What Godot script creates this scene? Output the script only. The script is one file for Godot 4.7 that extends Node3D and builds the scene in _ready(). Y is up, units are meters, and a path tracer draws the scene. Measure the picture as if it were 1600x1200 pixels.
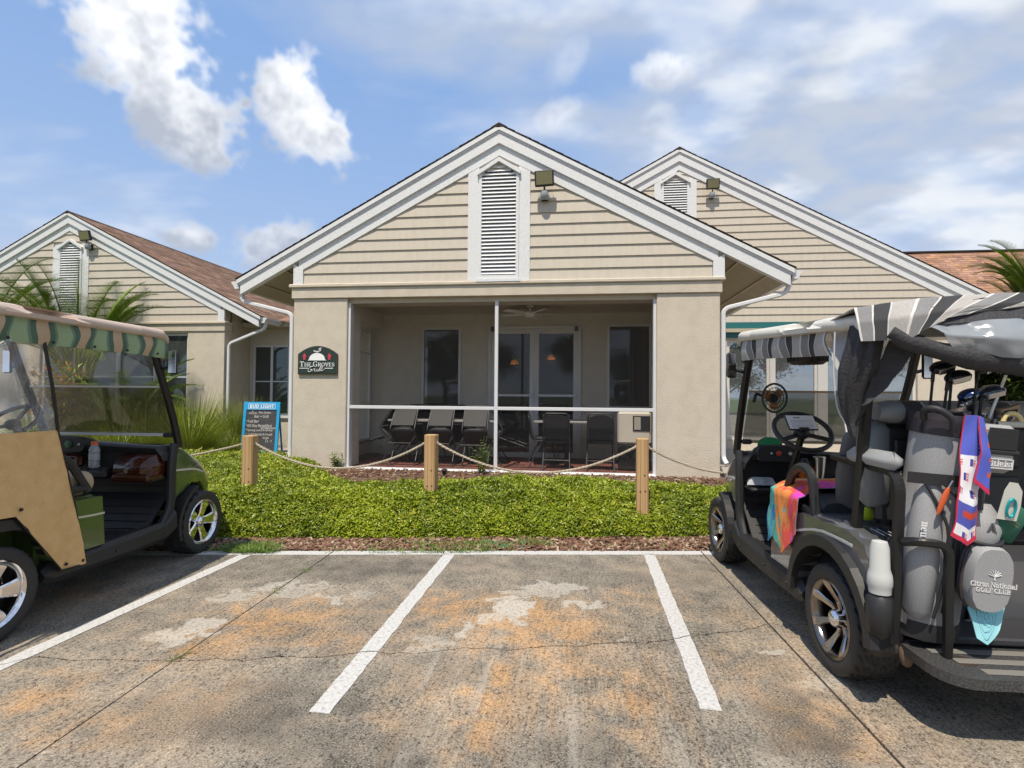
extends Node3D

# ------------------------------------------------------------------ mesh builder
class MB:
	var s := SurfaceTool.new()
	var g := 0
	var x := Transform3D.IDENTITY
	var c := Color.WHITE
	func _init() -> void:
		s.begin(Mesh.PRIMITIVE_TRIANGLES)
		s.set_smooth_group(-1)
	func flat() -> void:
		s.set_smooth_group(-1)
	func smooth() -> void:
		g += 1
		s.set_smooth_group(g)
	func v(p: Vector3, uv: Vector2) -> void:
		s.set_color(c)
		s.set_uv(uv)
		s.add_vertex(x * p)
	# corners run counter-clockwise seen from outside
	func tri(a: Vector3, b: Vector3, d: Vector3, ua := Vector2.ZERO, ub := Vector2.ZERO, ud := Vector2.ZERO) -> void:
		v(a, ua); v(d, ud); v(b, ub)
	func quad(a: Vector3, b: Vector3, d: Vector3, e: Vector3, u0 := Vector2(0, 1), u1 := Vector2(1, 1), u2 := Vector2(1, 0), u3 := Vector2(0, 0)) -> void:
		tri(a, b, d, u0, u1, u2)
		tri(a, d, e, u0, u2, u3)
	func box(lo: Vector3, hi: Vector3) -> void:
		flat()
		var p := [Vector3(lo.x, lo.y, hi.z), Vector3(hi.x, lo.y, hi.z), Vector3(hi.x, hi.y, hi.z), Vector3(lo.x, hi.y, hi.z), Vector3(lo.x, lo.y, lo.z), Vector3(hi.x, lo.y, lo.z), Vector3(hi.x, hi.y, lo.z), Vector3(lo.x, hi.y, lo.z)]
		for f in [[0, 1, 2, 3], [1, 5, 6, 2], [5, 4, 7, 6], [4, 0, 3, 7], [3, 2, 6, 7], [4, 5, 1, 0]]:
			quad(p[f[0]], p[f[1]], p[f[2]], p[f[3]])
	func cbox(at: Vector3, size: Vector3) -> void:
		box(at - size / 2, at + size / 2)
	# box with chamfered edges
	func bbox(lo: Vector3, hi: Vector3, r: float, round_off := false) -> void:
		r = min(r, 0.49 * min(hi.x - lo.x, min(hi.y - lo.y, hi.z - lo.z)))
		var rings := []
		for k in [[lo.y, r], [lo.y + r, 0.0], [hi.y - r, 0.0], [hi.y, r]]:
			var a: float = k[1]
			var q := r
			var ring := PackedVector3Array()
			var l := Vector2(lo.x + a, lo.z + a)
			var h := Vector2(hi.x - a, hi.z - a)
			if a > 0.0: q = r * 0.45
			for e in [Vector2(l.x + q, h.y), Vector2(h.x - q, h.y), Vector2(h.x, h.y - q), Vector2(h.x, l.y + q), Vector2(h.x - q, l.y), Vector2(l.x + q, l.y), Vector2(l.x, l.y + q), Vector2(l.x, h.y - q)]:
				ring.append(Vector3(e.x, k[0], e.y))
			rings.append(ring)
		loft(rings, true, true, round_off)
	# rings run counter-clockwise seen from the end of the stack (last ring on top)
	func loft(rings: Array, cap0 := true, cap1 := true, soft := true, closed := true) -> void:
		if soft: smooth()
		else: flat()
		var n: int = rings[0].size()
		var m := n if closed else n - 1
		for i in rings.size() - 1:
			var a: PackedVector3Array = rings[i]
			var b: PackedVector3Array = rings[i + 1]
			for j in m:
				var k := (j + 1) % n
				var u0 := float(j) / m
				var u1 := float(j + 1) / m
				var w0 := float(i) / (rings.size() - 1)
				var w1 := float(i + 1) / (rings.size() - 1)
				quad(a[j], a[k], b[k], b[j], Vector2(u0, w0), Vector2(u1, w0), Vector2(u1, w1), Vector2(u0, w1))
		flat()
		if cap0: fan(rings[0], true)
		if cap1: fan(rings[-1], false)
	func fan(r: PackedVector3Array, rev: bool) -> void:
		var mid := Vector3.ZERO
		for p in r: mid += p
		mid /= r.size()
		for j in r.size():
			var k := (j + 1) % r.size()
			if rev: tri(mid, r[k], r[j])
			else: tri(mid, r[j], r[k])
	# radii: one number or one per point
	func tube(pts: Array, radii, sides := 8, caps := true, flatten := 1.0, up := Vector3.UP) -> void:
		var rings := []
		var t0: Vector3 = (pts[1] - pts[0]).normalized()
		var nrm := up - t0 * up.dot(t0)
		if nrm.length() < 0.05:
			nrm = Vector3.RIGHT - t0 * t0.x
			if nrm.length() < 0.05: nrm = Vector3.BACK
		nrm = nrm.normalized()
		for i in pts.size():
			var t: Vector3
			if i == 0: t = t0
			elif i == pts.size() - 1: t = (pts[i] - pts[i - 1]).normalized()
			else: t = ((pts[i] - pts[i - 1]).normalized() + (pts[i + 1] - pts[i]).normalized()).normalized()
			nrm = (nrm - t * nrm.dot(t)).normalized()
			var bin := t.cross(nrm)
			var r: float = radii if radii is float else radii[i]
			var ring := PackedVector3Array()
			for k in sides:
				var a := TAU * k / sides
				ring.append(pts[i] + (nrm * cos(a) * flatten + bin * sin(a)) * r)
			rings.append(ring)
		loft(rings, caps, caps, sides > 5)
	# rectangular bar along a path: w across, h along the up vector
	func bar(pts: Array, w: float, h: float, up := Vector3.UP, r := 0.0) -> void:
		var rings := []
		for i in pts.size():
			var t: Vector3
			if i == 0: t = (pts[1] - pts[0]).normalized()
			elif i == pts.size() - 1: t = (pts[i] - pts[i - 1]).normalized()
			else: t = ((pts[i] - pts[i - 1]).normalized() + (pts[i + 1] - pts[i]).normalized()).normalized()
			var sd := t.cross(up).normalized()
			var u := sd.cross(t).normalized()
			var ring := PackedVector3Array()
			var hw := w / 2
			var hh := h / 2
			if r <= 0.0:
				for e in [Vector2(-hw, -hh), Vector2(hw, -hh), Vector2(hw, hh), Vector2(-hw, hh)]:
					ring.append(pts[i] + sd * e.x + u * e.y)
			else:
				for e in [Vector2(-hw + r, -hh), Vector2(hw - r, -hh), Vector2(hw, -hh + r), Vector2(hw, hh - r), Vector2(hw - r, hh), Vector2(-hw + r, hh), Vector2(-hw, hh - r), Vector2(-hw, -hh + r)]:
					ring.append(pts[i] + sd * e.x + u * e.y)
			rings.append(ring)
		rings.reverse()
		loft(rings, true, true, false)
	# profile of (radius, height) from bottom to top round the y axis
	func lathe(prof: Array, segs := 24, cap0 := false, cap1 := false) -> void:
		smooth()
		for i in prof.size() - 1:
			var a: Vector2 = prof[i]
			var b: Vector2 = prof[i + 1]
			if i > 0:
				var d0: Vector2 = (a - prof[i - 1]).normalized()
				if d0.dot((b - a).normalized()) < 0.72: smooth()
			for k in segs:
				var t0 := TAU * k / segs
				var t1 := TAU * (k + 1) / segs
				var p0 := Vector3(cos(t0), 0, -sin(t0))
				var p1 := Vector3(cos(t1), 0, -sin(t1))
				var u0 := float(k) / segs
				var u1 := float(k + 1) / segs
				if a.x > 1e-5: tri(p0 * a.x + Vector3.UP * a.y, p1 * a.x + Vector3.UP * a.y, p1 * b.x + Vector3.UP * b.y, Vector2(u0, 0), Vector2(u1, 0), Vector2(u1, 1))
				if b.x > 1e-5: tri(p0 * a.x + Vector3.UP * a.y, p1 * b.x + Vector3.UP * b.y, p0 * b.x + Vector3.UP * b.y, Vector2(u0, 0), Vector2(u1, 1), Vector2(u0, 1))
		flat()
	# outline in the xy plane, counter-clockwise seen from +z, extruded from z0 to z1
	func prism(poly: PackedVector2Array, z0: float, z1: float, soft := false) -> void:
		if Geometry2D.is_polygon_clockwise(poly): poly.reverse()
		# is_polygon_clockwise is written for y down; settle by signed area
		var area := 0.0
		for i in poly.size():
			area += poly[i].cross(poly[(i + 1) % poly.size()])
		if area < 0: poly.reverse()
		flat()
		var ix := Geometry2D.triangulate_polygon(poly)
		for i in range(0, ix.size(), 3):
			var a := poly[ix[i]]
			var b := poly[ix[i + 1]]
			var d := poly[ix[i + 2]]
			if (b - a).cross(d - a) < 0:
				var t := b
				b = d
				d = t
			tri(Vector3(a.x, a.y, z1), Vector3(b.x, b.y, z1), Vector3(d.x, d.y, z1), a, b, d)
			tri(Vector3(a.x, a.y, z0), Vector3(d.x, d.y, z0), Vector3(b.x, b.y, z0), a, d, b)
		if soft: smooth()
		for i in poly.size():
			var a := poly[i]
			var b := poly[(i + 1) % poly.size()]
			quad(Vector3(a.x, a.y, z0), Vector3(b.x, b.y, z0), Vector3(b.x, b.y, z1), Vector3(a.x, a.y, z1), a, b, b, a)
		flat()
	# grid of points [row][column]; sheet with thickness, normals by smooth group
	func sheet(rows: Array, th: float) -> void:
		var nr := rows.size()
		var nc: int = rows[0].size()
		var nn := []
		for i in nr:
			var l := PackedVector3Array()
			for j in nc:
				var du: Vector3 = rows[i][min(j + 1, nc - 1)] - rows[i][max(j - 1, 0)]
				var dv: Vector3 = rows[min(i + 1, nr - 1)][j] - rows[max(i - 1, 0)][j]
				l.append(du.cross(dv).normalized())
			nn.append(l)
		for side in [1.0, -1.0]:
			smooth()
			for i in nr - 1:
				for j in nc - 1:
					var p := []
					var uvs := []
					for e in [[i, j], [i, j + 1], [i + 1, j + 1], [i + 1, j]]:
						p.append(rows[e[0]][e[1]] + nn[e[0]][e[1]] * th * 0.5 * side)
						uvs.append(Vector2(float(e[1]) / (nc - 1), float(e[0]) / (nr - 1)))
					if side > 0: quad(p[0], p[1], p[2], p[3], uvs[0], uvs[1], uvs[2], uvs[3])
					else: quad(p[3], p[2], p[1], p[0], uvs[3], uvs[2], uvs[1], uvs[0])
		flat()
		var loop := []
		for j in nc: loop.append([0, j])
		for i in range(1, nr): loop.append([i, nc - 1])
		for j in range(nc - 2, -1, -1): loop.append([nr - 1, j])
		for i in range(nr - 2, 0, -1): loop.append([i, 0])
		for k in loop.size():
			var e: Array = loop[k]
			var h: Array = loop[(k + 1) % loop.size()]
			var a: Vector3 = nn[e[0]][e[1]] * th * 0.5
			var b: Vector3 = nn[h[0]][h[1]] * th * 0.5
			var ue := Vector2(float(e[1]) / (nc - 1), float(e[0]) / (nr - 1))
			var uh := Vector2(float(h[1]) / (nc - 1), float(h[0]) / (nr - 1))
			quad(rows[e[0]][e[1]] - a, rows[h[0]][h[1]] - b, rows[h[0]][h[1]] + b, rows[e[0]][e[1]] + a, ue, uh, uh, ue)
	func ball(at: Vector3, r: Vector3, seg := 12) -> void:
		var rings := []
		for i in seg / 2 + 1:
			var a := -PI / 2 + PI * i / (seg / 2)
			var ring := PackedVector3Array()
			for k in seg:
				var t := TAU * k / seg
				ring.append(at + Vector3(cos(t) * cos(a), sin(a), -sin(t) * cos(a)) * r)
			rings.append(ring)
		loft(rings, false, false, true)
	func done() -> ArrayMesh:
		s.generate_normals()
		s.index()
		return s.commit()

# ------------------------------------------------------------------ nodes
var M := {}
var taken := {}
var rng := RandomNumberGenerator.new()

func numbered(called: String) -> String:
	var n: int = taken.get(called, 0)
	taken[called] = n + 1
	return called if n == 0 else "%s_%03d" % [called, n]

func part(b: MB, called: String, m: Material, parent: Node, label := "") -> MeshInstance3D:
	return inst(b.done(), called, m, parent, label)

func inst(mesh: Mesh, called: String, m: Material, parent: Node, label := "") -> MeshInstance3D:
	var o := MeshInstance3D.new()
	o.mesh = mesh
	o.material_override = m
	o.name = numbered(called) if parent == self else called
	o.cast_shadow = GeometryInstance3D.SHADOW_CASTING_SETTING_ON
	parent.add_child(o, true)
	if label: o.set_meta("label", label)
	return o

func tag(o: Node, label: String, category: String, group := "") -> Node:
	o.set_meta("label", label)
	o.set_meta("category", category)
	if group: o.set_meta("group", group)
	return o

func structure(o: Node) -> Node:
	o.set_meta("kind", "structure")
	return o

func thing(called: String, label: String, category: String, at := Vector3.ZERO, turn := 0.0, group := "") -> Node3D:
	var o := Node3D.new()
	o.name = numbered(called)
	add_child(o)
	o.position = at
	o.rotation_degrees.y = turn
	tag(o, label, category, group)
	return o

func copy(o: Node3D, label: String, at: Vector3, turn := 0.0) -> Node3D:
	var c := o.duplicate() as Node3D
	c.name = numbered(str(o.name).get_slice("_00", 0))
	add_child(c)
	c.position = at
	c.rotation_degrees.y = turn
	c.set_meta("label", label)
	return c

func xf(at: Vector3, rot := Vector3.ZERO, scl := Vector3.ONE) -> Transform3D:
	return Transform3D(Basis.from_euler(rot * PI / 180.0).scaled_local(scl), at)

# a frame whose y axis runs along d
func along(at: Vector3, d: Vector3) -> Transform3D:
	var y := d.normalized()
	var q := Vector3.BACK if abs(y.z) < 0.9 else Vector3.RIGHT
	var xx := y.cross(q).normalized()
	return Transform3D(Basis(xx, y, xx.cross(y)), at)

func curve(pts: Array, n: int) -> Array:
	var out := []
	var c := Curve3D.new()
	for i in pts.size():
		var a: Vector3 = pts[max(i - 1, 0)]
		var b: Vector3 = pts[min(i + 1, pts.size() - 1)]
		var t := (b - a) / 6.0
		c.add_point(pts[i], -t, t)
	var l := c.get_baked_length()
	for i in n + 1: out.append(c.sample_baked(l * i / n, true))
	return out

# polyline with rounded corners
func rounded(pts: Array, r: float, n := 5) -> Array:
	var out := [pts[0]]
	for i in range(1, pts.size() - 1):
		var a: Vector3 = (pts[i - 1] - pts[i])
		var b: Vector3 = (pts[i + 1] - pts[i])
		var q: float = min(r, min(a.length(), b.length()) * 0.48)
		var p0: Vector3 = pts[i] + a.normalized() * q
		var p1: Vector3 = pts[i] + b.normalized() * q
		for k in n + 1:
			var t := float(k) / n
			out.append(p0.lerp(pts[i], t).lerp(pts[i].lerp(p1, t), t))
	out.append(pts[-1])
	return out

# ------------------------------------------------------------------ materials
func lin(r: float, g: float, b: float) -> Color:
	return Color(r, g, b).linear_to_srgb()

func noise(seed_: int, freq: float, oct := 4, kind := FastNoiseLite.TYPE_SIMPLEX_SMOOTH) -> FastNoiseLite:
	var n := FastNoiseLite.new()
	n.seed = seed_
	n.frequency = freq
	n.noise_type = kind
	n.fractal_octaves = oct
	n.fractal_type = FastNoiseLite.FRACTAL_FBM if oct > 1 else FastNoiseLite.FRACTAL_NONE
	return n

# tileable colour texture: ramp of linear colours over seamless noise
func ramp_tex(n: FastNoiseLite, size: int, cols: Array, stretch := Vector2.ONE) -> ImageTexture:
	var im := n.get_seamless_image(int(size * stretch.x), int(size * stretch.y), false, false, 0.2, true)
	im.convert(Image.FORMAT_L8)
	var src := im.get_data()
	var lut := []
	for i in 256:
		var f := i / 255.0 * (cols.size() - 1)
		var k: int = min(int(f), cols.size() - 2)
		var c: Color = (cols[k] as Color).lerp(cols[k + 1], f - k).linear_to_srgb()
		lut.append([int(c.r * 255), int(c.g * 255), int(c.b * 255)])
	var dat := PackedByteArray()
	dat.resize(src.size() * 3)
	for i in src.size():
		var l: Array = lut[src[i]]
		dat[i * 3] = l[0]
		dat[i * 3 + 1] = l[1]
		dat[i * 3 + 2] = l[2]
	var out := Image.create_from_data(im.get_width(), im.get_height(), false, Image.FORMAT_RGB8, dat)
	return ImageTexture.create_from_image(out)

func height_tex(n: FastNoiseLite, size: int) -> ImageTexture:
	var im := n.get_seamless_image(size, size, false, false, 0.2, true)
	im.convert(Image.FORMAT_L8)
	return ImageTexture.create_from_image(im)

func normal_tex(n: FastNoiseLite, size: int, strength: float) -> ImageTexture:
	var im := n.get_seamless_image(size, size, false, false, 0.2, true)
	im.convert(Image.FORMAT_L8)
	im.bump_map_to_normal_map(strength)
	return ImageTexture.create_from_image(im)

func mat(c: Color, rough := 0.6, metal := 0.0, spec := 0.5) -> StandardMaterial3D:
	var m := StandardMaterial3D.new()
	m.albedo_color = c
	m.roughness = rough
	m.metallic = metal
	m.metallic_specular = spec
	return m

func tri_mat(tex: Texture2D, scale: float, rough := 0.7, nrm: Texture2D = null, ns := 1.0, world := true) -> StandardMaterial3D:
	var m := StandardMaterial3D.new()
	m.albedo_texture = tex
	m.roughness = rough
	m.uv1_triplanar = true
	m.uv1_world_triplanar = world
	m.uv1_scale = Vector3.ONE * scale
	if nrm:
		m.normal_enabled = true
		m.normal_texture = nrm
		m.normal_scale = ns
	return m

func uv_mat(tex: Texture2D, rough := 0.7, scale := Vector3.ONE) -> StandardMaterial3D:
	var m := StandardMaterial3D.new()
	m.albedo_texture = tex
	m.roughness = rough
	m.uv1_scale = scale
	return m

func glass_mat(c: Color, alpha: float, metal := 0.0, rough := 0.02) -> StandardMaterial3D:
	var m := mat(Color(c.r, c.g, c.b, alpha), rough, metal)
	m.transparency = BaseMaterial3D.TRANSPARENCY_ALPHA
	return m

func vc_mat(rough := 0.7, back := Color.BLACK) -> StandardMaterial3D:
	var m := mat(Color.WHITE, rough)
	m.vertex_color_use_as_albedo = true
	if back != Color.BLACK:
		m.backlight_enabled = true
		m.backlight = back
	return m

# ------------------------------------------------------------------ light, camera, sky
const EXPOSURE := 1.55
func _ready() -> void:
	rng.seed = 7
	var cam := Camera3D.new()
	cam.name = "camera"
	cam.fov = 71.08
	cam.near = 0.05
	cam.far = 900.0
	cam.position = Vector3(1.288, 1.32, 8.246)
	cam.basis = Basis(Vector3.UP, 0.1247) * Basis(Vector3.RIGHT, 0.0219) * Basis(Vector3.BACK, 0.0081)
	add_child(cam)
	cam.current = true
	var env := Environment.new()
	env.background_mode = Environment.BG_SKY
	env.tonemap_mode = Environment.TONE_MAPPER_LINEAR
	env.tonemap_exposure = EXPOSURE
	env.sdfgi_enabled = true
	env.ssao_enabled = true
	env.ssil_enabled = true
	var sky := Sky.new()
	var pm := PanoramaSkyMaterial.new()
	pm.panorama = sky_picture()
	pm.energy_multiplier = 1.0
	sky.sky_material = pm
	env.sky = sky
	var we := WorldEnvironment.new()
	we.name = "world_environment"
	we.environment = env
	add_child(we)
	var sun := DirectionalLight3D.new()
	sun.name = "sun"
	sun.light_energy = 1.1
	sun.light_color = Color(1.0, 0.955, 0.88)
	sun.light_angular_distance = 0.6
	sun.shadow_enabled = true
	add_child(sun)
	sun.look_at_from_position(Vector3.ZERO, -Vector3(-0.085, 0.89, 0.435), Vector3.BACK)
	make_materials()
	make_ground()
	make_buildings()
	make_plants()
	make_porch_things()
	make_posts()
	make_left_cart()
	make_right_cart()
	make_surroundings()

# direction of a cloud given as bearing (degrees right of straight north, -z) and height
func heading(az: float, el: float) -> Vector3:
	var a := deg_to_rad(az)
	var e := deg_to_rad(el)
	return Vector3(sin(a) * cos(e), sin(e), -cos(a) * cos(e))

func sky_picture() -> ImageTexture:
	var w := 2560
	var h := 1280
	var warp := noise(11, 2.2, 4)
	var fine := noise(12, 5.5, 5)
	var veil := noise(13, 0.55, 5)
	var streak := noise(14, 1.6, 5)
	# cumulus: bearing, height, half width, half height (degrees), tilt, body, greyness
	var heaps := [
		[-43.5, 31.0, 5.2, 5.0, 0.0, 1.0, 0.02], [-42.0, 27.3, 5.6, 5.0, -0.3, 1.0, 0.12], [-39.6, 23.8, 4.4, 4.2, -0.45, 1.0, 0.5],
		[-29.8, 27.0, 2.7, 3.2, 0.1, 1.0, 0.04], [-27.9, 24.6, 3.7, 3.2, -0.25, 1.0, 0.16],
		[8.7, 30.6, 3.4, 1.7, 0.0, 0.72, 0.0], [-2.6, 27.6, 3.6, 1.5, 0.35, 0.42, 0.1], [-1.2, 31.9, 2.0, 2.0, 0.4, 0.32, 0.1], [8.1, 27.1, 1.7, 1.3, 0.0, 0.34, 0.1],
		[-38.2, 14.1, 2.6, 1.5, 0.0, 0.9, 0.75], [-31.4, 14.0, 4.4, 2.6, 0.2, 0.85, 0.7]]
	var r2 := RandomNumberGenerator.new()
	r2.seed = 91
	for k in 30:
		var az := 70.0 + 230.0 * (k + r2.randf() * 0.8) / 30.0
		heaps.append([az, r2.randf_range(9, 48), r2.randf_range(3, 9), r2.randf_range(2, 6), r2.randf_range(-0.4, 0.4), r2.randf_range(0.5, 1.0), r2.randf_range(0.1, 0.6)])
	var dat := PackedByteArray()
	dat.resize(w * h * 3)
	var hd := []
	for q in heaps:
		hd.append(heading(q[0], q[1]))
	for j in h:
		var el := PI / 2 - PI * (j + 0.5) / h
		if j > h / 2 + 3:
			for i in w:
				var o := (j * w + i) * 3
				dat[o] = 140; dat[o + 1] = 144; dat[o + 2] = 142
			continue
		var sy := sin(max(el, 0.0))
		var cy := cos(el)
		var eld := rad_to_deg(el)
		# heaps whose band this row crosses
		var near := []
		for k in heaps.size():
			if abs(heaps[k][1] - eld) < max(heaps[k][2], heaps[k][3]) * 2.2: near.append(k)
		var hz: float = pow(1.0 - sy, 3.0)
		var br := lerpf(0.18, 0.52, hz)
		var bg := lerpf(0.325, 0.62, hz)
		var bb := lerpf(0.62, 0.76, hz)
		for i in w:
			# column 0 looks along -z, bearings grow to the east
			var az := (float(i) + 0.5) / w * TAU
			var d := Vector3(sin(az) * cy, sy, -cos(az) * cy)
			var pl := Vector2(d.x, d.z) / (sy + 0.22)
			var r := br
			var g := bg
			var b := bb
			# thin high sheet, heavier to the east
			var east := smoothstep(-0.15, 0.75, d.x * 1.25 + 0.1 * sy)
			var v := veil.get_noise_2d(pl.x * 1.0 + pl.y * 0.35, pl.y * 1.7) * 0.9 + streak.get_noise_2d(pl.x * 1.1 + pl.y * 0.6, pl.y * 2.3) * 0.5
			var cov := clampf(0.17 + east * 0.55 + v * 0.95, 0.0, 0.95)
			cov *= 0.55 + 0.45 * smoothstep(-0.5, 0.4, streak.get_noise_2d(pl.x * 2.4 - 3.0, pl.y * 3.4))
			var shade := smoothstep(-0.25, 0.45, streak.get_noise_2d(pl.x * 1.3 + 9.0, pl.y * 2.0 - 4.0) + veil.get_noise_2d(pl.x * 2.0, pl.y * 2.0 + 7.0))
			var sr := lerpf(0.46, 0.72, shade)
			var sg := lerpf(0.51, 0.75, shade)
			var sb := lerpf(0.60, 0.79, shade)
			r = lerpf(r, sr, cov); g = lerpf(g, sg, cov); b = lerpf(b, sb, cov)
			for k in near:
				var dk: Vector3 = hd[k]
				if d.dot(dk) < 0.955: continue
				var q: Array = heaps[k]
				var du := rad_to_deg(atan2(d.x, -d.z) - atan2(dk.x, -dk.z))
				if du > 180: du -= 360
				if du < -180: du += 360
				var ux: float = du * cos(el) / q[2]
				var uy: float = (eld - q[1] - q[4] * du) / q[3]
				var n1 := warp.get_noise_3dv(d * 3.2)
				var n2 := fine.get_noise_3dv(d * 3.4)
				var n3 := fine.get_noise_3dv(d * 9.0 + Vector3(4, 1, 2))
				var dist := sqrt(ux * ux + uy * uy) + n1 * 0.62 + n2 * 0.45 + n3 * 0.22
				var a: float = smoothstep(1.15, lerpf(0.25, 0.62, q[5] * q[5]), dist) * q[5]
				if uy < -0.2: a *= lerpf(1.0, 0.75, clampf(-uy - 0.2, 0.0, 1.0))
				if a <= 0.0: continue
				var lit := clampf(0.74 + 0.30 * uy + 0.08 * ux + n2 * 0.60 + n1 * 0.45 + n3 * 0.25 - q[6] * 0.75, 0.0, 1.0)
				r = lerpf(r, lerpf(0.40, 0.90, lit), a)
				g = lerpf(g, lerpf(0.44, 0.915, lit), a)
				b = lerpf(b, lerpf(0.52, 0.94, lit), a)
			var c := Color(r * 0.80, g * 0.80, b * 0.80).linear_to_srgb()
			var o := (j * w + i) * 3
			dat[o] = int(clampf(c.r, 0, 1) * 255); dat[o + 1] = int(clampf(c.g, 0, 1) * 255); dat[o + 2] = int(clampf(c.b, 0, 1) * 255)
	return ImageTexture.create_from_image(Image.create_from_data(w, h, false, Image.FORMAT_RGB8, dat))

func make_materials() -> void:
	var grain := noise(21, 0.09, 4)
	var fine := normal_tex(noise(22, 0.22, 3), 512, 6.0)
	var soft := noise(23, 0.012, 4)
	M.stucco = tri_mat(ramp_tex(soft, 512, [Color(0.535, 0.475, 0.385), Color(0.575, 0.515, 0.42), Color(0.60, 0.54, 0.445)]), 0.6, 0.85, fine, 0.5)
	M.stucco_far = M.stucco
	M.siding = tri_mat(ramp_tex(noise(24, 0.02, 5), 512, [Color(0.465, 0.415, 0.34), Color(0.50, 0.45, 0.375), Color(0.525, 0.475, 0.40)], Vector2(1, 0.25)), 0.8, 0.65, fine, 0.2)
	M.trim = tri_mat(ramp_tex(noise(25, 0.03, 5), 512, [Color(0.60, 0.61, 0.625), Color(0.67, 0.68, 0.69), Color(0.70, 0.705, 0.71)]), 1.1, 0.55, fine, 0.15)
	M.soffit = tri_mat(ramp_tex(soft, 256, [Color(0.40, 0.345, 0.25), Color(0.46, 0.40, 0.30)]), 0.8, 0.8)
	M.alum = mat(lin(0.62, 0.63, 0.645), 0.4)
	M.frame = mat(lin(0.58, 0.57, 0.54), 0.45)
	M.dark_gap = mat(lin(0.03, 0.03, 0.03), 0.9)
	M.white_plastic = mat(lin(0.72, 0.72, 0.69), 0.4)
	M.black_plastic = tri_mat(ramp_tex(grain, 256, [Color(0.013, 0.0135, 0.015), Color(0.022, 0.0225, 0.024)]), 3.0, 0.5, fine, 0.12, false)
	M.black_metal = mat(lin(0.02, 0.02, 0.02), 0.38, 0.3)
	M.rubber = tri_mat(ramp_tex(grain, 256, [Color(0.022, 0.022, 0.022), Color(0.042, 0.041, 0.04)]), 4.0, 0.7, null, 1.0, false)
	M.chrome = mat(lin(0.78, 0.78, 0.80), 0.09, 1.0)
	M.steel = mat(lin(0.55, 0.55, 0.55), 0.25, 1.0)
	M.gunmetal = mat(lin(0.26, 0.23, 0.205), 0.24, 1.0)
	M.glass_dark = glass_mat(lin(0.03, 0.033, 0.035), 0.72, 0.12)
	M.glass_mirror = mat(lin(0.42, 0.46, 0.47), 0.015, 0.85)
	M.glass_left = mat(lin(0.10, 0.115, 0.11), 0.03, 0.55)
	M.screen_mesh = glass_mat(lin(0.05, 0.05, 0.05), 0.07, 0.0, 0.95)
	M.shingle = vc_mat(0.95)
	M.brick = vc_mat(0.9)
	M.teal = mat(lin(0.015, 0.13, 0.135), 0.5)
	M.wood_post = uv_mat(ramp_tex(noise(31, 0.03, 5), 512, [Color(0.17, 0.085, 0.03), Color(0.34, 0.205, 0.09), Color(0.45, 0.29, 0.14), Color(0.54, 0.37, 0.20)], Vector2(1.0, 0.06)), 0.8, Vector3(2.0, 1.0, 1))
	M.rope = mat(lin(0.42, 0.36, 0.28), 0.95)
	M.leaf = vc_mat(0.42, Color(0.35, 0.4, 0.1))
	M.blade = vc_mat(0.5, Color(0.35, 0.4, 0.12))
	M.bark = tri_mat(ramp_tex(noise(33, 0.04, 4), 256, [Color(0.07, 0.05, 0.035), Color(0.16, 0.125, 0.09)]), 2.0, 0.95)
	M.soil = tri_mat(ramp_tex(noise(34, 0.08, 5), 512, [Color(0.05, 0.028, 0.018), Color(0.12, 0.07, 0.045), Color(0.2, 0.13, 0.09)]), 1.3, 0.95)
	M.turf = tri_mat(ramp_tex(noise(35, 0.05, 5), 512, [Color(0.03, 0.05, 0.012), Color(0.06, 0.10, 0.02), Color(0.09, 0.13, 0.035)]), 0.35, 0.95)
	M.chip = vc_mat(0.9)
	M.walk = tri_mat(ramp_tex(noise(36, 0.03, 5), 512, [Color(0.26, 0.23, 0.195), Color(0.36, 0.325, 0.28), Color(0.42, 0.385, 0.33)]), 0.9, 0.9, fine, 0.4)
	M.paint = tri_mat(ramp_tex(noise(37, 0.05, 5), 512, [Color(0.25, 0.23, 0.20), Color(0.46, 0.455, 0.44), Color(0.53, 0.525, 0.515), Color(0.56, 0.555, 0.55)]), 1.6, 0.75, fine, 0.3)

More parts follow.
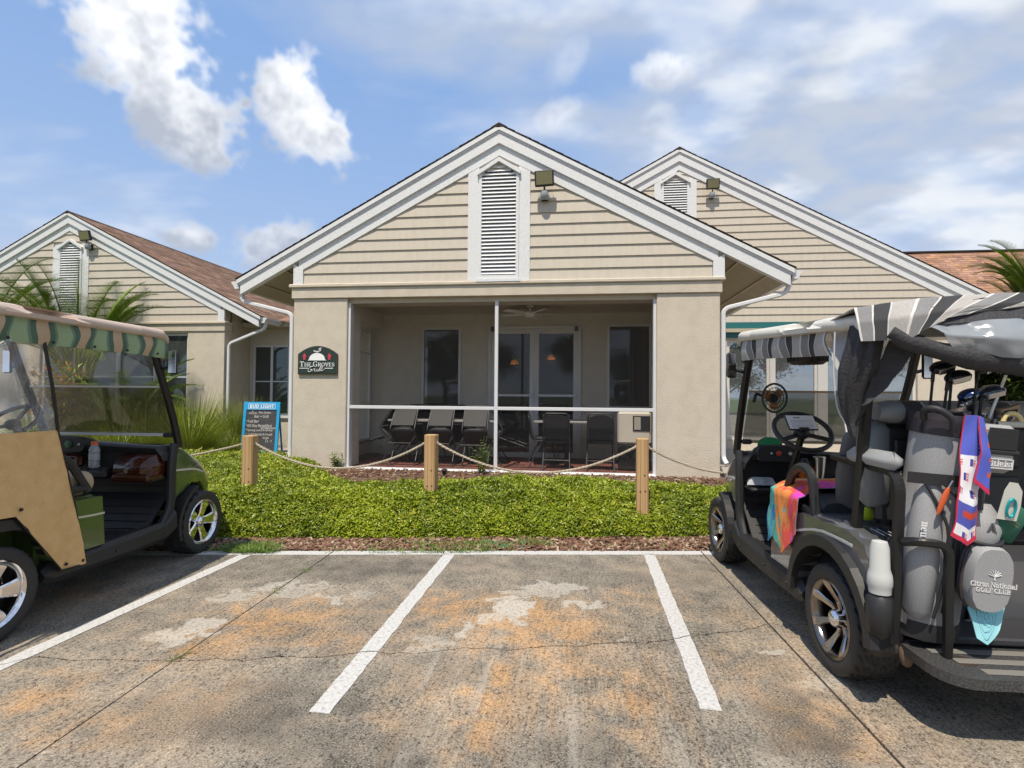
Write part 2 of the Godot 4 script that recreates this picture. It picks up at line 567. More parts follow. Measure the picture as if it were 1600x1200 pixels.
# ------------------------------------------------------------------ buildings
# sloped shingle courses on a roof plane: from the eave line (e0..e1) up to the ridge line (r0..r1)
func shingles(b: MB, e0: Vector3, e1: Vector3, r0: Vector3, r1: Vector3, tones: Array, sd: int) -> void:
	var rg := RandomNumberGenerator.new()
	rg.seed = sd
	var up := (r0 - e0)
	var n := up.cross(e1 - e0).normalized()
	if n.y < 0: n = -n
	var rows := int(up.length() / 0.14)
	var len_ := (e1 - e0).length()
	var flip := up.cross(e1 - e0).y < 0
	for i in rows:
		var t0 := float(i) / rows
		var t1: float = min(1.0, (i + 1.25) / rows)
		var x := -rg.randf() * 0.3
		while x < len_:
			var w := rg.randf_range(0.15, 0.34)
			var a: float = clampf(x / len_, 0, 1)
			var c: float = clampf((x + w - 0.006) / len_, 0, 1)
			x += w
			if c - a < 1e-4: continue
			b.c = (tones[rg.randi() % tones.size()] as Color) * rg.randf_range(0.82, 1.18)
			var h := 0.007 + rg.randf() * 0.006
			var p0 := e0.lerp(r0, t0).lerp(e1.lerp(r1, t0), a) + n * h
			var p1 := e0.lerp(r0, t0).lerp(e1.lerp(r1, t0), c) + n * h
			var p2 := e0.lerp(r0, t1).lerp(e1.lerp(r1, t1), c) + n * 0.001
			var p3 := e0.lerp(r0, t1).lerp(e1.lerp(r1, t1), a) + n * 0.001
			var q0 := p0 - n * h
			var q1 := p1 - n * h
			if flip:
				b.quad(p0, p1, p2, p3); b.quad(q0, q1, p1, p0)
			else:
				b.quad(p3, p2, p1, p0); b.quad(p0, p1, q1, q0)

# band of constant vertical height that follows the rake from the apex down both sides; tops at ya, thickness z0..z1
func rake(cx: float, ya: float, h: float, slope: float, x0: float, x1: float, z0: float, z1: float, sgn: float) -> MB:
	var b := MB.new()
	var poly := PackedVector2Array([Vector2(cx + sgn * x0, ya - slope * x0 - h), Vector2(cx + sgn * x1, ya - slope * x1 - h), Vector2(cx + sgn * x1, ya - slope * x1), Vector2(cx + sgn * x0, ya - slope * x0)])
	b.prism(poly, z0, z1)
	return b

# a gabled end wall: siding, frieze, rake boards, corner boards, louvre
func gable(o: Node3D, cx: float, zf: float, hw: float, yb: float, ytop: float, sl: float, ov: float, zback: float, lv: Array, lap: float, k: float, xmin := -99.0, xmax := 99.0) -> void:
	var ywall := ytop - 0.12 * k           # underside of the sheathing at the apex
	var yfr := ytop - 0.297 * k            # top of the frieze
	var hfr := 0.18 * k
	# backing wall
	var bk := MB.new()
	bk.prism(PackedVector2Array([Vector2(cx - hw, yb), Vector2(cx + hw, yb), Vector2(cx + hw, ywall - sl * hw), Vector2(cx, ywall), Vector2(cx - hw, ywall - sl * hw)]), zf - 0.2, zf - 0.004)
	part(bk, "gable_wall", M.siding, o)
	# clapboards, left and right of the louvre
	var lx: float = lv[0]
	var lw: float = lv[1]
	var yl: float = lv[2]
	var y := yb
	while y < yfr - hfr:
		var y1 := y + lap
		for sg in [-1.0, 1.0]:
			var xin: float = lx + sg * lw if y < yl else cx
			if sg < 0 and y >= yl: xin = cx
			var lim0: float = min(hw - 0.155 * k, (yfr - hfr * 0.4 - y) / sl)
			var lim1: float = min(hw - 0.155 * k, (yfr - hfr * 0.4 - y1) / sl)
			if y1 > yfr - hfr * 0.4: lim1 = 0.001
			var xo0: float = cx + sg * lim0
			var xo1: float = cx + sg * max(lim1, sg * (xin - cx) + 0.001)
			if sg * (xo0 - xin) < 0.02: continue
			if sg < 0 and xin < xmin: continue
			if sg > 0 and xo0 < xmin: continue
			var b := MB.new()
			var p := [Vector3(xin, y, zf + 0.024), Vector3(xo0, y, zf + 0.024), Vector3(xo1, y1, zf + 0.004), Vector3(xin, y1, zf + 0.004)]
			var q := [Vector3(xin, y, zf - 0.003), Vector3(xo0, y, zf - 0.003)]
			if sg > 0:
				b.quad(p[0], p[1], p[2], p[3]); b.quad(q[0], q[1], p[1], p[0])
			else:
				b.quad(p[1], p[0], p[3], p[2]); b.quad(q[1], q[0], p[0], p[1])
			part(b, "clapboard", M.siding, o)
		y = y1
	# rake trim on both sides
	for sg in [-1.0, 1.0]:
		var xe := hw + ov
		if sg < 0 and cx - xe < xmin: xe = max(0.5, cx - xmin)
		part(rake(cx, yfr + 0.004, hfr + 0.004, sl, 0.0, hw - 0.075 * k, zf - 0.004, zf + 0.036, sg), "frieze_board", M.trim, o)
		part(rake(cx, ytop - 0.125 * k, 0.172 * k, sl, 0.0, xe - 0.06, zf - 0.03, zf + 0.075, sg), "rake_board", M.trim, o)
		part(rake(cx, ytop - 0.105 * k, 0.026 * k, sl, 0.0, xe - 0.03, zf - 0.03, zf + 0.088, sg), "trim_strip", M.trim, o)
		part(rake(cx, ytop - 0.036 * k, 0.066 * k, sl, 0.0, xe - 0.01, zf - 0.03, zf + 0.105, sg), "drip_board", M.trim, o)
		# corner board with a mitred head
		var xa := hw + 0.015
		var xb := hw - 0.15 * k
		if cx + sg * xa > xmin:
			var cb := MB.new()
			cb.prism(PackedVector2Array([Vector2(cx + sg * xb, yb), Vector2(cx + sg * xa, yb), Vector2(cx + sg * xa, yfr - sl * xa), Vector2(cx + sg * xb, yfr - hfr - sl * xb)]), zf - 0.004, zf + 0.040)
			part(cb, "corner_board", M.trim, o)
		# roof slab and soffit
		var rf := MB.new()
		rf.prism(PackedVector2Array([Vector2(cx, ytop - 0.036 * k), Vector2(cx, ytop - 0.012), Vector2(cx + sg * xe, ytop - 0.012 - sl * xe), Vector2(cx + sg * xe, ytop - 0.036 * k - sl * xe)]), zback, zf + 0.102)
		var roof := part(rf, "roof", M.dark_gap, o)
		var sf := MB.new()
		sf.prism(PackedVector2Array([Vector2(cx + sg * (hw - 0.05), ytop - 0.19 * k - sl * (hw - 0.05)), Vector2(cx + sg * (hw - 0.05), ytop - 0.040 * k - sl * (hw - 0.05)), Vector2(cx + sg * (xe - 0.04), ytop - 0.040 * k - sl * (xe - 0.04)), Vector2(cx + sg * (xe - 0.04), ytop - 0.19 * k - sl * (xe - 0.04))]), zback, zf - 0.032)
		part(sf, "soffit", M.soffit, o)
		for rr in [0.30, 0.72]:
			var xs: float = hw + (xe - hw) * rr
			var st := MB.new()
			st.prism(PackedVector2Array([Vector2(cx + sg * (xs - 0.02), ytop - 0.19 * k - sl * xs - 0.014), Vector2(cx + sg * (xs + 0.02), ytop - 0.19 * k - sl * xs - 0.014), Vector2(cx + sg * (xs + 0.02), ytop - 0.18 * k - sl * xs), Vector2(cx + sg * (xs - 0.02), ytop - 0.18 * k - sl * xs)]), zback, zf - 0.034)
			part(st, "soffit_strip", M.soffit, o)
		var sh := MB.new()
		var tones := [Color(0.20, 0.115, 0.075), Color(0.235, 0.14, 0.095), Color(0.17, 0.10, 0.07), Color(0.26, 0.165, 0.115)]
		shingles(sh, Vector3(cx + sg * (xe + 0.012), ytop - 0.012 - sl * (xe + 0.012), zf + 0.112), Vector3(cx + sg * (xe + 0.012), ytop - 0.012 - sl * (xe + 0.012), zback), Vector3(cx, ytop - 0.01, zf + 0.112), Vector3(cx, ytop - 0.01, zback), tones, int(cx * 10 + sg + 500))
		var so := part(sh, "shingles", M.shingle, roof)
		so.set_meta("kind", "stuff")
		# box gutter along the eave
		var gx: float = cx + sg * (xe + 0.005)
		var gy: float = ytop - 0.05 - sl * xe
		if gx > xmin:
			var gt := MB.new()
			gt.prism(PackedVector2Array([Vector2(gx - sg * 0.03, gy - 0.115), Vector2(gx + sg * 0.055, gy - 0.115), Vector2(gx + sg * 0.075, gy - 0.06), Vector2(gx + sg * 0.11, gy - 0.02), Vector2(gx + sg * 0.11, gy + 0.005), Vector2(gx - sg * 0.03, gy + 0.005)]), zback, zf + 0.05)
			part(gt, "gutter", M.alum, o)
	# ridge cap
	var rc := MB.new()
	rc.c = Color(0.075, 0.055, 0.048)
	rc.prism(PackedVector2Array([Vector2(cx - 0.12, ytop - 0.12 * sl - 0.005), Vector2(cx + 0.12, ytop - 0.12 * sl - 0.005), Vector2(cx + 0.12, ytop - 0.12 * sl + 0.008), Vector2(cx, ytop + 0.012), Vector2(cx - 0.12, ytop - 0.12 * sl + 0.008)]), zback, zf + 0.105)
	part(rc, "ridge_cap", M.shingle, o)
	# louvre with a pointed head
	louvre(o, lx, zf, lv[3], lw, yb + 0.025, yl, k, sl)

func louvre(o: Node3D, cx: float, zf: float, hwi: float, hwo: float, y0: float, y1: float, k: float, sl: float) -> void:
	for sg in [-1.0, 1.0]:
		var b := MB.new()
		var ytop_in := y1 + 0.02
		b.prism(PackedVector2Array([Vector2(cx + sg * hwi, y0 - 0.02), Vector2(cx + sg * hwo, y0 - 0.02), Vector2(cx + sg * hwo, ytop_in), Vector2(cx + sg * hwi, ytop_in + sl * (hwo - hwi))]), zf - 0.003, zf + 0.032)
		part(b, "side_board", M.trim, o)
	var lo := Node3D.new()
	lo.name = "louvre"
	o.add_child(lo, true)
	var ysp := y1 - 0.02
	var ypk := ysp + hwi * 0.62
	var f := MB.new()
	var t := 0.045 * k
	f.prism(PackedVector2Array([Vector2(cx - hwi, y0), Vector2(cx - hwi + t, y0), Vector2(cx - hwi + t, ysp), Vector2(cx - hwi, ysp)]), zf - 0.003, zf + 0.05)
	f.prism(PackedVector2Array([Vector2(cx + hwi - t, y0), Vector2(cx + hwi, y0), Vector2(cx + hwi, ysp), Vector2(cx + hwi - t, ysp)]), zf - 0.003, zf + 0.05)
	f.prism(PackedVector2Array([Vector2(cx - hwi + t, y0), Vector2(cx + hwi - t, y0), Vector2(cx + hwi - t, y0 + t * 1.3), Vector2(cx - hwi + t, y0 + t * 1.3)]), zf - 0.003, zf + 0.05)
	for sg in [-1.0, 1.0]:
		f.prism(PackedVector2Array([Vector2(cx + sg * (hwi + 0.025), ysp - 0.03), Vector2(cx + sg * (hwi + 0.025), ysp + 0.03), Vector2(cx, ypk + 0.05), Vector2(cx, ypk - 0.015)]), zf - 0.003, zf + 0.085)
	f.box(Vector3(cx - hwi - 0.03, y0 - 0.045, zf - 0.003), Vector3(cx + hwi + 0.03, y0 - 0.001, zf + 0.07))
	part(f, "louvre_frame", M.trim, lo)
	var bk := MB.new()
	bk.prism(PackedVector2Array([Vector2(cx - hwi + 0.02, y0 + 0.02), Vector2(cx + hwi - 0.02, y0 + 0.02), Vector2(cx + hwi - 0.02, ysp), Vector2(cx, ypk), Vector2(cx - hwi + 0.02, ysp)]), zf - 0.003, zf + 0.004)
	part(bk, "louvre_back", M.dark_gap, lo)
	var y := y0 + t * 1.3 + 0.01
	var pitch := 0.0575
	while y < ypk - 0.07:
		var hx: float = hwi - t - 0.002
		if y > ysp - 0.03: hx = (ypk - 0.03 - y) / (ypk - ysp) * hwi - 0.03
		if hx < 0.03: break
		var b := MB.new()
		b.prism(PackedVector2Array([Vector2(zf + 0.044, y), Vector2(zf + 0.05, y + 0.006), Vector2(zf + 0.014, y + 0.053), Vector2(zf + 0.008, y + 0.047)]), -hx, hx)
		var sm := b.done()
		var mi := inst(sm, "slat", M.trim, lo)
		# outline was drawn as (z, y) and pushed along x
		mi.transform = Transform3D(Basis(Vector3(0, 0, 1), Vector3(0, 1, 0), Vector3(-1, 0, 0)), Vector3(cx, 0, 0))
		y += pitch

# downspout along a path, rectangular section
func downspout(o: Node3D, pts: Array) -> void:
	var b := MB.new()
	b.bar(rounded(pts, 0.10, 6), 0.062, 0.075, Vector3.BACK, 0.012)
	part(b, "downspout", M.alum, o)

func frame_rect(b: MB, x0: float, x1: float, y0: float, y1: float, z0: float, z1: float, t: float) -> void:
	b.box(Vector3(x0, y0, z0), Vector3(x0 + t, y1, z1))
	b.box(Vector3(x1 - t, y0, z0), Vector3(x1, y1, z1))
	b.box(Vector3(x0 + t, y0, z0), Vector3(x1 - t, y0 + t, z1))
	b.box(Vector3(x0 + t, y1 - t, z0), Vector3(x1 - t, y1, z1))

func window(o: Node3D, x0: float, x1: float, y0: float, y1: float, z: float, t: float, glass: Material, bars := [], fm: Material = null, posts := []) -> Node3D:
	var w := Node3D.new()
	w.name = "window"
	o.add_child(w, true)
	var b := MB.new()
	frame_rect(b, x0, x1, y0, y1, z - 0.03, z + 0.025, t)
	part(b, "frame", fm if fm else M.alum, w)
	for y in bars:
		var q := MB.new()
		q.box(Vector3(x0 + t, y - 0.014, z - 0.02), Vector3(x1 - t, y + 0.014, z + 0.018))
		part(q, "bar", fm if fm else M.alum, w)
	for x in posts:
		var q := MB.new()
		q.box(Vector3(x - 0.03, y0 + t, z - 0.02), Vector3(x + 0.03, y1 - t, z + 0.019))
		part(q, "mullion", fm if fm else M.alum, w)
	var g := MB.new()
	g.box(Vector3(x0 + t, y0 + t, z - 0.008), Vector3(x1 - t, y1 - t, z - 0.002))
	part(g, "pane", glass, w)
	return w

# wall in the xy plane with rectangular openings [x0, x1, y0, y1]
func wall_with(x0: float, x1: float, y0: float, y1: float, z0: float, z1: float, holes: Array) -> MB:
	var b := MB.new()
	var xs := [x0, x1]
	for h in holes: xs.append_array([h[0], h[1]])
	xs.sort()
	for i in xs.size() - 1:
		if xs[i + 1] - xs[i] < 0.002: continue
		var xm: float = (xs[i] + xs[i + 1]) / 2
		var yy := y0
		for h in holes:
			if xm > h[0] and xm < h[1]:
				if h[2] > yy: b.box(Vector3(xs[i], yy, z0), Vector3(xs[i + 1], h[2], z1))
				yy = h[3]
		if y1 > yy: b.box(Vector3(xs[i], yy, z0), Vector3(xs[i + 1], y1, z1))
	return b

func make_buildings() -> void:
	# ---- the porch wing
	var o := thing("porch_building", "cream gabled porch wing with screened opening behind the hedge", "building")
	for sg in [-1.0, 1.0]:
		var b := MB.new()
		var xi := 2.435
		var xo := 3.35
		b.bbox(Vector3(min(sg * xi, sg * xo), 0.0, -0.55), Vector3(max(sg * xi, sg * xo), 2.875, 0.0), 0.012)
		part(b, "pier", M.stucco, o)
		var c := MB.new()
		var wx0: float = min(sg * 2.60, sg * 3.33)
		var wx1: float = max(sg * 2.60, sg * 3.33)
		if sg > 0:
			c.box(Vector3(wx0, 0.0, -4.4), Vector3(wx1, 3.50, -0.552))
		else:
			c.box(Vector3(-3.33, 0.0, -2.2), Vector3(-2.95, 0.42, -0.552))
			c.box(Vector3(-3.33, 2.62, -2.2), Vector3(-2.58, 3.50, -0.552))
			c.box(Vector3(-3.33, 0.0, -4.4), Vector3(-2.58, 3.50, -2.202))
		part(c, "side_wall", M.stucco, o)
	# plaster kick at the foot of the left pier
	var kick := MB.new()
	kick.prism(PackedVector2Array([Vector2(-3.352, 0.1), Vector2(-3.352, 0.48), Vector2(-3.375, 0.34), Vector2(-3.43, 0.24), Vector2(-3.44, 0.1)]), -0.5, -0.004)
	part(kick, "pier_foot", M.stucco, o)
	var lb := MB.new()
	lb.bbox(Vector3(-3.375, 2.875, -0.5), Vector3(3.375, 3.045, 0.032), 0.006)
	part(lb, "lintel", M.stucco, o)
	lb = MB.new()
	lb.bbox(Vector3(-3.415, 3.047, -0.5), Vector3(3.415, 3.105, 0.062), 0.012)
	part(lb, "ledge", M.stucco, o)
	gable(o, 0.03, 0.0, 3.36, 3.107, 5.545, 0.537, 0.98, -4.45, [0.03, 0.488, 4.80, 0.315], 0.1745, 1.0)
	# downspouts at both front corners
	downspout(o, [Vector3(-4.30, 3.10, -0.05), Vector3(-4.30, 2.86, -0.05), Vector3(-3.405, 2.64, -0.06), Vector3(-3.405, 0.32, -0.06), Vector3(-3.47, 0.25, 0.0)])
	downspout(o, [Vector3(4.36, 3.10, -0.05), Vector3(4.30, 2.86, -0.05), Vector3(3.405, 2.64, -0.06), Vector3(3.405, 0.42, -0.06), Vector3(3.44, 0.34, 0.02)])
	# porch shell
	var b := MB.new()
	b.box(Vector3(-2.6, 2.90, -2.2), Vector3(2.7, 2.96, -0.05))
	part(b, "porch_ceiling", M.soffit, o)
	b = MB.new()
	b.box(Vector3(-2.43, 2.80, -0.42), Vector3(2.43, 2.873, -0.08))
	part(b, "head_trim", M.stucco, o)
	b = wall_with(-2.58, 2.72, 0.1, 2.9, -2.2, -2.0, [[-1.78, -1.0, 1.0, 2.645], [-0.455, 1.315, 0.15, 2.655], [1.80, 2.62, 1.09, 2.68]])
	part(b, "back_wall", M.stucco, o)
	b = MB.new()
	b.box(Vector3(-3.4, -0.1, -4.4), Vector3(3.4, 0.13, -0.004))
	part(b, "floor_slab", M.walk, o)
	b = MB.new()
	b.bbox(Vector3(-2.433, 0.02, -0.12), Vector3(2.433, 0.158, 0.035), 0.012)
	part(b, "sill", M.trim, o)
	# brick floor: running bond, far too small to pick apart
	var br := MB.new()
	var zz := -0.125
	var row := 0
	while zz > -1.98:
		var xx := -2.58 + (0.105 if row % 2 else 0.0)
		while xx < 2.6:
			var t := rng.randf()
			br.c = Color(0.22, 0.075, 0.05).lerp(Color(0.12, 0.05, 0.042), t) * rng.randf_range(0.8, 1.2)
			var h := 0.147 + rng.randf() * 0.004
			br.box(Vector3(xx + 0.004, 0.128, zz - 0.098), Vector3(xx + 0.206, h, zz))
			xx += 0.21
		zz -= 0.104
		row += 1
	part(br, "brick_floor", M.brick, o).set_meta("kind", "stuff")
	# screen enclosure
	var se := Node3D.new()
	se.name = "screen_enclosure"
	o.add_child(se)
	var jy := [0.158, 2.80]
	for q in [[-2.433, -2.395], [2.392, 2.433]]:
		b = MB.new()
		b.box(Vector3(q[0], 0.158, -0.16), Vector3(q[1], 2.80, -0.045))
		part(b, "jamb", M.alum, se)
	b = MB.new()
	b.bbox(Vector3(-0.030, 0.158, -0.10), Vector3(0.024, 2.80, -0.045), 0.004)
	part(b, "post", M.alum, se)
	for q in [[-2.395, -0.030], [0.024, 2.392]]:
		b = MB.new()
		b.bbox(Vector3(q[0] + 0.001, 1.095, -0.095), Vector3(q[1] - 0.001, 1.146, -0.047), 0.004)
		part(b, "rail", M.alum, se)
		for yy in [[0.16, 1.094], [1.147, 2.798]]:
			b = MB.new()
			b.box(Vector3(q[0] + 0.002, yy[0], -0.076), Vector3(q[1] - 0.002, yy[1], -0.0755))
			part(b, "screen", M.screen_mesh, se)
	# windows and doors of the back wall
	window(o, -1.78, -1.0, 1.0, 2.645, -1.99, 0.045, M.glass_dark, [], M.frame)
	window(o, 1.80, 2.62, 1.09, 2.68, -1.99, 0.045, M.glass_dark, [], M.frame)
	b = MB.new()
	frame_rect(b, -0.455, 1.315, 0.15, 2.655, -2.04, -1.965, 0.055)
	part(b, "door_frame", M.frame, o)
	for k in 2:
		var x0: float = -0.398 + 0.83 * k
		var x1 := x0 + 0.826
		var d := Node3D.new()
		d.name = "door"
		o.add_child(d, true)
		b = MB.new()
		frame_rect(b, x0, x1, 0.16, 2.598, -2.02, -1.98, 0.085)
		part(b, "door_leaf", M.frame, d)
		b = MB.new()
		b.box(Vector3(x0 + 0.086, 0.246, -2.004), Vector3(x1 - 0.086, 2.512, -1.998))
		part(b, "pane", M.glass_dark, d)
		b = MB.new()
		b.bar([Vector3(x0 + 0.03, 1.33, -1.94), Vector3(x1 - 0.03, 1.33, -1.94)], 0.03, 0.04)
		for e in [x0 + 0.05, x1 - 0.05]: b.box(Vector3(e - 0.02, 1.30, -1.979), Vector3(e + 0.02, 1.36, -1.925))
		part(b, "push_bar", M.alum, d)
		b = MB.new()
		var hx := x1 - 0.05 if k == 0 else x0 + 0.05
		b.box(Vector3(hx - 0.035, 0.95, -1.979), Vector3(hx + 0.035, 1.38, -1.96))
		part(b, "handle_plate", M.alum, d)
		b = MB.new()
		b.box(Vector3(x1 - 0.06 if k else x0, 2.55, -1.979), Vector3(x1 if k else x0 + 0.06, 2.64, -1.90))
		part(b, "closer", M.black_metal, d)
	# the glazed left side of the porch
	var lw := Node3D.new()
	lw.name = "window"
	o.add_child(lw, true)
	b = MB.new()
	for z in [-0.60, -1.30, -2.15]: b.box(Vector3(-2.94, 0.42, z - 0.035), Vector3(-2.89, 2.619, z + 0.035))
	for y in [0.44, 1.15, 2.14, 2.60]: b.box(Vector3(-2.94, y - 0.02, -2.114), Vector3(-2.89, y + 0.02, -0.636))
	part(b, "frame", M.frame, lw)
	for q in [[-0.636, -1.264], [-1.336, -2.114]]:
		b = MB.new()
		b.box(Vector3(-2.917, 0.44, q[1]), Vector3(-2.912, 2.59, q[0]))
		part(b, "pane", glass_mat(lin(0.04, 0.045, 0.045), 0.12, 0.0), lw)
	# dim dining room behind the doors
	b = MB.new()
	b.box(Vector3(-3.3, -0.05, -8.0), Vector3(6.0, 0.135, -4.402))
	part(b, "room_floor", M.soffit, o)
	b = MB.new()
	b.box(Vector3(-2.58, 2.80, -4.4), Vector3(2.6, 2.88, -2.202))
	b.box(Vector3(-3.3, 2.80, -8.0), Vector3(6.0, 2.88, -4.402))
	part(b, "room_ceiling", M.soffit, o)
	b = MB.new()
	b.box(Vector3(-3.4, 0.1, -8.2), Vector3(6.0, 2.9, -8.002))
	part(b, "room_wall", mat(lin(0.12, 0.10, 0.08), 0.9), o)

	# ---- the left wing
	o = thing("left_wing", "cream gabled wing with brown shingle roof behind the areca palm", "building")
	var cx := -10.68
	var hw := 3.985
	b = wall_with(cx - hw, cx + hw, 0.0, 2.74, -3.3, -3.0, [[-11.42, -7.595, 0.45, 2.70]])
	part(b, "front_wall", M.stucco, o)
	b = MB.new()
	b.box(Vector3(cx - hw - 0.02, 2.74, -3.25), Vector3(cx + hw + 0.02, 2.895, -2.975))
	part(b, "lintel", M.stucco, o)
	b = MB.new()
	b.bbox(Vector3(cx - hw - 0.05, 2.897, -3.25), Vector3(cx + hw + 0.05, 2.955, -2.94), 0.01)
	part(b, "ledge", M.stucco, o)
	gable(o, cx, -3.0, hw, 2.957, 5.585, 0.512, 0.93, -16.0, [cx + 0.05, 0.475, 4.72, 0.305], 0.1745, 0.95)
	b = MB.new()
	b.box(Vector3(cx + hw - 0.25, 0.0, -16.0), Vector3(cx + hw - 0.002, 3.36, -3.302))
	part(b, "side_wall", M.stucco, o)
	b = MB.new()
	b.box(Vector3(cx - hw, 0.0, -16.0), Vector3(cx - hw + 0.25, 3.36, -3.302))
	part(b, "side_wall", M.stucco, o)
	for q in [[-11.40, -10.36], [-10.36, -9.40], [-9.40, -8.44], [-8.44, -7.60]]:
		window(o, q[0], q[1], 0.46, 2.695, -3.08, 0.055, M.glass_left, [1.69])
	downspout(o, [Vector3(-5.73, 2.95, -3.05), Vector3(-5.75, 2.78, -3.05), Vector3(-6.62, 2.45, -3.06), Vector3(-6.62, 0.32, -3.06), Vector3(-6.58, 0.22, -2.98)])
	# ---- wall that links the left wing to the porch
	o = thing("link_building", "shaded recessed cream wall with sliding window behind the chalkboard", "building")
	b = wall_with(-6.69, -3.335, 0.0, 2.9, -4.2, -3.95, [[-6.60, -5.66, 0.80, 2.50]])
	part(b, "wall", M.stucco, o)
	window(o, -6.60, -5.66, 0.80, 2.50, -3.99, 0.045, M.glass_left, [1.62], null, [-6.13])
	b = MB.new()
	b.box(Vector3(-6.68, 0.74, -3.99), Vector3(-5.6, 0.80, -3.90))
	part(b, "sill", M.trim, o)
	b = MB.new()
	b.box(Vector3(-6.69, 2.9, -9.0), Vector3(-3.36, 3.0, -3.6))
	part(b, "eave", M.soffit, o)
	var sh := MB.new()
	shingles(sh, Vector3(-5.70, 3.02, -3.5), Vector3(-3.40, 3.02, -3.5), Vector3(-5.70, 5.2, -8.0), Vector3(-3.40, 5.2, -8.0), [Color(0.21, 0.12, 0.08), Color(0.25, 0.15, 0.10)], 77)
	part(sh, "shingles", M.shingle, o).set_meta("kind", "stuff")

	# ---- the right wing
	o = thing("right_wing", "tall cream gabled wing with wide reflecting windows behind the grey cart", "building")
	cx = 3.55
	hw = 6.2
	b = wall_with(3.46, cx + hw, 0.0, 2.68, -4.8, -4.5, [[4.62, 8.62, 0.35, 2.64]])
	part(b, "front_wall", M.stucco, o)
	b = MB.new()
	b.box(Vector3(3.46, 2.682, -4.75), Vector3(cx + hw + 0.02, 3.03, -4.47))
	part(b, "beam", M.teal, o)
	gable(o, cx, -4.5, hw, 3.032, 7.085, 0.539, 0.7, -18.0, [cx - 0.08, 0.475, 6.30, 0.31], 0.1725, 1.06, -2.0)
	for q in [[4.63, 5.56], [5.63, 6.58], [6.74, 8.61]]:
		window(o, q[0], q[1], 0.36, 2.635, -4.58, 0.06, M.glass_mirror, [], M.frame)
	for q in [[5.561, 5.629], [6.581, 6.739]]:
		b = MB.new()
		b.box(Vector3(q[0], 0.36, -4.62), Vector3(q[1], 2.638, -4.52))
		part(b, "mullion", M.frame, o)
	b = MB.new()
	b.box(Vector3(cx + hw - 0.25, 0.0, -18.0), Vector3(cx + hw - 0.002, 3.50, -4.802))
	part(b, "side_wall", M.stucco, o)

	# ---- hipped roof of the wing beyond
	o = thing("far_wing", "low wing with brown shingle roof showing above the right gable end", "building")
	b = MB.new()
	b.box(Vector3(7.0, 0.0, -16.0), Vector3(24.0, 3.9, -10.0))
	part(b, "wall", M.stucco, o)
	sh = MB.new()
	var tn := [Color(0.30, 0.165, 0.11), Color(0.25, 0.14, 0.10), Color(0.34, 0.20, 0.14), Color(0.36, 0.20, 0.11)]
	shingles(sh, Vector3(6.5, 3.85, -9.2), Vector3(24.5, 3.85, -9.2), Vector3(6.5, 6.42, -12.0), Vector3(24.5, 6.42, -12.0), tn, 5)
	shingles(sh, Vector3(24.5, 3.85, -14.8), Vector3(6.5, 3.85, -14.8), Vector3(24.5, 6.42, -12.0), Vector3(6.5, 6.42, -12.0), tn, 6)
	var rb := MB.new()
	rb.x = Transform3D(Basis(Vector3(0, 0, -1), Vector3(0, 1, 0), Vector3(1, 0, 0)), Vector3.ZERO)
	rb.prism(PackedVector2Array([Vector2(9.2, 3.82), Vector2(12.0, 6.40), Vector2(14.8, 3.82)]), 6.5, 24.5)
	var rfo := part(rb, "roof", M.dark_gap, o)
	part(sh, "shingles", M.shingle, rfo).set_meta("kind", "stuff")
	b = MB.new()
	b.c = Color(0.03, 0.02, 0.018)
	b.bar([Vector3(6.5, 6.42, -12.0), Vector3(24.5, 6.42, -12.0)], 0.22, 0.05)
	part(b, "ridge_cap", M.shingle, rfo)

	# ---- flood lights
	var fl := floodlight("black floodlight with grey sensor beside the louvre of the porch gable", Vector3(0.745, 4.52, 0.02), 1.0)
	copy(fl, "small black floodlight with grey sensor on the tall right gable", Vector3(4.27, 6.07, -4.48), 0.0)
	copy(fl, "dark floodlight half hidden by palm fronds on the left gable", Vector3(-10.1, 4.86, -2.98), 0.0)

func floodlight(label: String, at: Vector3, s: float) -> Node3D:
	var o := thing("floodlight", label, "floodlight", at, 0.0, "floodlights on the gable walls")
	var b := MB.new()
	b.x = xf(Vector3(0, 0.09, 0.17), Vector3(14, 0, 2))
	b.bbox(Vector3(-0.145, -0.115, -0.03), Vector3(0.145, 0.115, 0.03), 0.01)
	for k in 5: b.box(Vector3(-0.12 + k * 0.055, -0.1, -0.055), Vector3(-0.112 + k * 0.055, 0.1, -0.03))
	part(b, "housing", M.black_plastic, o)
	b = MB.new()
	b.x = xf(Vector3(0, 0.09, 0.17), Vector3(14, 0, 2))
	b.box(Vector3(-0.122, -0.088, 0.0301), Vector3(0.122, 0.096, 0.0335))
	part(b, "lens", mat(lin(0.30, 0.27, 0.17), 0.12, 0.35), o)
	b = MB.new()
	b.tube([Vector3(0, -0.02, 0.15), Vector3(0, -0.09, 0.10), Vector3(0, -0.12, 0.02)], 0.014, 8)
	b.box(Vector3(-0.05, -0.2, 0.0), Vector3(0.05, -0.08, 0.03))
	part(b, "bracket", M.black_metal, o)
	b = MB.new()
	b.x = xf(Vector3(0, -0.13, 0.1), Vector3(20, 0, 0))
	var rings := []
	for q in [[-0.075, 0.055, 0.045], [-0.055, 0.07, 0.06], [0.02, 0.062, 0.06], [0.06, 0.045, 0.035]]:
		var ring := PackedVector3Array()
		for k in 12: ring.append(Vector3(cos(TAU * k / 12) * q[1], q[0], -sin(TAU * k / 12) * q[2]))
		rings.append(ring)
	b.loft(rings)
	part(b, "sensor", mat(lin(0.27, 0.30, 0.33), 0.4), o)
	return o

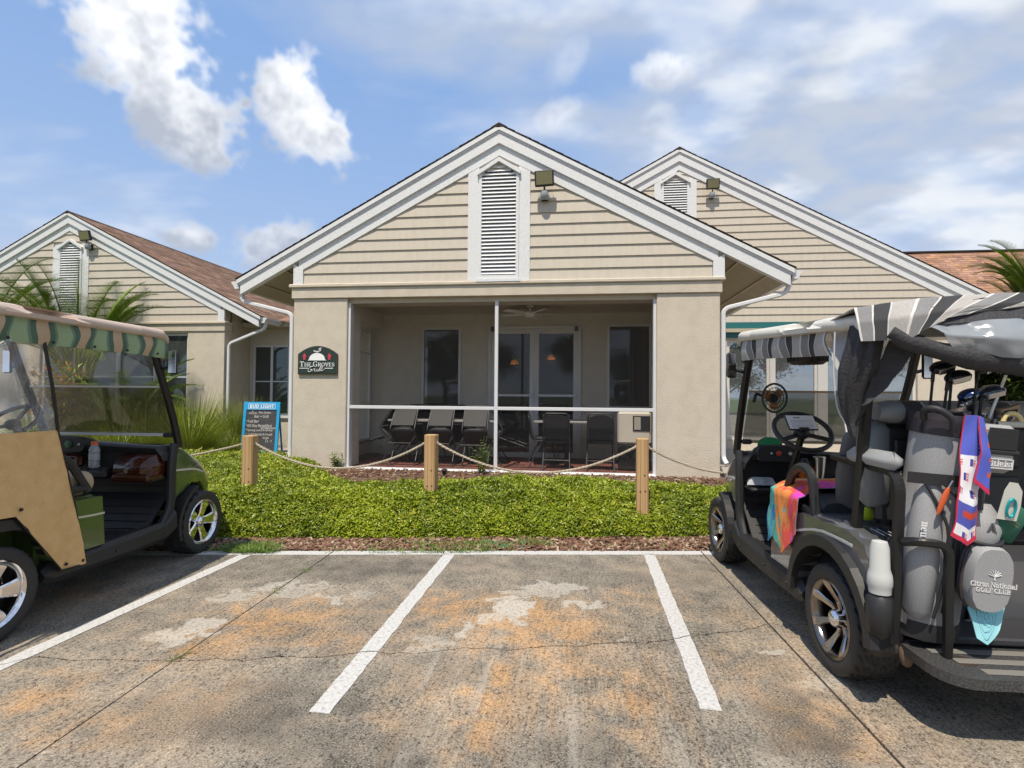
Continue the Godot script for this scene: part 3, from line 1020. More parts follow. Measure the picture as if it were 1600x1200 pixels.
# ------------------------------------------------------------------ ground
const PALE := [[0.88, 4.89, 0.14, 0.16, 1], [0.81, 5.08, 0.11, 0.09, 0.8], [1.29, 4.78, 0.1, 0.08, 0.8], [1.1, 4.48, 0.18, 0.09, 0.7], [0.61, 5.26, 0.05, 0.06, 0.8], [0.6, 5.42, 0.07, 0.05, 0.6], [-0.86, 5.47, 0.14, 0.1, 0.8], [-0.94, 5.0, 0.16, 0.08, 0.6], [-0.77, 4.8, 0.15, 0.09, 0.7], [-0.31, 4.9, 0.06, 0.05, 0.7], [-0.52, 4.71, 0.11, 0.06, 0.6], [2.26, 5.34, 0.08, 0.06, 0.7], [1.48, 5.34, 0.07, 0.04, 0.5], [0.93, 4.61, 0.21, 0.07, 0.6], [0.48, 5.47, 0.07, 0.07, 0.4], [-0.55, 4.83, 0.13, 0.09, 0.5], [-0.94, 5.6, 0.08, 0.05, 0.5], [-0.15, 4.83, 0.07, 0.06, 0.4], [2.44, 5.53, 0.06, 0.05, 0.4]]
const ORANGE := [[0.89, 4.98, 0.44, 0.32, 1], [1.24, 5.19, 0.32, 0.2, 0.7], [-0.49, 5.39, 0.42, 0.27, 0.85], [-0.35, 5.12, 0.31, 0.18, 0.6], [-0.66, 5.7, 0.19, 0.12, 0.7], [0.95, 5.96, 0.1, 0.41, 0.9], [1.28, 5.6, 0.24, 0.24, 0.5], [1.58, 5.81, 0.14, 0.3, 0.55], [-1.0, 6.15, 0.24, 0.15, 0.7], [0.43, 4.9, 0.24, 0.2, 0.45], [1.69, 4.61, 0.25, 0.21, 0.5], [-0.58, 6.32, 0.3, 0.11, 0.5], [0.12, 5.44, 0.31, 0.13, 0.4], [2.13, 5.48, 0.25, 0.26, 0.35], [-0.29, 6.05, 0.22, 0.14, 0.4], [2.16, 4.8, 0.23, 0.2, 0.3], [-1.95, 5.07, 0.36, 0.3, 0.55], [3.19, 4.92, 0.53, 0.52, 0.45], [2.4, 5.94, 0.3, 0.22, 0.5], [0.58, 5.97, 0.22, 0.23, 0.35]]
const DARK := [[0.05, 6.12, 0.26, 0.19, 0.8], [-0.31, 6.22, 0.28, 0.14, 0.6], [2.23, 5.74, 0.12, 0.21, 0.7], [2.25, 6.08, 0.14, 0.15, 0.6], [0.54, 6.32, 0.28, 0.13, 0.6], [-0.17, 4.3, 0.43, 0.21, 0.45], [2.05, 4.17, 0.33, 0.26, 0.4], [0.78, 4.08, 1.23, 0.22, 0.35], [-0.78, 4.39, 0.57, 0.17, 0.3], [1.43, 6.16, 0.14, 0.11, 0.4], [0.61, 5.71, 0.18, 0.12, 0.35], [-1.52, 5.33, 0.3, 0.21, 0.4], [2.13, 5.99, 0.12, 0.13, 0.6], [0.21, 5.07, 0.23, 0.28, 0.35], [1.19, 6.23, 0.19, 0.11, 0.35]]

func front_z(x: float) -> float:
	return 3.775 - 0.153 * (x - 0.15)

func concrete_texture() -> ImageTexture:
	var w := 2048
	var h := 1024
	var dat := PackedByteArray()
	dat.resize(w * h * 3)
	var big := noise(41, 0.8, 4)
	var mid := noise(42, 4.5, 4)
	var fine := noise(43, 34.0, 3)
	var grit := noise(48, 95.0, 2)
	var speck := noise(44, 55.0, 1, FastNoiseLite.TYPE_CELLULAR)
	speck.cellular_return_type = FastNoiseLite.RETURN_DISTANCE
	speck.cellular_jitter = 1.0
	var spz := noise(45, 3.0, 3)
	var broom := noise(46, 1.0, 3)
	for j in h:
		var z := 3.4 + 3.5 * (j + 0.5) / h
		for i in w:
			var x := -3.4 + 7.0 * (i + 0.5) / w
			var nb := big.get_noise_2d(x, z)
			var nm := mid.get_noise_2d(x, z)
			var nf := fine.get_noise_2d(x, z)
			var gr := grit.get_noise_2d(x, z)
			var br := broom.get_noise_2d(x * 75.0 + nm * 0.6, z * 4.0)
			var wx := x + nm * 0.16
			var wz := z + mid.get_noise_2d(x + 31.0, z) * 0.2
			var r := 0.225
			var g := 0.198
			var b := 0.160
			var k := 1.0 + nb * 0.38 + nm * 0.38 + nf * 0.45 + br * 0.32 + gr * 0.75
			var org := 0.04 + nb * 0.22 + nm * 0.14
			for q in ORANGE:
				var dx: float = (wx - q[0]) / (q[2] * 1.15)
				var dz: float = (wz - q[1]) / (q[3] * 1.15)
				var e := dx * dx + dz * dz
				if e < 2.6: org += q[4] * exp(-e * 1.3) * (0.85 + nm * 0.9)
			# drip streaks along the driving direction
			var st := streaks(broom, x, z)
			org += maxf(0.0, st) * 0.5 * smoothstep(4.9, 5.6, z)
			org = clampf(org, 0.0, 1.0)
			for q in DARK:
				var dx: float = (wx - q[0]) / (q[2] * 1.3)
				var dz: float = (wz - q[1]) / (q[3] * 1.3)
				var e := dx * dx + dz * dz
				if e < 2.6: k *= 1.0 - q[4] * 0.58 * exp(-e * 1.3) * (0.8 + nf * 0.9 + br * 0.8)
			r = lerpf(r, 0.34, org * 0.78); g = lerpf(g, 0.195, org * 0.78); b = lerpf(b, 0.085, org * 0.78)
			r *= k; g *= k; b *= k
			var pal := maxf(0.0, -st - 0.15) * 0.55 * smoothstep(5.1, 5.7, z)
			for q in PALE:
				var dx: float = (wx - q[0]) / q[2]
				var dz: float = (wz - q[1]) / q[3]
				var e := dx * dx + dz * dz
				if e < 2.0: pal = maxf(pal, q[4] * smoothstep(1.25, 0.75, e + nm * 0.7 + nf * 0.35) * 0.85)
			r = lerpf(r, 0.46 + nf * 0.08, pal); g = lerpf(g, 0.425 + nf * 0.08, pal); b = lerpf(b, 0.37 + nf * 0.08, pal)
			# exposed shell and aggregate
			var sp := speck.get_noise_2d(x * 1.6, z * 1.6)
			var ag := smoothstep(-0.80, -0.92, sp) * smoothstep(-0.35, 0.25, spz.get_noise_2d(x, z))
			r = lerpf(r, 0.60, ag * 0.75); g = lerpf(g, 0.55, ag * 0.75); b = lerpf(b, 0.44, ag * 0.75)
			if nf + gr * 0.5 < -0.5: r *= 0.55; g *= 0.5; b *= 0.45
			var c := Color(maxf(r, 0.02), maxf(g, 0.02), maxf(b, 0.015)).linear_to_srgb()
			var o := (j * w + i) * 3
			dat[o] = int(minf(c.r, 1) * 255); dat[o + 1] = int(minf(c.g, 1) * 255); dat[o + 2] = int(minf(c.b, 1) * 255)
	return ImageTexture.create_from_image(Image.create_from_data(w, h, false, Image.FORMAT_RGB8, dat))

func streaks(n: FastNoiseLite, x: float, z: float) -> float:
	if x < 0.35 or x > 2.3: return 0.0
	var edge := smoothstep(0.35, 0.6, x) * smoothstep(2.3, 1.95, x)
	return edge * (n.get_noise_2d(x * 5.5 + 40.0, z * 0.7) + 0.5 * n.get_noise_2d(x * 16.0, z * 1.2 + 9.0))

# flat slab from an outline in (x, z): top at y1, sides down to y0
func slab(b: MB, poly: PackedVector2Array, y0: float, y1: float) -> void:
	b.x = Transform3D(Basis(Vector3(1, 0, 0), Vector3(0, 0, -1), Vector3(0, 1, 0)), Vector3.ZERO)
	# outline (x, -z) so that it is counter-clockwise from above
	var p := PackedVector2Array()
	for q in poly: p.append(Vector2(q.x, -q.y))
	b.prism(p, y0, y1)

# same, with the uv of the concrete texture
func slab_uv(poly: PackedVector2Array, y0: float, y1: float) -> MB:
	var b := MB.new()
	var p := poly.duplicate()
	var area := 0.0
	for i in p.size(): area += p[i].cross(p[(i + 1) % p.size()])
	if area > 0: p.reverse()
	var ix := Geometry2D.triangulate_polygon(p)
	var U := func(q: Vector2) -> Vector2: return Vector2((q.x + 3.4) / 7.0, (q.y - 3.4) / 3.5)
	for i in range(0, ix.size(), 3):
		var a := p[ix[i]]
		var c := p[ix[i + 1]]
		var d := p[ix[i + 2]]
		if (c - a).cross(d - a) > 0:
			var t := c
			c = d
			d = t
		b.tri(Vector3(a.x, y1, a.y), Vector3(c.x, y1, c.y), Vector3(d.x, y1, d.y), U.call(a), U.call(c), U.call(d))
	for i in p.size():
		var a := p[i]
		var c := p[(i + 1) % p.size()]
		var ua: Vector2 = U.call(a)
		var uc: Vector2 = U.call(c)
		b.quad(Vector3(a.x, y0, a.y), Vector3(c.x, y0, c.y), Vector3(c.x, y1, c.y), Vector3(a.x, y1, a.y), ua, uc, uc, ua)
	return b

func make_ground() -> void:
	var g := MB.new()
	g.quad(Vector3(-350, -0.09, 350), Vector3(350, -0.09, 350), Vector3(350, -0.09, -350), Vector3(-350, -0.09, -350))
	var go := part(g, "ground", M.turf, self)
	structure(go)
	# ---- concrete, cut by two joints and one crack
	var lot := Node3D.new()
	lot.name = "parking_lot"
	add_child(lot)
	structure(lot)
	M.concrete = uv_mat(concrete_texture(), 0.88)
	M.concrete.normal_enabled = true
	M.concrete.normal_texture = normal_tex(noise(47, 0.32, 3), 2048, 6.0)
	M.concrete.normal_scale = 0.45
	M.concrete.heightmap_enabled = false
	var cr := [Vector2(-14, 6.35), Vector2(-2.6, 6.25), Vector2(-1.62, 6.04), Vector2(-1.47, 5.95), Vector2(-1.382, 5.85), Vector2(-1.2, 5.862), Vector2(-1.067, 5.83), Vector2(-0.9, 5.815), Vector2(-0.692, 5.80)]
	var c2 := [Vector2(-0.684, 5.80), Vector2(-0.5, 5.74), Vector2(-0.35, 5.745), Vector2(-0.221, 5.683), Vector2(0.0, 5.655), Vector2(0.174, 5.586), Vector2(0.45, 5.55), Vector2(0.7, 5.46), Vector2(0.948, 5.441), Vector2(1.1, 5.385), Vector2(1.278, 5.357), Vector2(1.5, 5.27), Vector2(1.65, 5.27), Vector2(1.834, 5.179), Vector2(2.0, 5.11), Vector2(2.2, 5.035), Vector2(2.386, 4.915)]
	var jag := func(l: Array) -> Array:
		var out := []
		for i in l.size() - 1:
			for k in 5:
				var p: Vector2 = (l[i] as Vector2).lerp(l[i + 1], k / 5.0)
				if i + k > 0: p += Vector2(rng.randf_range(-0.005, 0.005), rng.randf_range(-0.009, 0.009))
				out.append(p)
		out.append(l[-1])
		return out
	cr = jag.call(cr)
	c2 = jag.call(c2)
	var sl := func(z: float) -> float: return -0.75 + 0.033 * (z - 4.0)
	var sr := func(z: float) -> float: return 2.338 + 0.046 * (z - 3.69)
	var polys := []
	var back := 26.0
	# left slab: beyond the crack, before the crack
	var a := PackedVector2Array([Vector2(-14, front_z(-14)), Vector2(sl.call(front_z(-0.75)) - 0.005, front_z(-0.75))])
	var bq := PackedVector2Array([Vector2(sl.call(back) - 0.005, back), Vector2(-14, back)])
	var rev := cr.duplicate()
	rev.reverse()
	for p in rev: a.append(p - Vector2(0, 0.0055))
	for p in cr: bq.append(p + Vector2(0, 0.0055))
	polys.append_array([a, bq])
	a = PackedVector2Array([Vector2(sl.call(front_z(-0.75)) + 0.005, front_z(-0.75)), Vector2(sr.call(front_z(2.33)) - 0.005, front_z(2.33))])
	bq = PackedVector2Array([Vector2(sr.call(back) - 0.005, back), Vector2(sl.call(back) + 0.005, back)])
	rev = c2.duplicate()
	rev.reverse()
	for p in rev: a.append(p - Vector2(0, 0.0055))
	for p in c2: bq.append(p + Vector2(0, 0.0055))
	polys.append_array([a, bq])
	polys.append(PackedVector2Array([Vector2(sr.call(front_z(2.33)) + 0.005, front_z(2.33)), Vector2(14, front_z(14)), Vector2(14, back), Vector2(sr.call(back) + 0.005, back)]))
	for p in polys: part(slab_uv(p, -0.05, 0.0), "concrete_slab", M.concrete, lot)
	var jn := MB.new()
	jn.quad(Vector3(-14, -0.022, back), Vector3(14, -0.022, back), Vector3(14, -0.022, front_z(14)), Vector3(-14, -0.022, front_z(-14)))
	part(jn, "joint_filler", M.soil, lot)
	# ---- painted stall lines, cut where the concrete is
	var lines := [["front stripe", [Vector2(-14, front_z(-14) + 0.055), Vector2(-1.62, front_z(-1.62) + 0.06), Vector2(0.15, front_z(0.15) + 0.052), Vector2(1.75, front_z(1.75) + 0.054), Vector2(14, front_z(14) + 0.055)], 0.105]]
	for q in [[-1.41, 4.10, -1.47, 6.2], [0.228, 3.86, 0.225, 6.11], [1.875, 3.60, 1.848, 5.86], [3.53, 3.40, 3.53, 5.7], [-3.07, 4.30, -3.07, 6.4], [5.2, 3.2, 5.2, 5.5]]:
		lines.append(["stall stripe", [Vector2(q[0], q[1]), Vector2(q[2], q[3])], 0.092])
	for l in lines:
		var pts: Array = l[1]
		var lft := PackedVector2Array()
		var rgt := PackedVector2Array()
		for i in pts.size() - 1:
			var d: Vector2 = (pts[i + 1] - pts[i])
			var n := Vector2(-d.y, d.x).normalized() * float(l[2]) * 0.5
			var steps := int(d.length() / 0.05)
			for k in steps + 1:
				var p: Vector2 = pts[i] + d * (float(k) / steps)
				lft.append(p + n + Vector2(rng.randf_range(-1, 1), rng.randf_range(-1, 1)) * 0.0035)
				rgt.append(p - n + Vector2(rng.randf_range(-1, 1), rng.randf_range(-1, 1)) * 0.0035)
		rgt.reverse()
		lft.append_array(rgt)
		var b := MB.new()
		for p in polys:
			for piece in Geometry2D.intersect_polygons(lft, p):
				if Geometry2D.triangulate_polygon(piece).size() > 0: slab(b, piece, 0.0012, 0.004)
		part(b, "painted_stripe", M.paint, lot)
	# ---- planting bed: rises from the kerb line to the building
	var bed := MB.new()
	var nx := 60
	var nz := 24
	var bn := noise(51, 1.2, 3)
	var rows := []
	for j in nz + 1:
		var rowp := PackedVector3Array()
		for i in nx + 1:
			var x := lerpf(-14.0, 14.0, float(i) / nx)
			var z := lerpf(front_z(x) - 0.01, -3.4, pow(float(j) / nz, 1.2))
			rowp.append(Vector3(x, bed_y(x, z) + bn.get_noise_2d(x, z) * 0.012, z))
		rows.append(rowp)
	bed.smooth()
	for j in nz:
		for i in nx:
			bed.quad(rows[j][i], rows[j][i + 1], rows[j + 1][i + 1], rows[j + 1][i])
	structure(part(bed, "planting_bed", M.soil, self))
	# ---- walk between the left wing and the porch
	var wk := MB.new()
	slab(wk, PackedVector2Array([Vector2(-3.45, -0.15), Vector2(-3.45, -3.9), Vector2(-5.3, -3.9), Vector2(-5.35, -1.7), Vector2(-6.0, -1.0), Vector2(-9.0, -0.5), Vector2(-9.0, 0.1), Vector2(-5.3, -0.25), Vector2(-4.4, -0.8)]), 0.02, 0.165)
	structure(part(wk, "walkway", M.walk, self))
	var wk2 := MB.new()
	slab(wk2, PackedVector2Array([Vector2(3.52, 0.2), Vector2(3.52, -4.5), Vector2(10.5, -4.5), Vector2(10.5, 0.2)]), 0.02, 0.15)
	structure(part(wk2, "side_walkway", M.walk, self))

func bed_y(x: float, z: float) -> float:
	return -0.012 + 0.15 * smoothstep(3.4, 0.6, z)

# ------------------------------------------------------------------ plants
func multi(mesh: Mesh, m: Material, called: String, xs: Array, cols: Array, parent: Node = self) -> MultiMeshInstance3D:
	var mm := MultiMesh.new()
	mm.transform_format = MultiMesh.TRANSFORM_3D
	mm.use_colors = true
	mm.mesh = mesh
	mm.instance_count = xs.size()
	for i in xs.size():
		mm.set_instance_transform(i, xs[i])
		mm.set_instance_color(i, cols[i])
	var o := MultiMeshInstance3D.new()
	o.name = numbered(called) if parent == self else called
	o.multimesh = mm
	o.material_override = m
	parent.add_child(o, true)
	o.set_meta("kind", "stuff")
	return o

func leaf(b: MB, at: Vector3, dir: Vector3, up: Vector3, l: float, w: float, fold := 0.25) -> void:
	var d := dir.normalized()
	var s := d.cross(up).normalized()
	var n := s.cross(d).normalized()
	var mid := at + d * l * 0.5 - n * w * 0.1
	var tip := at + d * l - n * l * 0.12
	b.quad(at, mid + s * w * 0.5 + n * w * fold, tip, mid)
	b.quad(at, mid, tip, mid - s * w * 0.5 + n * w * fold)

func sprig(sd: int, n: int, spread: float, l: float, w: float) -> ArrayMesh:
	var r := RandomNumberGenerator.new()
	r.seed = sd
	var b := MB.new()
	for k in n:
		var a := r.randf() * TAU
		var e := r.randf_range(-0.25, 0.95)
		var d := Vector3(cos(a) * cos(e), sin(e), sin(a) * cos(e))
		var p := Vector3(r.randf_range(-1, 1), r.randf_range(-0.5, 0.7), r.randf_range(-1, 1)) * spread
		b.c = Color.WHITE * r.randf_range(0.75, 1.2)
		leaf(b, p, d, Vector3.UP if abs(e) < 0.8 else Vector3.RIGHT, l * r.randf_range(0.7, 1.25), w * r.randf_range(0.8, 1.2))
	return b.done()

# a thin, arching, tapering blade
func blade(b: MB, at: Vector3, dir: Vector3, l: float, w: float, droop: float, seg := 4) -> void:
	var p := at
	var d := dir.normalized()
	var s := d.cross(Vector3.UP)
	if s.length() < 0.01: s = Vector3.RIGHT
	s = s.normalized()
	for i in seg:
		var w0 := w * (1.0 - 0.85 * float(i) / seg)
		var w1 := w * (1.0 - 0.85 * float(i + 1) / seg)
		if i == seg - 1: w1 = w * 0.05
		var q := p + d * l / seg
		b.quad(p - s * w0 / 2, p + s * w0 / 2, q + s * w1 / 2, q - s * w1 / 2)
		p = q
		d = (d + Vector3.DOWN * droop / seg).normalized()

func hedge_h(x: float, z: float) -> float:
	# front edge and back edge of the clipped mound
	var f := 3.36 - 0.165 * (x - 0.1)
	var bk := hedge_back(x)
	if z > f or z < bk: return 0.0
	var rise := sqrt(clampf((f - z) / 0.26, 0.0, 1.0))
	var fall := sqrt(clampf((z - bk) / 0.35, 0.0, 1.0))
	return (0.345 + 0.02 * sin(x * 1.7) + 0.015 * sin(z * 3.1 + x) + 0.012 * sin(x * 7.3 + z * 5.0) + 0.010 * sin(x * 13.0 - z * 9.0) - maxf(bed_y(x, z), 0.0) * 0.95) * min(rise, fall)

func hedge_back(x: float) -> float:
	if x < -3.1: return lerpf(0.35, -0.45, smoothstep(-3.1, -3.6, x))
	if x < -1.0: return lerpf(0.35, 2.15, smoothstep(-3.1, -1.1, x))
	return lerpf(2.15, 1.72, smoothstep(-1.0, 0.6, x))

func make_plants() -> void:
	rng.seed = 101
	# ---- clipped jasmine
	var base := MB.new()
	base.smooth()
	var hd := thing("hedge", "low clipped bright green jasmine hedge between parking and porch", "hedge")
	var nx := 70
	var nz := 40
	var grid := []
	for j in nz + 1:
		var row := PackedVector3Array()
		for i in nx + 1:
			var x := lerpf(-5.2, 3.3, float(i) / nx)
			var f := 3.36 - 0.165 * (x - 0.1)
			var z := lerpf(f, hedge_back(x), float(j) / nz)
			row.append(Vector3(x, bed_y(x, z) + max(0.0, hedge_h(x, z) - 0.03) - 0.01, z))
		grid.append(row)
	for j in nz:
		for i in nx: base.quad(grid[j][i], grid[j][i + 1], grid[j + 1][i + 1], grid[j + 1][i])
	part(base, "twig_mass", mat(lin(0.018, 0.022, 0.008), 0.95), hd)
	var sp := []
	for k in 5: sp.append(sprig(200 + k, 14, 0.028, 0.026, 0.015))
	var sets := [[], [], [], [], []]
	var cols := [[], [], [], [], []]
	var tone := noise(61, 1.1, 3)
	for k in 30000:
		var x := rng.randf_range(-5.2, 3.3)
		var f := 3.36 - 0.165 * (x - 0.1)
		var bk := hedge_back(x)
		var z: float
		var y: float
		var out := Vector3.UP
		if k % 5 < 2:
			# the steep front
			z = f - pow(rng.randf(), 1.6) * 0.3
			y = rng.randf_range(0.2, 1.0) * hedge_h(x, z) if rng.randf() < 0.45 else hedge_h(x, z)
			out = Vector3(0, 0.5, 1.0)
		else:
			z = lerpf(f - 0.2, bk, rng.randf())
			y = hedge_h(x, z)
		y += bed_y(x, z) - 0.012 + rng.randf_range(-0.02, 0.016)
		if rng.randf() < 0.03: y += rng.randf_range(0.01, 0.04)
		var s := rng.randf_range(0.75, 1.3)
		var bs := Basis.from_euler(Vector3(rng.randf_range(-0.5, 0.5), rng.randf() * TAU, rng.randf_range(-0.5, 0.5))).scaled(Vector3.ONE * s)
		if out.z > 0.5: bs = Basis(Vector3.RIGHT, rng.randf_range(0.3, 1.1)) * bs
		var t := clampf(0.5 + tone.get_noise_2d(x, z) * 0.7 + rng.randf_range(-0.35, 0.35), 0, 1)
		var c := Color(0.13, 0.19, 0.010).lerp(Color(0.34, 0.40, 0.018), t)
		if rng.randf() < 0.08: c = Color(0.40, 0.40, 0.04)
		var q := k % 5 if k % 7 else (k / 7) % 5
		sets[q].append(Transform3D(bs, Vector3(x, y, z)))
		cols[q].append(c)
	for q in 5: multi(sp[q], M.leaf, "foliage", sets[q], cols[q], hd)
	# ---- bark mulch
	var chips := []
	for k in 3:
		var b := MB.new()
		var l := 0.045 + 0.012 * k
		b.x = xf(Vector3.ZERO, Vector3(0, 0, 0))
		b.box(Vector3(-l / 2, -0.004, -0.009), Vector3(l / 2, 0.004, 0.009))
		chips.append(b.done())
	var cs := [[], [], []]
	var cc := [[], [], []]
	for k in 15000:
		var x := rng.randf_range(-4.6, 4.2)
		var z: float
		if k % 3 == 0: z = lerpf(0.05, hedge_back(x) + 0.3, rng.randf())
		else: z = lerpf(front_z(x) - 0.02, 3.2 - 0.165 * (x - 0.1), rng.randf())
		if x < -3.4 and k % 3 == 0: z = rng.randf_range(-2.8, -0.3); x = rng.randf_range(-8.5, -5.2)
		cs[k % 3].append(Transform3D(Basis.from_euler(Vector3(rng.randf_range(-0.6, 0.6), rng.randf() * TAU, rng.randf_range(-0.5, 0.5))).scaled(Vector3(1, 1, rng.randf_range(0.6, 1.6))), Vector3(x, bed_y(x, z) + rng.randf_range(0.0, 0.025), z)))
		var t := rng.randf()
		cc[k % 3].append(Color(0.075, 0.036, 0.022).lerp(Color(0.25, 0.135, 0.085), t) if rng.randf() < 0.8 else Color(0.36, 0.27, 0.19))
	var md := thing("bark_mulch", "reddish brown bark mulch strewn over the planting bed", "mulch")
	md.set_meta("kind", "stuff")
	for k in 3: multi(chips[k], M.chip, "bark_chips", cs[k], cc[k], md)
	# ---- grass creeping over the kerb line
	var gb := MB.new()
	for q in [[-1.45, 3.98, 0.22, 1500], [-1.75, 4.02, 0.12, 90], [0.2, 3.70, 0.28, 420], [0.55, 3.60, 0.2, 360], [0.9, 3.45, 0.16, 260], [-0.2, 3.80, 0.3, 260], [1.35, 3.5, 0.2, 30], [1.9, 3.4, 0.15, 26], [0.0, 3.6, 0.25, 60], [-0.72, 3.93, 0.1, 30]]:
		for k in q[3]:
			var a := rng.randf() * TAU
			var r: float = sqrt(rng.randf()) * q[2]
			var x: float = q[0] + cos(a) * r * 1.2
			var z: float = min(q[1] + sin(a) * r * 0.7, front_z(x) + 0.06)
			gb.c = Color(0.07, 0.15, 0.015).lerp(Color(0.16, 0.25, 0.03), rng.randf())
			var ta := rng.randf() * TAU
			blade(gb, Vector3(x, max(bed_y(x, z), 0.0) - 0.005, z), Vector3(cos(ta) * 0.8, rng.randf_range(0.4, 1.2), sin(ta) * 0.8), rng.randf_range(0.04, 0.11), 0.006, 0.9, 3)
	var gro := part(gb, "creeping_grass", M.blade, self)
	tag(gro, "green grass creeping from the mulch over the white kerb stripe", "grass")
	gro.set_meta("kind", "stuff")
	# ---- weeds in the joint
	var wn := 0
	for q in [[-0.735, 4.42, 0.07, "smallest weed tuft in the concrete joint nearest the hedge"], [-0.715, 4.83, 0.11, "middle weed tuft in the concrete joint beside pale stain"], [-0.69, 5.76, 0.10, "weed tuft where the crack meets the concrete joint"]]:
		var b := MB.new()
		for k in 70:
			var ta := rng.randf() * TAU
			b.c = Color(0.07, 0.10, 0.02).lerp(Color(0.17, 0.19, 0.05), rng.randf())
			blade(b, Vector3(rng.randf_range(-0.012, 0.012), -0.01, rng.randf_range(-0.5, 0.5) * q[2]), Vector3(cos(ta), rng.randf_range(0.3, 1.0), sin(ta)), rng.randf_range(0.03, 0.07), 0.004, 0.8, 3)
		var o := part(b, "weed_tuft", M.blade, self)
		o.position = Vector3(q[0], 0, q[1])
		tag(o, q[3], "weed", "weeds in the concrete joint")
	# ---- arching ornamental grass beside the walk
	var n := 0
	for q in [[-5.75, -0.75, 1.05, 1.2, "large arching grass clump in front, beside the rope"], [-6.35, -1.75, 1.3, 1.3, "tall grass clump against the cream pier of the left wing"], [-7.0, -1.2, 1.2, 1.2, "grass clump seen right behind the cart windshield"], [-7.9, -1.1, 1.15, 1.1, "grass clump showing through the middle of the smoked windshield"], [-8.8, -0.6, 0.95, 1.0, "grass clump farthest left behind the smoked windshield"], [-5.75, -2.3, 1.15, 0.9, "darker upright grass clump just left of the chalkboard"], [-6.6, -0.2, 0.75, 0.9, "low grass clump in front below the windshield bar"], [-5.05, -0.75, 0.55, 0.6, "small grass clump left of the post before the chalkboard"]]:
		var o := thing("grass_clump", q[4], "ornamental grass", Vector3(q[0], bed_y(q[0], q[1]), q[1]), 0.0, "ornamental grass along the left wing")
		var b := MB.new()
		var dark: bool = n == 5
		for k in int(1100 * q[3]):
			var ta := rng.randf() * TAU
			var lean := rng.randf_range(0.12, 1.15)
			var t := rng.randf()
			b.c = Color(0.10, 0.16, 0.015).lerp(Color(0.36, 0.40, 0.05), t * (0.5 if dark else 1.0))
			if rng.randf() < 0.06: b.c = Color(0.34, 0.27, 0.10)
			var rr: float = sqrt(rng.randf()) * 0.22 * q[3]
			blade(b, Vector3(cos(ta) * rr, 0, sin(ta) * rr), Vector3(cos(ta) * lean, 1.25, sin(ta) * lean), q[2] * rng.randf_range(0.65, 1.1), 0.011, 1.1 if not dark else 0.5, 6)
		part(b, "blades", M.blade, o)
		n += 1
	# ---- palms
	areca("areca palm with feathery fronds rising before the left gable", Vector3(-9.25, 0.1, -1.9), 36, 2.2, 1.8)
	areca("lower areca palm with thin fronds at the left picture edge", Vector3(-11.6, 0.1, -1.9), 14, 2.2, 2.4)
	areca("young areca palm with arching fronds before the left wing windows", Vector3(-8.0, 0.1, -1.7), 20, 1.7, 0.5)
	# croton
	var cro := thing("croton_shrub", "orange and yellow leaved croton shrub under the areca palm", "shrub", Vector3(-8.75, 0.55, -1.0))
	leafy(cro, 520, Vector3(0.55, 0.62, 0.45), 0.75, [Color(0.34, 0.10, 0.02), Color(0.38, 0.22, 0.02), Color(0.30, 0.30, 0.02), Color(0.14, 0.2, 0.02)], 0.13, 0.045, 5)
	var fsh := thing("flowering_shrub", "small dark shrub with white blossoms between chalkboard and pier", "shrub", Vector3(-3.95, 0.1, -2.6))
	leafy(fsh, 420, Vector3(0.32, 0.42, 0.3), 0.42, [Color(0.05, 0.1, 0.015), Color(0.10, 0.16, 0.02), Color(0.20, 0.13, 0.04)], 0.07, 0.025, 6)
	var fb := MB.new()
	for k in 16:
		var p := Vector3(rng.randf_range(-0.3, 0.3), rng.randf_range(0.3, 0.85), rng.randf_range(-0.05, 0.32))
		for e in 5:
			var a := TAU * e / 5
			leaf(fb, p, Vector3(cos(a), sin(a), 0.3), Vector3.BACK, 0.02, 0.016)
	part(fb, "blossoms", mat(lin(0.75, 0.74, 0.66), 0.7), fsh)
	# weeds at the foot of the porch
	var w1 := thing("leafy_weed", "tall leafy weed growing at the foot of the white screen post", "weed", Vector3(-0.16, 0.12, 0.25))
	weedling(w1, 10, 0.62)
	var w2 := thing("leafy_weed", "low straggling weed at the left pier's inner corner", "weed", Vector3(-2.52, 0.12, 0.15))
	weedling(w2, 9, 0.36)
	# ---- palm and trees at the right end of the building
	areca("dense green palm rising over the far roof at the right edge", Vector3(13.75, 0.0, -8.0), 46, 1.9, 4.0)
	var tr := tree("broad dark tree behind the right wing, seen past the cart", Vector3(14.2, 0, -7.2), 3.6, 1.6, 31)
	tree("leafy tree low beside the right wing's corner", Vector3(11.6, 0, -6.2), 3.1, 1.3, 32)

func leafy(o: Node3D, n: int, r: Vector3, cy: float, tones: Array, l: float, w: float, sd: int) -> void:
	var rg := RandomNumberGenerator.new()
	rg.seed = sd
	var b := MB.new()
	for k in n:
		var d := Vector3(rg.randfn(), rg.randfn(), rg.randfn()).normalized()
		var p := d * pow(rg.randf(), 0.45) * r + Vector3(0, cy, 0)
		b.c = tones[rg.randi() % tones.size()] * rg.randf_range(0.8, 1.2)
		leaf(b, p, (d + Vector3(rg.randfn(), rg.randfn() * 0.6 + 0.3, rg.randfn()) * 0.6), Vector3.UP, l * rg.randf_range(0.7, 1.2), w, 0.2)
	part(b, "foliage", M.leaf, o)
	b = MB.new()
	for k in 7:
		var a := TAU * k / 7
		b.tube([Vector3(cos(a) * 0.03, 0, sin(a) * 0.03), Vector3(cos(a) * r.x * 0.4, cy * 0.6, sin(a) * r.z * 0.4), Vector3(cos(a) * r.x * 0.7, cy + r.y * 0.3, sin(a) * r.z * 0.7)], [0.012, 0.008, 0.004], 5)
	part(b, "stems", M.bark, o)

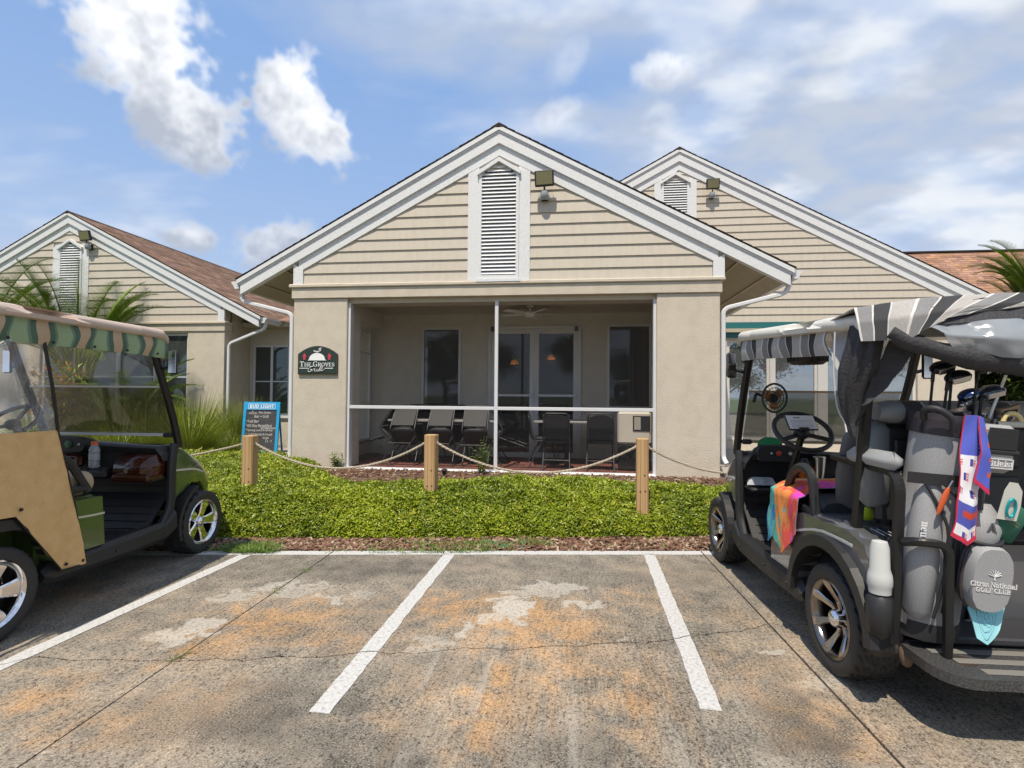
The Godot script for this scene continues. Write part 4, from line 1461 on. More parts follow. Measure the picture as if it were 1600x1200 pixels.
func weedling(o: Node3D, stems: int, h: float) -> void:
	var b := MB.new()
	for k in stems:
		var a := rng.randf() * TAU
		var lean := rng.randf_range(0.05, 0.45)
		var hh := h * rng.randf_range(0.45, 1.0)
		var tip := Vector3(cos(a) * lean * hh, hh, sin(a) * lean * hh)
		b.c = Color(0.10, 0.14, 0.03)
		b.tube([Vector3(cos(a), 0, sin(a)) * 0.03, tip * 0.5 + Vector3(0, 0.04, 0), tip], [0.005, 0.004, 0.002], 4)
		for e in 14:
			var t := (e + 1) / 15.0
			b.c = Color(0.10, 0.17, 0.02).lerp(Color(0.22, 0.29, 0.05), rng.randf())
			var la := a + e * 2.4
			leaf(b, tip * t, Vector3(cos(la), rng.randf_range(-0.1, 0.5), sin(la)), Vector3.UP, rng.randf_range(0.06, 0.10), 0.026)
	part(b, "foliage", M.leaf, o)

# clump of stems with feather fronds
func areca(label: String, at: Vector3, fronds: int, reach: float, stem: float) -> void:
	var o := thing("areca_palm", label, "palm", at)
	var tb := MB.new()
	var fb := MB.new()
	for k in fronds:
		var a := TAU * (k * 0.618 + rng.randf() * 0.1)
		var up := rng.randf_range(0.6, 3.4)
		var d := Vector3(cos(a), up, sin(a) * 0.75).normalized()
		var root := Vector3(cos(a) * 0.12, 0, sin(a) * 0.12)
		var pts := [root]
		var p := root + Vector3(cos(a) * 0.12, stem * rng.randf_range(0.8, 1.1) + 0.1, sin(a) * 0.12)
		pts.append(p)
		var dd := d
		var l := reach * rng.randf_range(0.75, 1.05)
		var seg := 12
		for i in seg:
			p = p + dd * l / seg
			pts.append(p)
			dd = (dd + Vector3.DOWN * (0.05 + 0.16 * float(i) / seg)).normalized()
		var rad := []
		for i in pts.size(): rad.append(lerpf(0.022, 0.004, float(i) / (pts.size() - 1)))
		tb.c = Color(0.13, 0.17, 0.03)
		tb.tube(pts, rad, 5)
		var cv := curve(pts.slice(1), 80)
		for i in range(12, 80):
			var t := i / 80.0
			var tan: Vector3 = (cv[i] - cv[i - 1]).normalized()
			var sd := tan.cross(Vector3.UP).normalized()
			var len_ := reach * 0.20 * sin(PI * clampf(t * 0.85 + 0.12, 0, 1)) + 0.06
			for sg in [-1.0, 1.0]:
				fb.c = Color(0.06, 0.12, 0.014).lerp(Color(0.22, 0.31, 0.035), rng.randf())
				blade(fb, cv[i], sd * sg + tan * 0.75 + Vector3.UP * 0.35, len_ * rng.randf_range(0.85, 1.15), 0.0135, 0.75, 4)
	part(tb, "trunk", M.leaf, o)
	part(fb, "crown", M.blade, o)

func tree(label: String, at: Vector3, h: float, r: float, sd: int) -> Node3D:
	var o := thing("broadleaf_tree", label, "tree", at, 0.0)
	var rg := RandomNumberGenerator.new()
	rg.seed = sd
	var tb := MB.new()
	tb.tube([Vector3.ZERO, Vector3(0.05, h * 0.3, 0), Vector3(-0.05, h * 0.62, 0.05)], [0.05 * h * 0.6, 0.036 * h * 0.6, 0.016 * h * 0.6], 8)
	var cl := []
	for k in 14:
		var a := TAU * k / 14 + rg.randf()
		var tip := Vector3(cos(a) * r * rg.randf_range(0.3, 0.85), h * rg.randf_range(0.45, 0.95), sin(a) * r * rg.randf_range(0.3, 0.85))
		tb.tube([Vector3(0, h * rg.randf_range(0.25, 0.5), 0), tip * 0.6 + Vector3(0, h * 0.16, 0), tip], [0.012 * h, 0.008 * h, 0.003 * h], 5)
		cl.append(tip)
	part(tb, "trunk", M.bark, o)
	var fb := MB.new()
	var lf := 0.13 + h * 0.022
	for k in int(4200 + h * 900):
		var c: Vector3 = cl[rg.randi() % cl.size()]
		var d := Vector3(rg.randfn(), rg.randfn() * 0.75, rg.randfn())
		var p := c + d * r * 0.20
		fb.c = Color(0.028, 0.055, 0.012).lerp(Color(0.085, 0.125, 0.022), rg.randf())
		leaf(fb, p, Vector3(rg.randfn(), rg.randfn() * 0.5, rg.randfn()), Vector3.UP, lf * rg.randf_range(0.7, 1.4), lf * 0.5, 0.2)
	part(fb, "crown", M.leaf, o)
	return o

# what stands behind the photographer and shows in the window glass
func make_surroundings() -> void:
	rng.seed = 303
	var where := ["first", "second", "third", "fourth", "fifth", "sixth", "seventh", "eighth", "ninth"]
	for k in 9:
		var x := -26.0 + k * 6.6 + rng.randf_range(-1.5, 1.5)
		tree("%s tree from the left in the row across the lot, mirrored in the windows" % where[k], Vector3(x, 0, 34.0 + rng.randf_range(-3, 5)), rng.randf_range(5.0, 9.5), rng.randf_range(2.2, 3.6), 400 + k)

# ------------------------------------------------------------------ posts and ropes
func make_posts() -> void:
	rng.seed = 55
	var xs := [-2.088, -0.182, 1.894]
	var zs := [3.05, 2.98, 2.92]
	var tops := [0.888, 0.925, 0.918]
	var names := ["leftmost wooden post in the hedge, before the chalkboard", "middle wooden post in the hedge, before the tipped chairs", "rightmost wooden post in the hedge, before the cream bin"]
	for k in 3:
		var o := thing("rope_post", names[k], "post", Vector3(xs[k], 0, zs[k]), [3.0, -3.0, -2.0][k], "rope posts in the hedge")
		var b := MB.new()
		var h: float = tops[k]
		var w := 0.0575
		var rings := []
		for q in [[-0.05, 0.0], [h - 0.006, 0.0], [h, 0.006]]:
			var ring := PackedVector3Array()
			var e: float = w - q[1]
			for c in [Vector2(-e + 0.006, e), Vector2(e - 0.006, e), Vector2(e, e - 0.006), Vector2(e, -e + 0.006), Vector2(e - 0.006, -e), Vector2(-e + 0.006, -e), Vector2(-e, -e + 0.006), Vector2(-e, e - 0.006)]:
				ring.append(Vector3(c.x, q[0], c.y))
			rings.append(ring)
		b.loft(rings, false, true, false)
		part(b, "timber", M.wood_post, o)
		b = MB.new()
		for e in [[0.02, h * 0.62], [-0.02, h * 0.45], [0.025, 0.42]]:
			b.x = xf(Vector3(e[0], e[1], w + 0.0005), Vector3(90, 0, 0))
			b.lathe([Vector2(0.0095, 0), Vector2(0.008, 0.002), Vector2(0.0, 0.0025)], 8)
		part(b, "knot", mat(lin(0.14, 0.07, 0.03), 0.8), o)
		b = MB.new()
		for sg in [-1.0, 1.0]:
			b.x = xf(Vector3(sg * (w + 0.001), h - 0.085, 0), Vector3(0, 0, -90 * sg))
			b.lathe([Vector2(0.02, 0), Vector2(0.02, 0.006), Vector2(0.013, 0.012)], 10, true, true)
		part(b, "rope_collar", M.rope, o)
	var spans := [[Vector3(-4.6, 0.56, 2.6), Vector3(-2.148, 0.803, 3.05), 0.10, "rope running from the left post behind the green cart"], [Vector3(-2.028, 0.803, 3.05), Vector3(-0.242, 0.842, 2.98), 0.255, "sagging rope between the left and middle posts"], [Vector3(-0.122, 0.84, 2.98), Vector3(1.834, 0.836, 2.92), 0.275, "sagging rope between the middle and right posts"], [Vector3(1.954, 0.83, 2.92), Vector3(3.55, 0.72, 2.5), 0.20, "rope falling from the right post behind the grey cart"]]
	for s in spans:
		var pts := []
		for i in 33:
			var t := i / 32.0
			pts.append(s[0].lerp(s[1], t) - Vector3(0, 4.0 * t * (1 - t) * s[2], 0))
		# three strands laid round each other
		var b := MB.new()
		var cv := curve(pts, 150)
		for st in 3:
			var l := []
			for i in cv.size():
				var tn: Vector3 = (cv[min(i + 1, cv.size() - 1)] - cv[max(i - 1, 0)]).normalized()
				var sd := tn.cross(Vector3.UP).normalized()
				var up := sd.cross(tn)
				var a := i * 0.72 + st * TAU / 3
				l.append(cv[i] + (sd * cos(a) + up * sin(a)) * 0.0062)
			b.tube(l, 0.0066, 5)
		var o := part(b, "rope", M.rope, self)
		tag(o, s[3], "rope", "ropes between the posts")
	# path light
	var o := thing("path_light", "small black path light in the mulch left of the middle post", "light", Vector3(-0.62, 0.13, 0.72))
	var b := MB.new()
	b.lathe([Vector2(0.012, -0.05), Vector2(0.012, 0.06), Vector2(0.03, 0.062), Vector2(0.03, 0.085), Vector2(0.034, 0.09), Vector2(0.034, 0.12), Vector2(0.026, 0.128), Vector2(0, 0.128)], 14)
	part(b, "body", M.black_plastic, o)
	b = MB.new()
	b.lathe([Vector2(0.045, 0.115), Vector2(0.05, 0.12), Vector2(0.03, 0.138), Vector2(0, 0.142)], 14)
	part(b, "cap", M.black_plastic, o)
	# drain grate
	o = thing("drain_grate", "green plastic drain grate in the bed behind the white stripe", "grate", Vector3(0.62, 0.0, 3.52))
	b = MB.new()
	for k in 13: b.box(Vector3(-0.19 + k * 0.03, 0.0, -0.1), Vector3(-0.178 + k * 0.03, 0.014, 0.1))
	for k in 7: b.box(Vector3(-0.195, 0.0, -0.1 + k * 0.0322), Vector3(0.195, 0.012, -0.0935 + k * 0.0322))
	part(b, "grid", mat(lin(0.06, 0.17, 0.10), 0.6), o)

func text(s: String, size: float, at: Vector3, m: Material, parent: Node3D, called: String, font := "Droid Sans", bold := false, italic := false, wide := 1.0, depth := 0.004) -> MeshInstance3D:
	var f := SystemFont.new()
	f.font_names = PackedStringArray([font])
	if bold: f.font_weight = 700
	f.font_italic = italic
	var t := TextMesh.new()
	t.text = s
	t.font = f
	t.font_size = 32
	t.pixel_size = size / 32.0
	t.depth = depth
	t.horizontal_alignment = HORIZONTAL_ALIGNMENT_CENTER
	var o := MeshInstance3D.new()
	o.mesh = t
	o.material_override = m
	o.name = called
	parent.add_child(o, true)
	o.position = at
	o.scale = Vector3(wide, 1, 1)
	return o

# a raised stroke along points in the xy plane
func stroke(b: MB, pts: Array, w: float, z := 0.0) -> void:
	b.tube(pts.map(func(p): return Vector3(p.x, p.y, z)), w / 2, 6)

func make_porch_things() -> void:
	rng.seed = 77
	# ---- the arched sign
	var o := thing("restaurant_sign", "dark green arched sign with white serving dome on the left pier", "sign", Vector3(-2.91, 1.64, 0.005))
	var arch := func(grow: float) -> PackedVector2Array:
		var p := PackedVector2Array([Vector2(-0.335 - grow, -grow), Vector2(0.335 + grow, -grow), Vector2(0.335 + grow, 0.30)])
		for i in 21:
			var t := lerpf(0.335 + grow, -0.335 - grow, i / 20.0)
			p.append(Vector2(t, 0.325 + grow * 0.6 + 0.135 * (1.0 - pow(t / 0.335, 2.0) * 0.98)))
		p.append(Vector2(-0.335 - grow, 0.30))
		return p
	var b := MB.new()
	b.prism(arch.call(0.0), 0.0, 0.03)
	part(b, "rim", mat(lin(0.045, 0.04, 0.022), 0.6), o)
	b = MB.new()
	b.prism(arch.call(-0.018), 0.0301, 0.034)
	part(b, "board", mat(lin(0.016, 0.032, 0.026), 0.5), o)
	var wh := mat(lin(0.80, 0.80, 0.80), 0.5)
	b = MB.new()
	var dome := PackedVector2Array([Vector2(-0.165, 0.225), Vector2(0.155, 0.225), Vector2(0.135, 0.24)])
	for i in 13:
		var a := PI * i / 12.0
		dome.append(Vector2(-0.005 + cos(a) * 0.135, 0.24 + sin(a) * 0.105))
	b.prism(dome, 0.034, 0.040)
	b.prism(PackedVector2Array([Vector2(-0.022, 0.34), Vector2(0.012, 0.34), Vector2(0.018, 0.352), Vector2(-0.028, 0.352)]), 0.034, 0.040)
	part(b, "serving_dome", wh, o)
	b = MB.new()
	stroke(b, [Vector2(-0.065, 0.378), Vector2(-0.04, 0.372), Vector2(-0.005, 0.368), Vector2(0.03, 0.372), Vector2(0.055, 0.385), Vector2(0.05, 0.398), Vector2(0.02, 0.402), Vector2(0.035, 0.416), Vector2(0.07, 0.422)], 0.014, 0.037)
	part(b, "steam", wh, o)
	var red := mat(lin(0.50, 0.05, 0.07), 0.5)
	for x in [-0.22, 0.205]:
		b = MB.new()
		b.prism(PackedVector2Array([Vector2(x - 0.018, 0.235), Vector2(x + 0.018, 0.235), Vector2(x + 0.018, 0.285), Vector2(x + 0.038, 0.285), Vector2(x, 0.345), Vector2(x - 0.038, 0.285), Vector2(x - 0.018, 0.285)]), 0.034, 0.040)
		part(b, "arrow", red, o)
	# small capitals set side by side
	var run := []
	var total := 0.0
	for q in [["T", 0.108], ["HE", 0.080], ["G", 0.108], ["ROVES", 0.080]]:
		var tm := text(q[0], q[1], Vector3.ZERO, wh, o, "lettering", "Droid Serif")
		var bx := (tm.mesh as TextMesh).get_aabb()
		run.append([tm, bx, total])
		total += bx.size.x + (0.032 if q[0] == "HE" else 0.007)
	total -= 0.007
	var fit := 0.585 / total
	for q in run:
		var bx: AABB = q[1]
		q[0].scale.x = fit
		q[0].position = Vector3(-0.295 + (q[2] - bx.position.x) * fit, 0.128 - bx.position.y, 0.036)
	b = MB.new()
	b.box(Vector3(-0.30, 0.094, 0.034), Vector3(-0.155, 0.104, 0.038))
	part(b, "underline", wh, o)
	b = MB.new()
	b.box(Vector3(0.125, 0.094, 0.034), Vector3(0.27, 0.104, 0.038))
	part(b, "underline", wh, o)
	b = MB.new()
	stroke(b, [Vector2(-0.065, 0.150), Vector2(-0.11, 0.135), Vector2(-0.145, 0.095), Vector2(-0.155, 0.055), Vector2(-0.13, 0.040), Vector2(-0.10, 0.055), Vector2(-0.085, 0.088), Vector2(-0.115, 0.086)], 0.012, 0.041)
	stroke(b, [Vector2(-0.075, 0.055), Vector2(-0.055, 0.095), Vector2(-0.035, 0.098), Vector2(-0.045, 0.06), Vector2(-0.02, 0.05), Vector2(0.005, 0.095), Vector2(-0.004, 0.055), Vector2(0.02, 0.055), Vector2(0.065, 0.135), Vector2(0.078, 0.15), Vector2(0.03, 0.06), Vector2(0.05, 0.055), Vector2(0.10, 0.14), Vector2(0.112, 0.155), Vector2(0.06, 0.065), Vector2(0.085, 0.06), Vector2(0.12, 0.09)], 0.010, 0.041)
	var scr := part(b, "script_lettering", wh, o)
	scr.scale = Vector3(1, 0.86, 1)
	scr.position.y = 0.004
	# ---- chalkboard
	o = thing("chalkboard", "bright blue framed chalkboard easel with handwritten menu beside the pier", "chalkboard", Vector3(-4.86, 0.165, -1.50), 8.0)
	o.rotation_degrees = Vector3(-7, 8, 0)
	var blue := mat(lin(0.012, 0.33, 0.66), 0.45)
	b = MB.new()
	frame_rect(b, -0.35, 0.35, 0.0, 1.0, -0.02, 0.02, 0.052)
	b.box(Vector3(-0.298, 0.846, -0.019), Vector3(0.298, 0.9475, 0.019))
	part(b, "frame", blue, o)
	b = MB.new()
	b.box(Vector3(-0.2979, 0.0525, -0.012), Vector3(0.2979, 0.8459, 0.006))
	part(b, "slate", tri_mat(ramp_tex(noise(71, 0.02, 4), 256, [Color(0.03, 0.03, 0.035), Color(0.055, 0.056, 0.062), Color(0.075, 0.076, 0.082)]), 2.0, 0.85), o)
	b = MB.new()
	for sg in [-1.0, 1.0]: b.bar([Vector3(sg * 0.3, 0.96, -0.03), Vector3(sg * 0.3, 0.06, -0.34)], 0.03, 0.02)
	part(b, "rear_leg", blue, o)
	b = MB.new()
	frame_rect(b, -0.262, 0.262, 0.862, 0.964, 0.0201, 0.0225, 0.006)
	part(b, "title_border", wh, o)
	text("BUD LIGHT", 0.098, Vector3(0.0, 0.912, 0.021), wh, o, "lettering", "Droid Sans", true, false, 0.92)
	var chalk := mat(lin(0.62, 0.61, 0.58), 0.95)
	b = MB.new()
	var ov := []
	for i in 17: ov.append(Vector2(-0.17 + cos(TAU * i / 16) * 0.075, 0.775 + sin(TAU * i / 16) * 0.012))
	stroke(b, ov, 0.007, 0.008)
	stroke(b, [Vector2(-0.19, 0.785), Vector2(-0.18, 0.815), Vector2(-0.175, 0.84)], 0.006, 0.008)
	for y in [0.625, 0.545, 0.455, 0.37]: stroke(b, [Vector2(-0.275, y), Vector2(-0.265, y + 0.004)], 0.02, 0.008)
	part(b, "chalk_drawing", chalk, o)
	for q in [["The Green", 0.055, Vector3(0.06, 0.79, 0.0065)], ["Bar + Grill", 0.066, Vector3(0.0, 0.715, 0.0065)], ["Full Bar", 0.066, Vector3(-0.15, 0.62, 0.0065)], ["All Day Breakfast", 0.066, Vector3(-0.025, 0.535, 0.0065)], ["Sandwiches!", 0.056, Vector3(0.14, 0.49, 0.0065)], ["Serving Lunch & All Day", 0.048, Vector3(-0.01, 0.447, 0.0065)], ["Cold drinks & Food!", 0.056, Vector3(0.0, 0.365, 0.0065)], ["to go", 0.055, Vector3(0.11, 0.30, 0.0065)], ["11 - 7", 0.055, Vector3(0.17, 0.23, 0.0065)]]:
		text(q[0], q[1], q[2], chalk, o, "handwriting", "Droid Sans", false, true, 0.95, 0.002)
	# ---- tables
	var tb := thing("cafe_table", "left pedestal table with chairs tipped against it", "table", Vector3(-1.42, 0.152, -1.02))
	b = MB.new()
	b.bbox(Vector3(-0.55, 0.715, -0.38), Vector3(0.43, 0.75, 0.38), 0.006)
	part(b, "table_top", mat(lin(0.30, 0.295, 0.285), 0.5), tb)
	b = MB.new()
	b.tube([Vector3(0, 0.02, 0), Vector3(0, 0.715, 0)], 0.045, 12)
	b.bar([Vector3(-0.28, 0.025, 0), Vector3(0.28, 0.025, 0)], 0.07, 0.04)
	b.bar([Vector3(0, 0.025, -0.28), Vector3(0, 0.025, 0.28)], 0.07, 0.038)
	part(b, "pedestal", M.black_metal, tb)
	copy(tb, "second pedestal table from the left with chairs tipped against it", Vector3(-0.55, 0.152, -1.02))
	copy(tb, "right pedestal table with three chairs drawn up before the doors", Vector3(1.08, 0.152, -1.15))
	# ---- chairs
	var ch := make_chair()
	var vinyl_spots := [
		[Vector3(-1.66, 0.152, -0.28), 180.0, 44.0, "tipped chair second from the left in front of the left table"],
		[Vector3(-1.02, 0.152, -0.28), 180.0, 44.0, "tipped chair at the middle of the table front, right of its neighbour"],
		[Vector3(-0.42, 0.152, -0.29), 180.0, 40.0, "tipped chair right of the middle post, below the table edge"],
		[Vector3(-2.33, 0.152, -0.85), 90.0, 44.0, "tipped chair leaning in from the left end of the tables, nearer one"],
		[Vector3(-2.33, 0.152, -1.30), 90.0, 44.0, "tipped chair leaning in from the left end of the tables, farther one"],
		[Vector3(0.24, 0.152, -0.90), -90.0, 44.0, "tipped chair leaning in from the right end of the tables, nearer one"],
		[Vector3(0.24, 0.152, -1.32), -90.0, 44.0, "tipped chair leaning in from the right end of the tables, farther one"],
		[Vector3(-1.62, 0.152, -1.74), 0.0, 40.0, "chair behind the left table with rounded back above the white rail"],
		[Vector3(-0.95, 0.152, -1.74), 0.0, 40.0, "chair behind the tables whose rounded back shows before the window"],
		[Vector3(0.70, 0.152, -0.95), 100.0, 0.0, "upright chair seen from the side next to the screen post"],
		[Vector3(0.93, 0.152, -0.52), 180.0, 0.0, "upright chair with its back to the hedge, left of two"],
		[Vector3(1.62, 0.152, -0.52), 180.0, 0.0, "upright chair with its back to the hedge, nearest the cream bin"]]
	for k in vinyl_spots.size():
		var q: Array = vinyl_spots[k]
		var c := ch if k == 0 else copy(ch, q[3], q[0])
		c.set_meta("label", q[3])
		# tip forwards about the front feet
		var turn := Basis(Vector3.UP, deg_to_rad(q[1]))
		if q[2] > 0:
			var tip := Basis(Vector3.RIGHT, deg_to_rad(q[2]))
			var foot := Vector3(0, 0, 0.2)
			c.transform = Transform3D(turn * tip, q[0] + turn * (foot - tip * foot))
		else:
			c.transform = Transform3D(turn, q[0])
	# ---- bin
	o = thing("trash_bin", "cream swing-top trash bin with black liner beside the right post", "bin", Vector3(2.17, 0.152, -0.62), -6.0)
	var cream := mat(lin(0.55, 0.50, 0.42), 0.5)
	b = MB.new()
	b.bbox(Vector3(-0.26, 0.42, -0.22), Vector3(0.26, 0.93, 0.22), 0.03)
	part(b, "hood", cream, o)
	b = MB.new()
	b.bbox(Vector3(-0.25, 0.0, -0.21), Vector3(0.25, 0.419, 0.21), 0.02)
	part(b, "liner_base", mat(lin(0.012, 0.012, 0.013), 0.25), o)
	b = MB.new()
	var rows := []
	for j in 7:
		var rw := PackedVector3Array()
		for i in 15:
			var u := i / 14.0
			var v := j / 6.0
			rw.append(Vector3(lerpf(-0.25, 0.25, u), lerpf(0.40, 0.20, v), 0.214 + 0.014 * sin(u * 21 + v * 3) * (0.4 + v) + rng.randf() * 0.006))
		rows.append(rw)
	rows.reverse()
	b.sheet(rows, 0.002)
	part(b, "bag_edge", mat(lin(0.012, 0.012, 0.014), 0.18), o)
	b = MB.new()
	b.bbox(Vector3(-0.02, 0.63, 0.2205), Vector3(0.245, 0.87, 0.235), 0.02)
	part(b, "flap_frame", M.black_plastic, o)
	b = MB.new()
	b.bbox(Vector3(0.0, 0.65, 0.2352), Vector3(0.10, 0.85, 0.239), 0.002)
	part(b, "flap", mat(lin(0.36, 0.33, 0.28), 0.5), o)
	# ---- ceiling fan
	o = thing("ceiling_fan", "pale ceiling fan under the porch ceiling right of the screen post", "fan", Vector3(0.42, 2.9, -1.15))
	b = MB.new()
	b.lathe([Vector2(0, -0.20), Vector2(0.07, -0.19), Vector2(0.10, -0.15), Vector2(0.10, -0.11), Vector2(0.04, -0.09), Vector2(0.02, -0.08), Vector2(0.02, -0.03), Vector2(0.06, -0.02), Vector2(0.065, 0.0)], 20)
	part(b, "motor", M.white_plastic, o)
	for k in 5:
		var a := TAU * k / 5 + 0.2
		b = MB.new()
		b.x = Transform3D(Basis(Vector3.UP, a) * Basis(Vector3.RIGHT, 0.2), Vector3(0, -0.135, 0))
		b.bbox(Vector3(0.11, -0.004, -0.06), Vector3(0.58, 0.004, 0.06), 0.004)
		part(b, "blade", M.white_plastic, o)
	# ---- pendant lamps in the dining room
	var amber := mat(lin(0.5, 0.3, 0.12), 0.5)
	amber.emission_enabled = true
	amber.emission = Color(1.0, 0.62, 0.28)
	amber.emission_energy_multiplier = 1.6
	for q in [[Vector3(-0.12, 2.05, -3.4), "lit amber pendant lamp behind the left door, the lower one"], [Vector3(0.68, 2.15, -3.4), "lit amber pendant lamp behind the right door, the higher one"]]:
		o = thing("pendant_lamp", q[1], "lamp", q[0], 0.0, "pendant lamps in the dining room")
		b = MB.new()
		b.lathe([Vector2(0.085, -0.03), Vector2(0.08, 0.0), Vector2(0.055, 0.04), Vector2(0.02, 0.06)], 16)
		part(b, "shade", amber, o)
		b = MB.new()
		b.tube([Vector3(0, 0.06, 0), Vector3(0, 2.8 - q[0].y, 0)], 0.005, 5)
		part(b, "cord", M.black_metal, o)
		var l := OmniLight3D.new()
		l.name = "pendant_light"
		l.position = q[0] + Vector3(0, -0.06, 0)
		l.light_color = Color(1.0, 0.7, 0.4)
		l.light_energy = 0.12
		l.light_size = 0.05
		l.omni_range = 12.0
		l.omni_attenuation = 2.0
		l.shadow_enabled = true
		add_child(l)

# stacking chair; faces +z, feet on y = 0
func make_chair() -> Node3D:
	var o := thing("stacking_chair", "chair", "chair", Vector3.ZERO, 0.0, "black stacking chairs on the porch")
	var vin := mat(lin(0.012, 0.012, 0.015), 0.6)
	var tubem := mat(lin(0.06, 0.06, 0.065), 0.4, 0.4)
	var b := MB.new()
	var ring := []
	for q in [[-0.035, 0.82], [-0.02, 0.97], [0.012, 1.0], [0.03, 0.93], [0.036, 0.7]]:
		var r := PackedVector3Array()
		for k in 20:
			var a := TAU * k / 20
			var p := Vector2(cos(a), sin(a))
			var sq: float = 1.0 / pow(pow(abs(p.x), 4.0) + pow(abs(p.y), 4.0), 0.25)
			r.append(Vector3(p.x * sq * 0.215 * q[1], 0.45 + q[0], -p.y * sq * 0.215 * q[1]))
		ring.append(r)
	b.loft(ring)
	part(b, "seat", vin, o)
	b = MB.new()
	var prof := PackedVector2Array()
	for i in 13:
		var a := PI * i / 12
		prof.append(Vector2(cos(a) * 0.195, 0.80 + sin(a) * 0.085))
	prof.append(Vector2(-0.185, 0.50))
	prof.append(Vector2(0.185, 0.50))
	b.x = xf(Vector3(0, 0, -0.225), Vector3(-9, 0, 0))
	b.x.origin += b.x.basis * Vector3(0, 0, 0) + Vector3(0, -0.0, 0.08)
	b.prism(prof, -0.018, 0.018)
	part(b, "backrest", vin, o)
	for sg in [-1.0, 1.0]:
		b = MB.new()
		# front leg, seat rail, back upright in one bent tube
		b.tube(rounded([Vector3(sg * 0.215, 0.0, 0.225), Vector3(sg * 0.21, 0.42, 0.18), Vector3(sg * 0.21, 0.42, -0.20), Vector3(sg * 0.20, 0.88, -0.275)], 0.06), 0.0115, 8)
		part(b, "side_frame", tubem, o)
		b = MB.new()
		b.tube([Vector3(sg * 0.20, 0.42, -0.05), Vector3(sg * 0.215, 0.0, -0.27)], 0.0115, 8)
		part(b, "leg", tubem, o)
	b = MB.new()
	b.tube(rounded([Vector3(-0.20, 0.80, -0.262), Vector3(-0.18, 0.895, -0.278), Vector3(0.18, 0.895, -0.278), Vector3(0.20, 0.80, -0.262)], 0.08), 0.0105, 8)
	b.tube([Vector3(-0.208, 0.15, -0.19), Vector3(0.208, 0.15, -0.19)], 0.009, 6)
	part(b, "back_frame", tubem, o)
	return o

# ------------------------------------------------------------------ golf carts
# local axes of a cart: rear axle at the origin on the ground, nose towards -z, right side +x
var tyre_mesh := {}
func tyre(r: float, w: float, rim: float, style: int) -> ArrayMesh:
	var key := "%s%s" % [r, style]
	if tyre_mesh.has(key): return tyre_mesh[key]
	var b := MB.new()
	b.smooth()
	var n := 168
	var prof := []   # (offset along the axle, radius, tread flag)
	for q in [[-0.42, rim - 0.004, 0], [-0.47, rim + 0.02, 0], [-0.5, r * 0.82, 0], [-0.485, r * 0.93, 0], [-0.45, r * 0.975, 0]]: prof.append(q)
	for k in 17: prof.append([-0.42 + 0.84 * k / 16.0, r - 0.006 * pow(abs(k - 8) / 8.0, 2.2), 1])
	for q in [[0.45, r * 0.975, 0], [0.485, r * 0.93, 0], [0.5, r * 0.82, 0], [0.47, rim + 0.02, 0], [0.42, rim - 0.004, 0]]: prof.append(q)
	var P := []
	for i in prof.size():
		var row := PackedVector3Array()
		for k in n:
			var a := TAU * k / n
			var rr: float = prof[i][1]
			var s: float = prof[i][0]
			if prof[i][2] == 1:
				var g := false
				if style == 0:
					g = fposmod(k + 14.0 * abs(s) * 2.0 + 3.0 * sin(s * 26.0), 7.0) < 2.0 or abs(s) < 0.03
				else:
					g = fposmod(k + (4.0 if s > 0 else 0.0), 8.0) < 2.2 or abs(abs(s) - 0.16) < 0.04
				if g: rr -= 0.013
			elif abs(s) > 0.44 and rr > r * 0.9 and style == 1 and k % 4 == 0: rr -= 0.004
			row.append(Vector3(cos(a) * rr, s * w, -sin(a) * rr))
		P.append(row)
	b.loft(P, false, false, true)
	tyre_mesh[key] = b.done()
	return tyre_mesh[key]

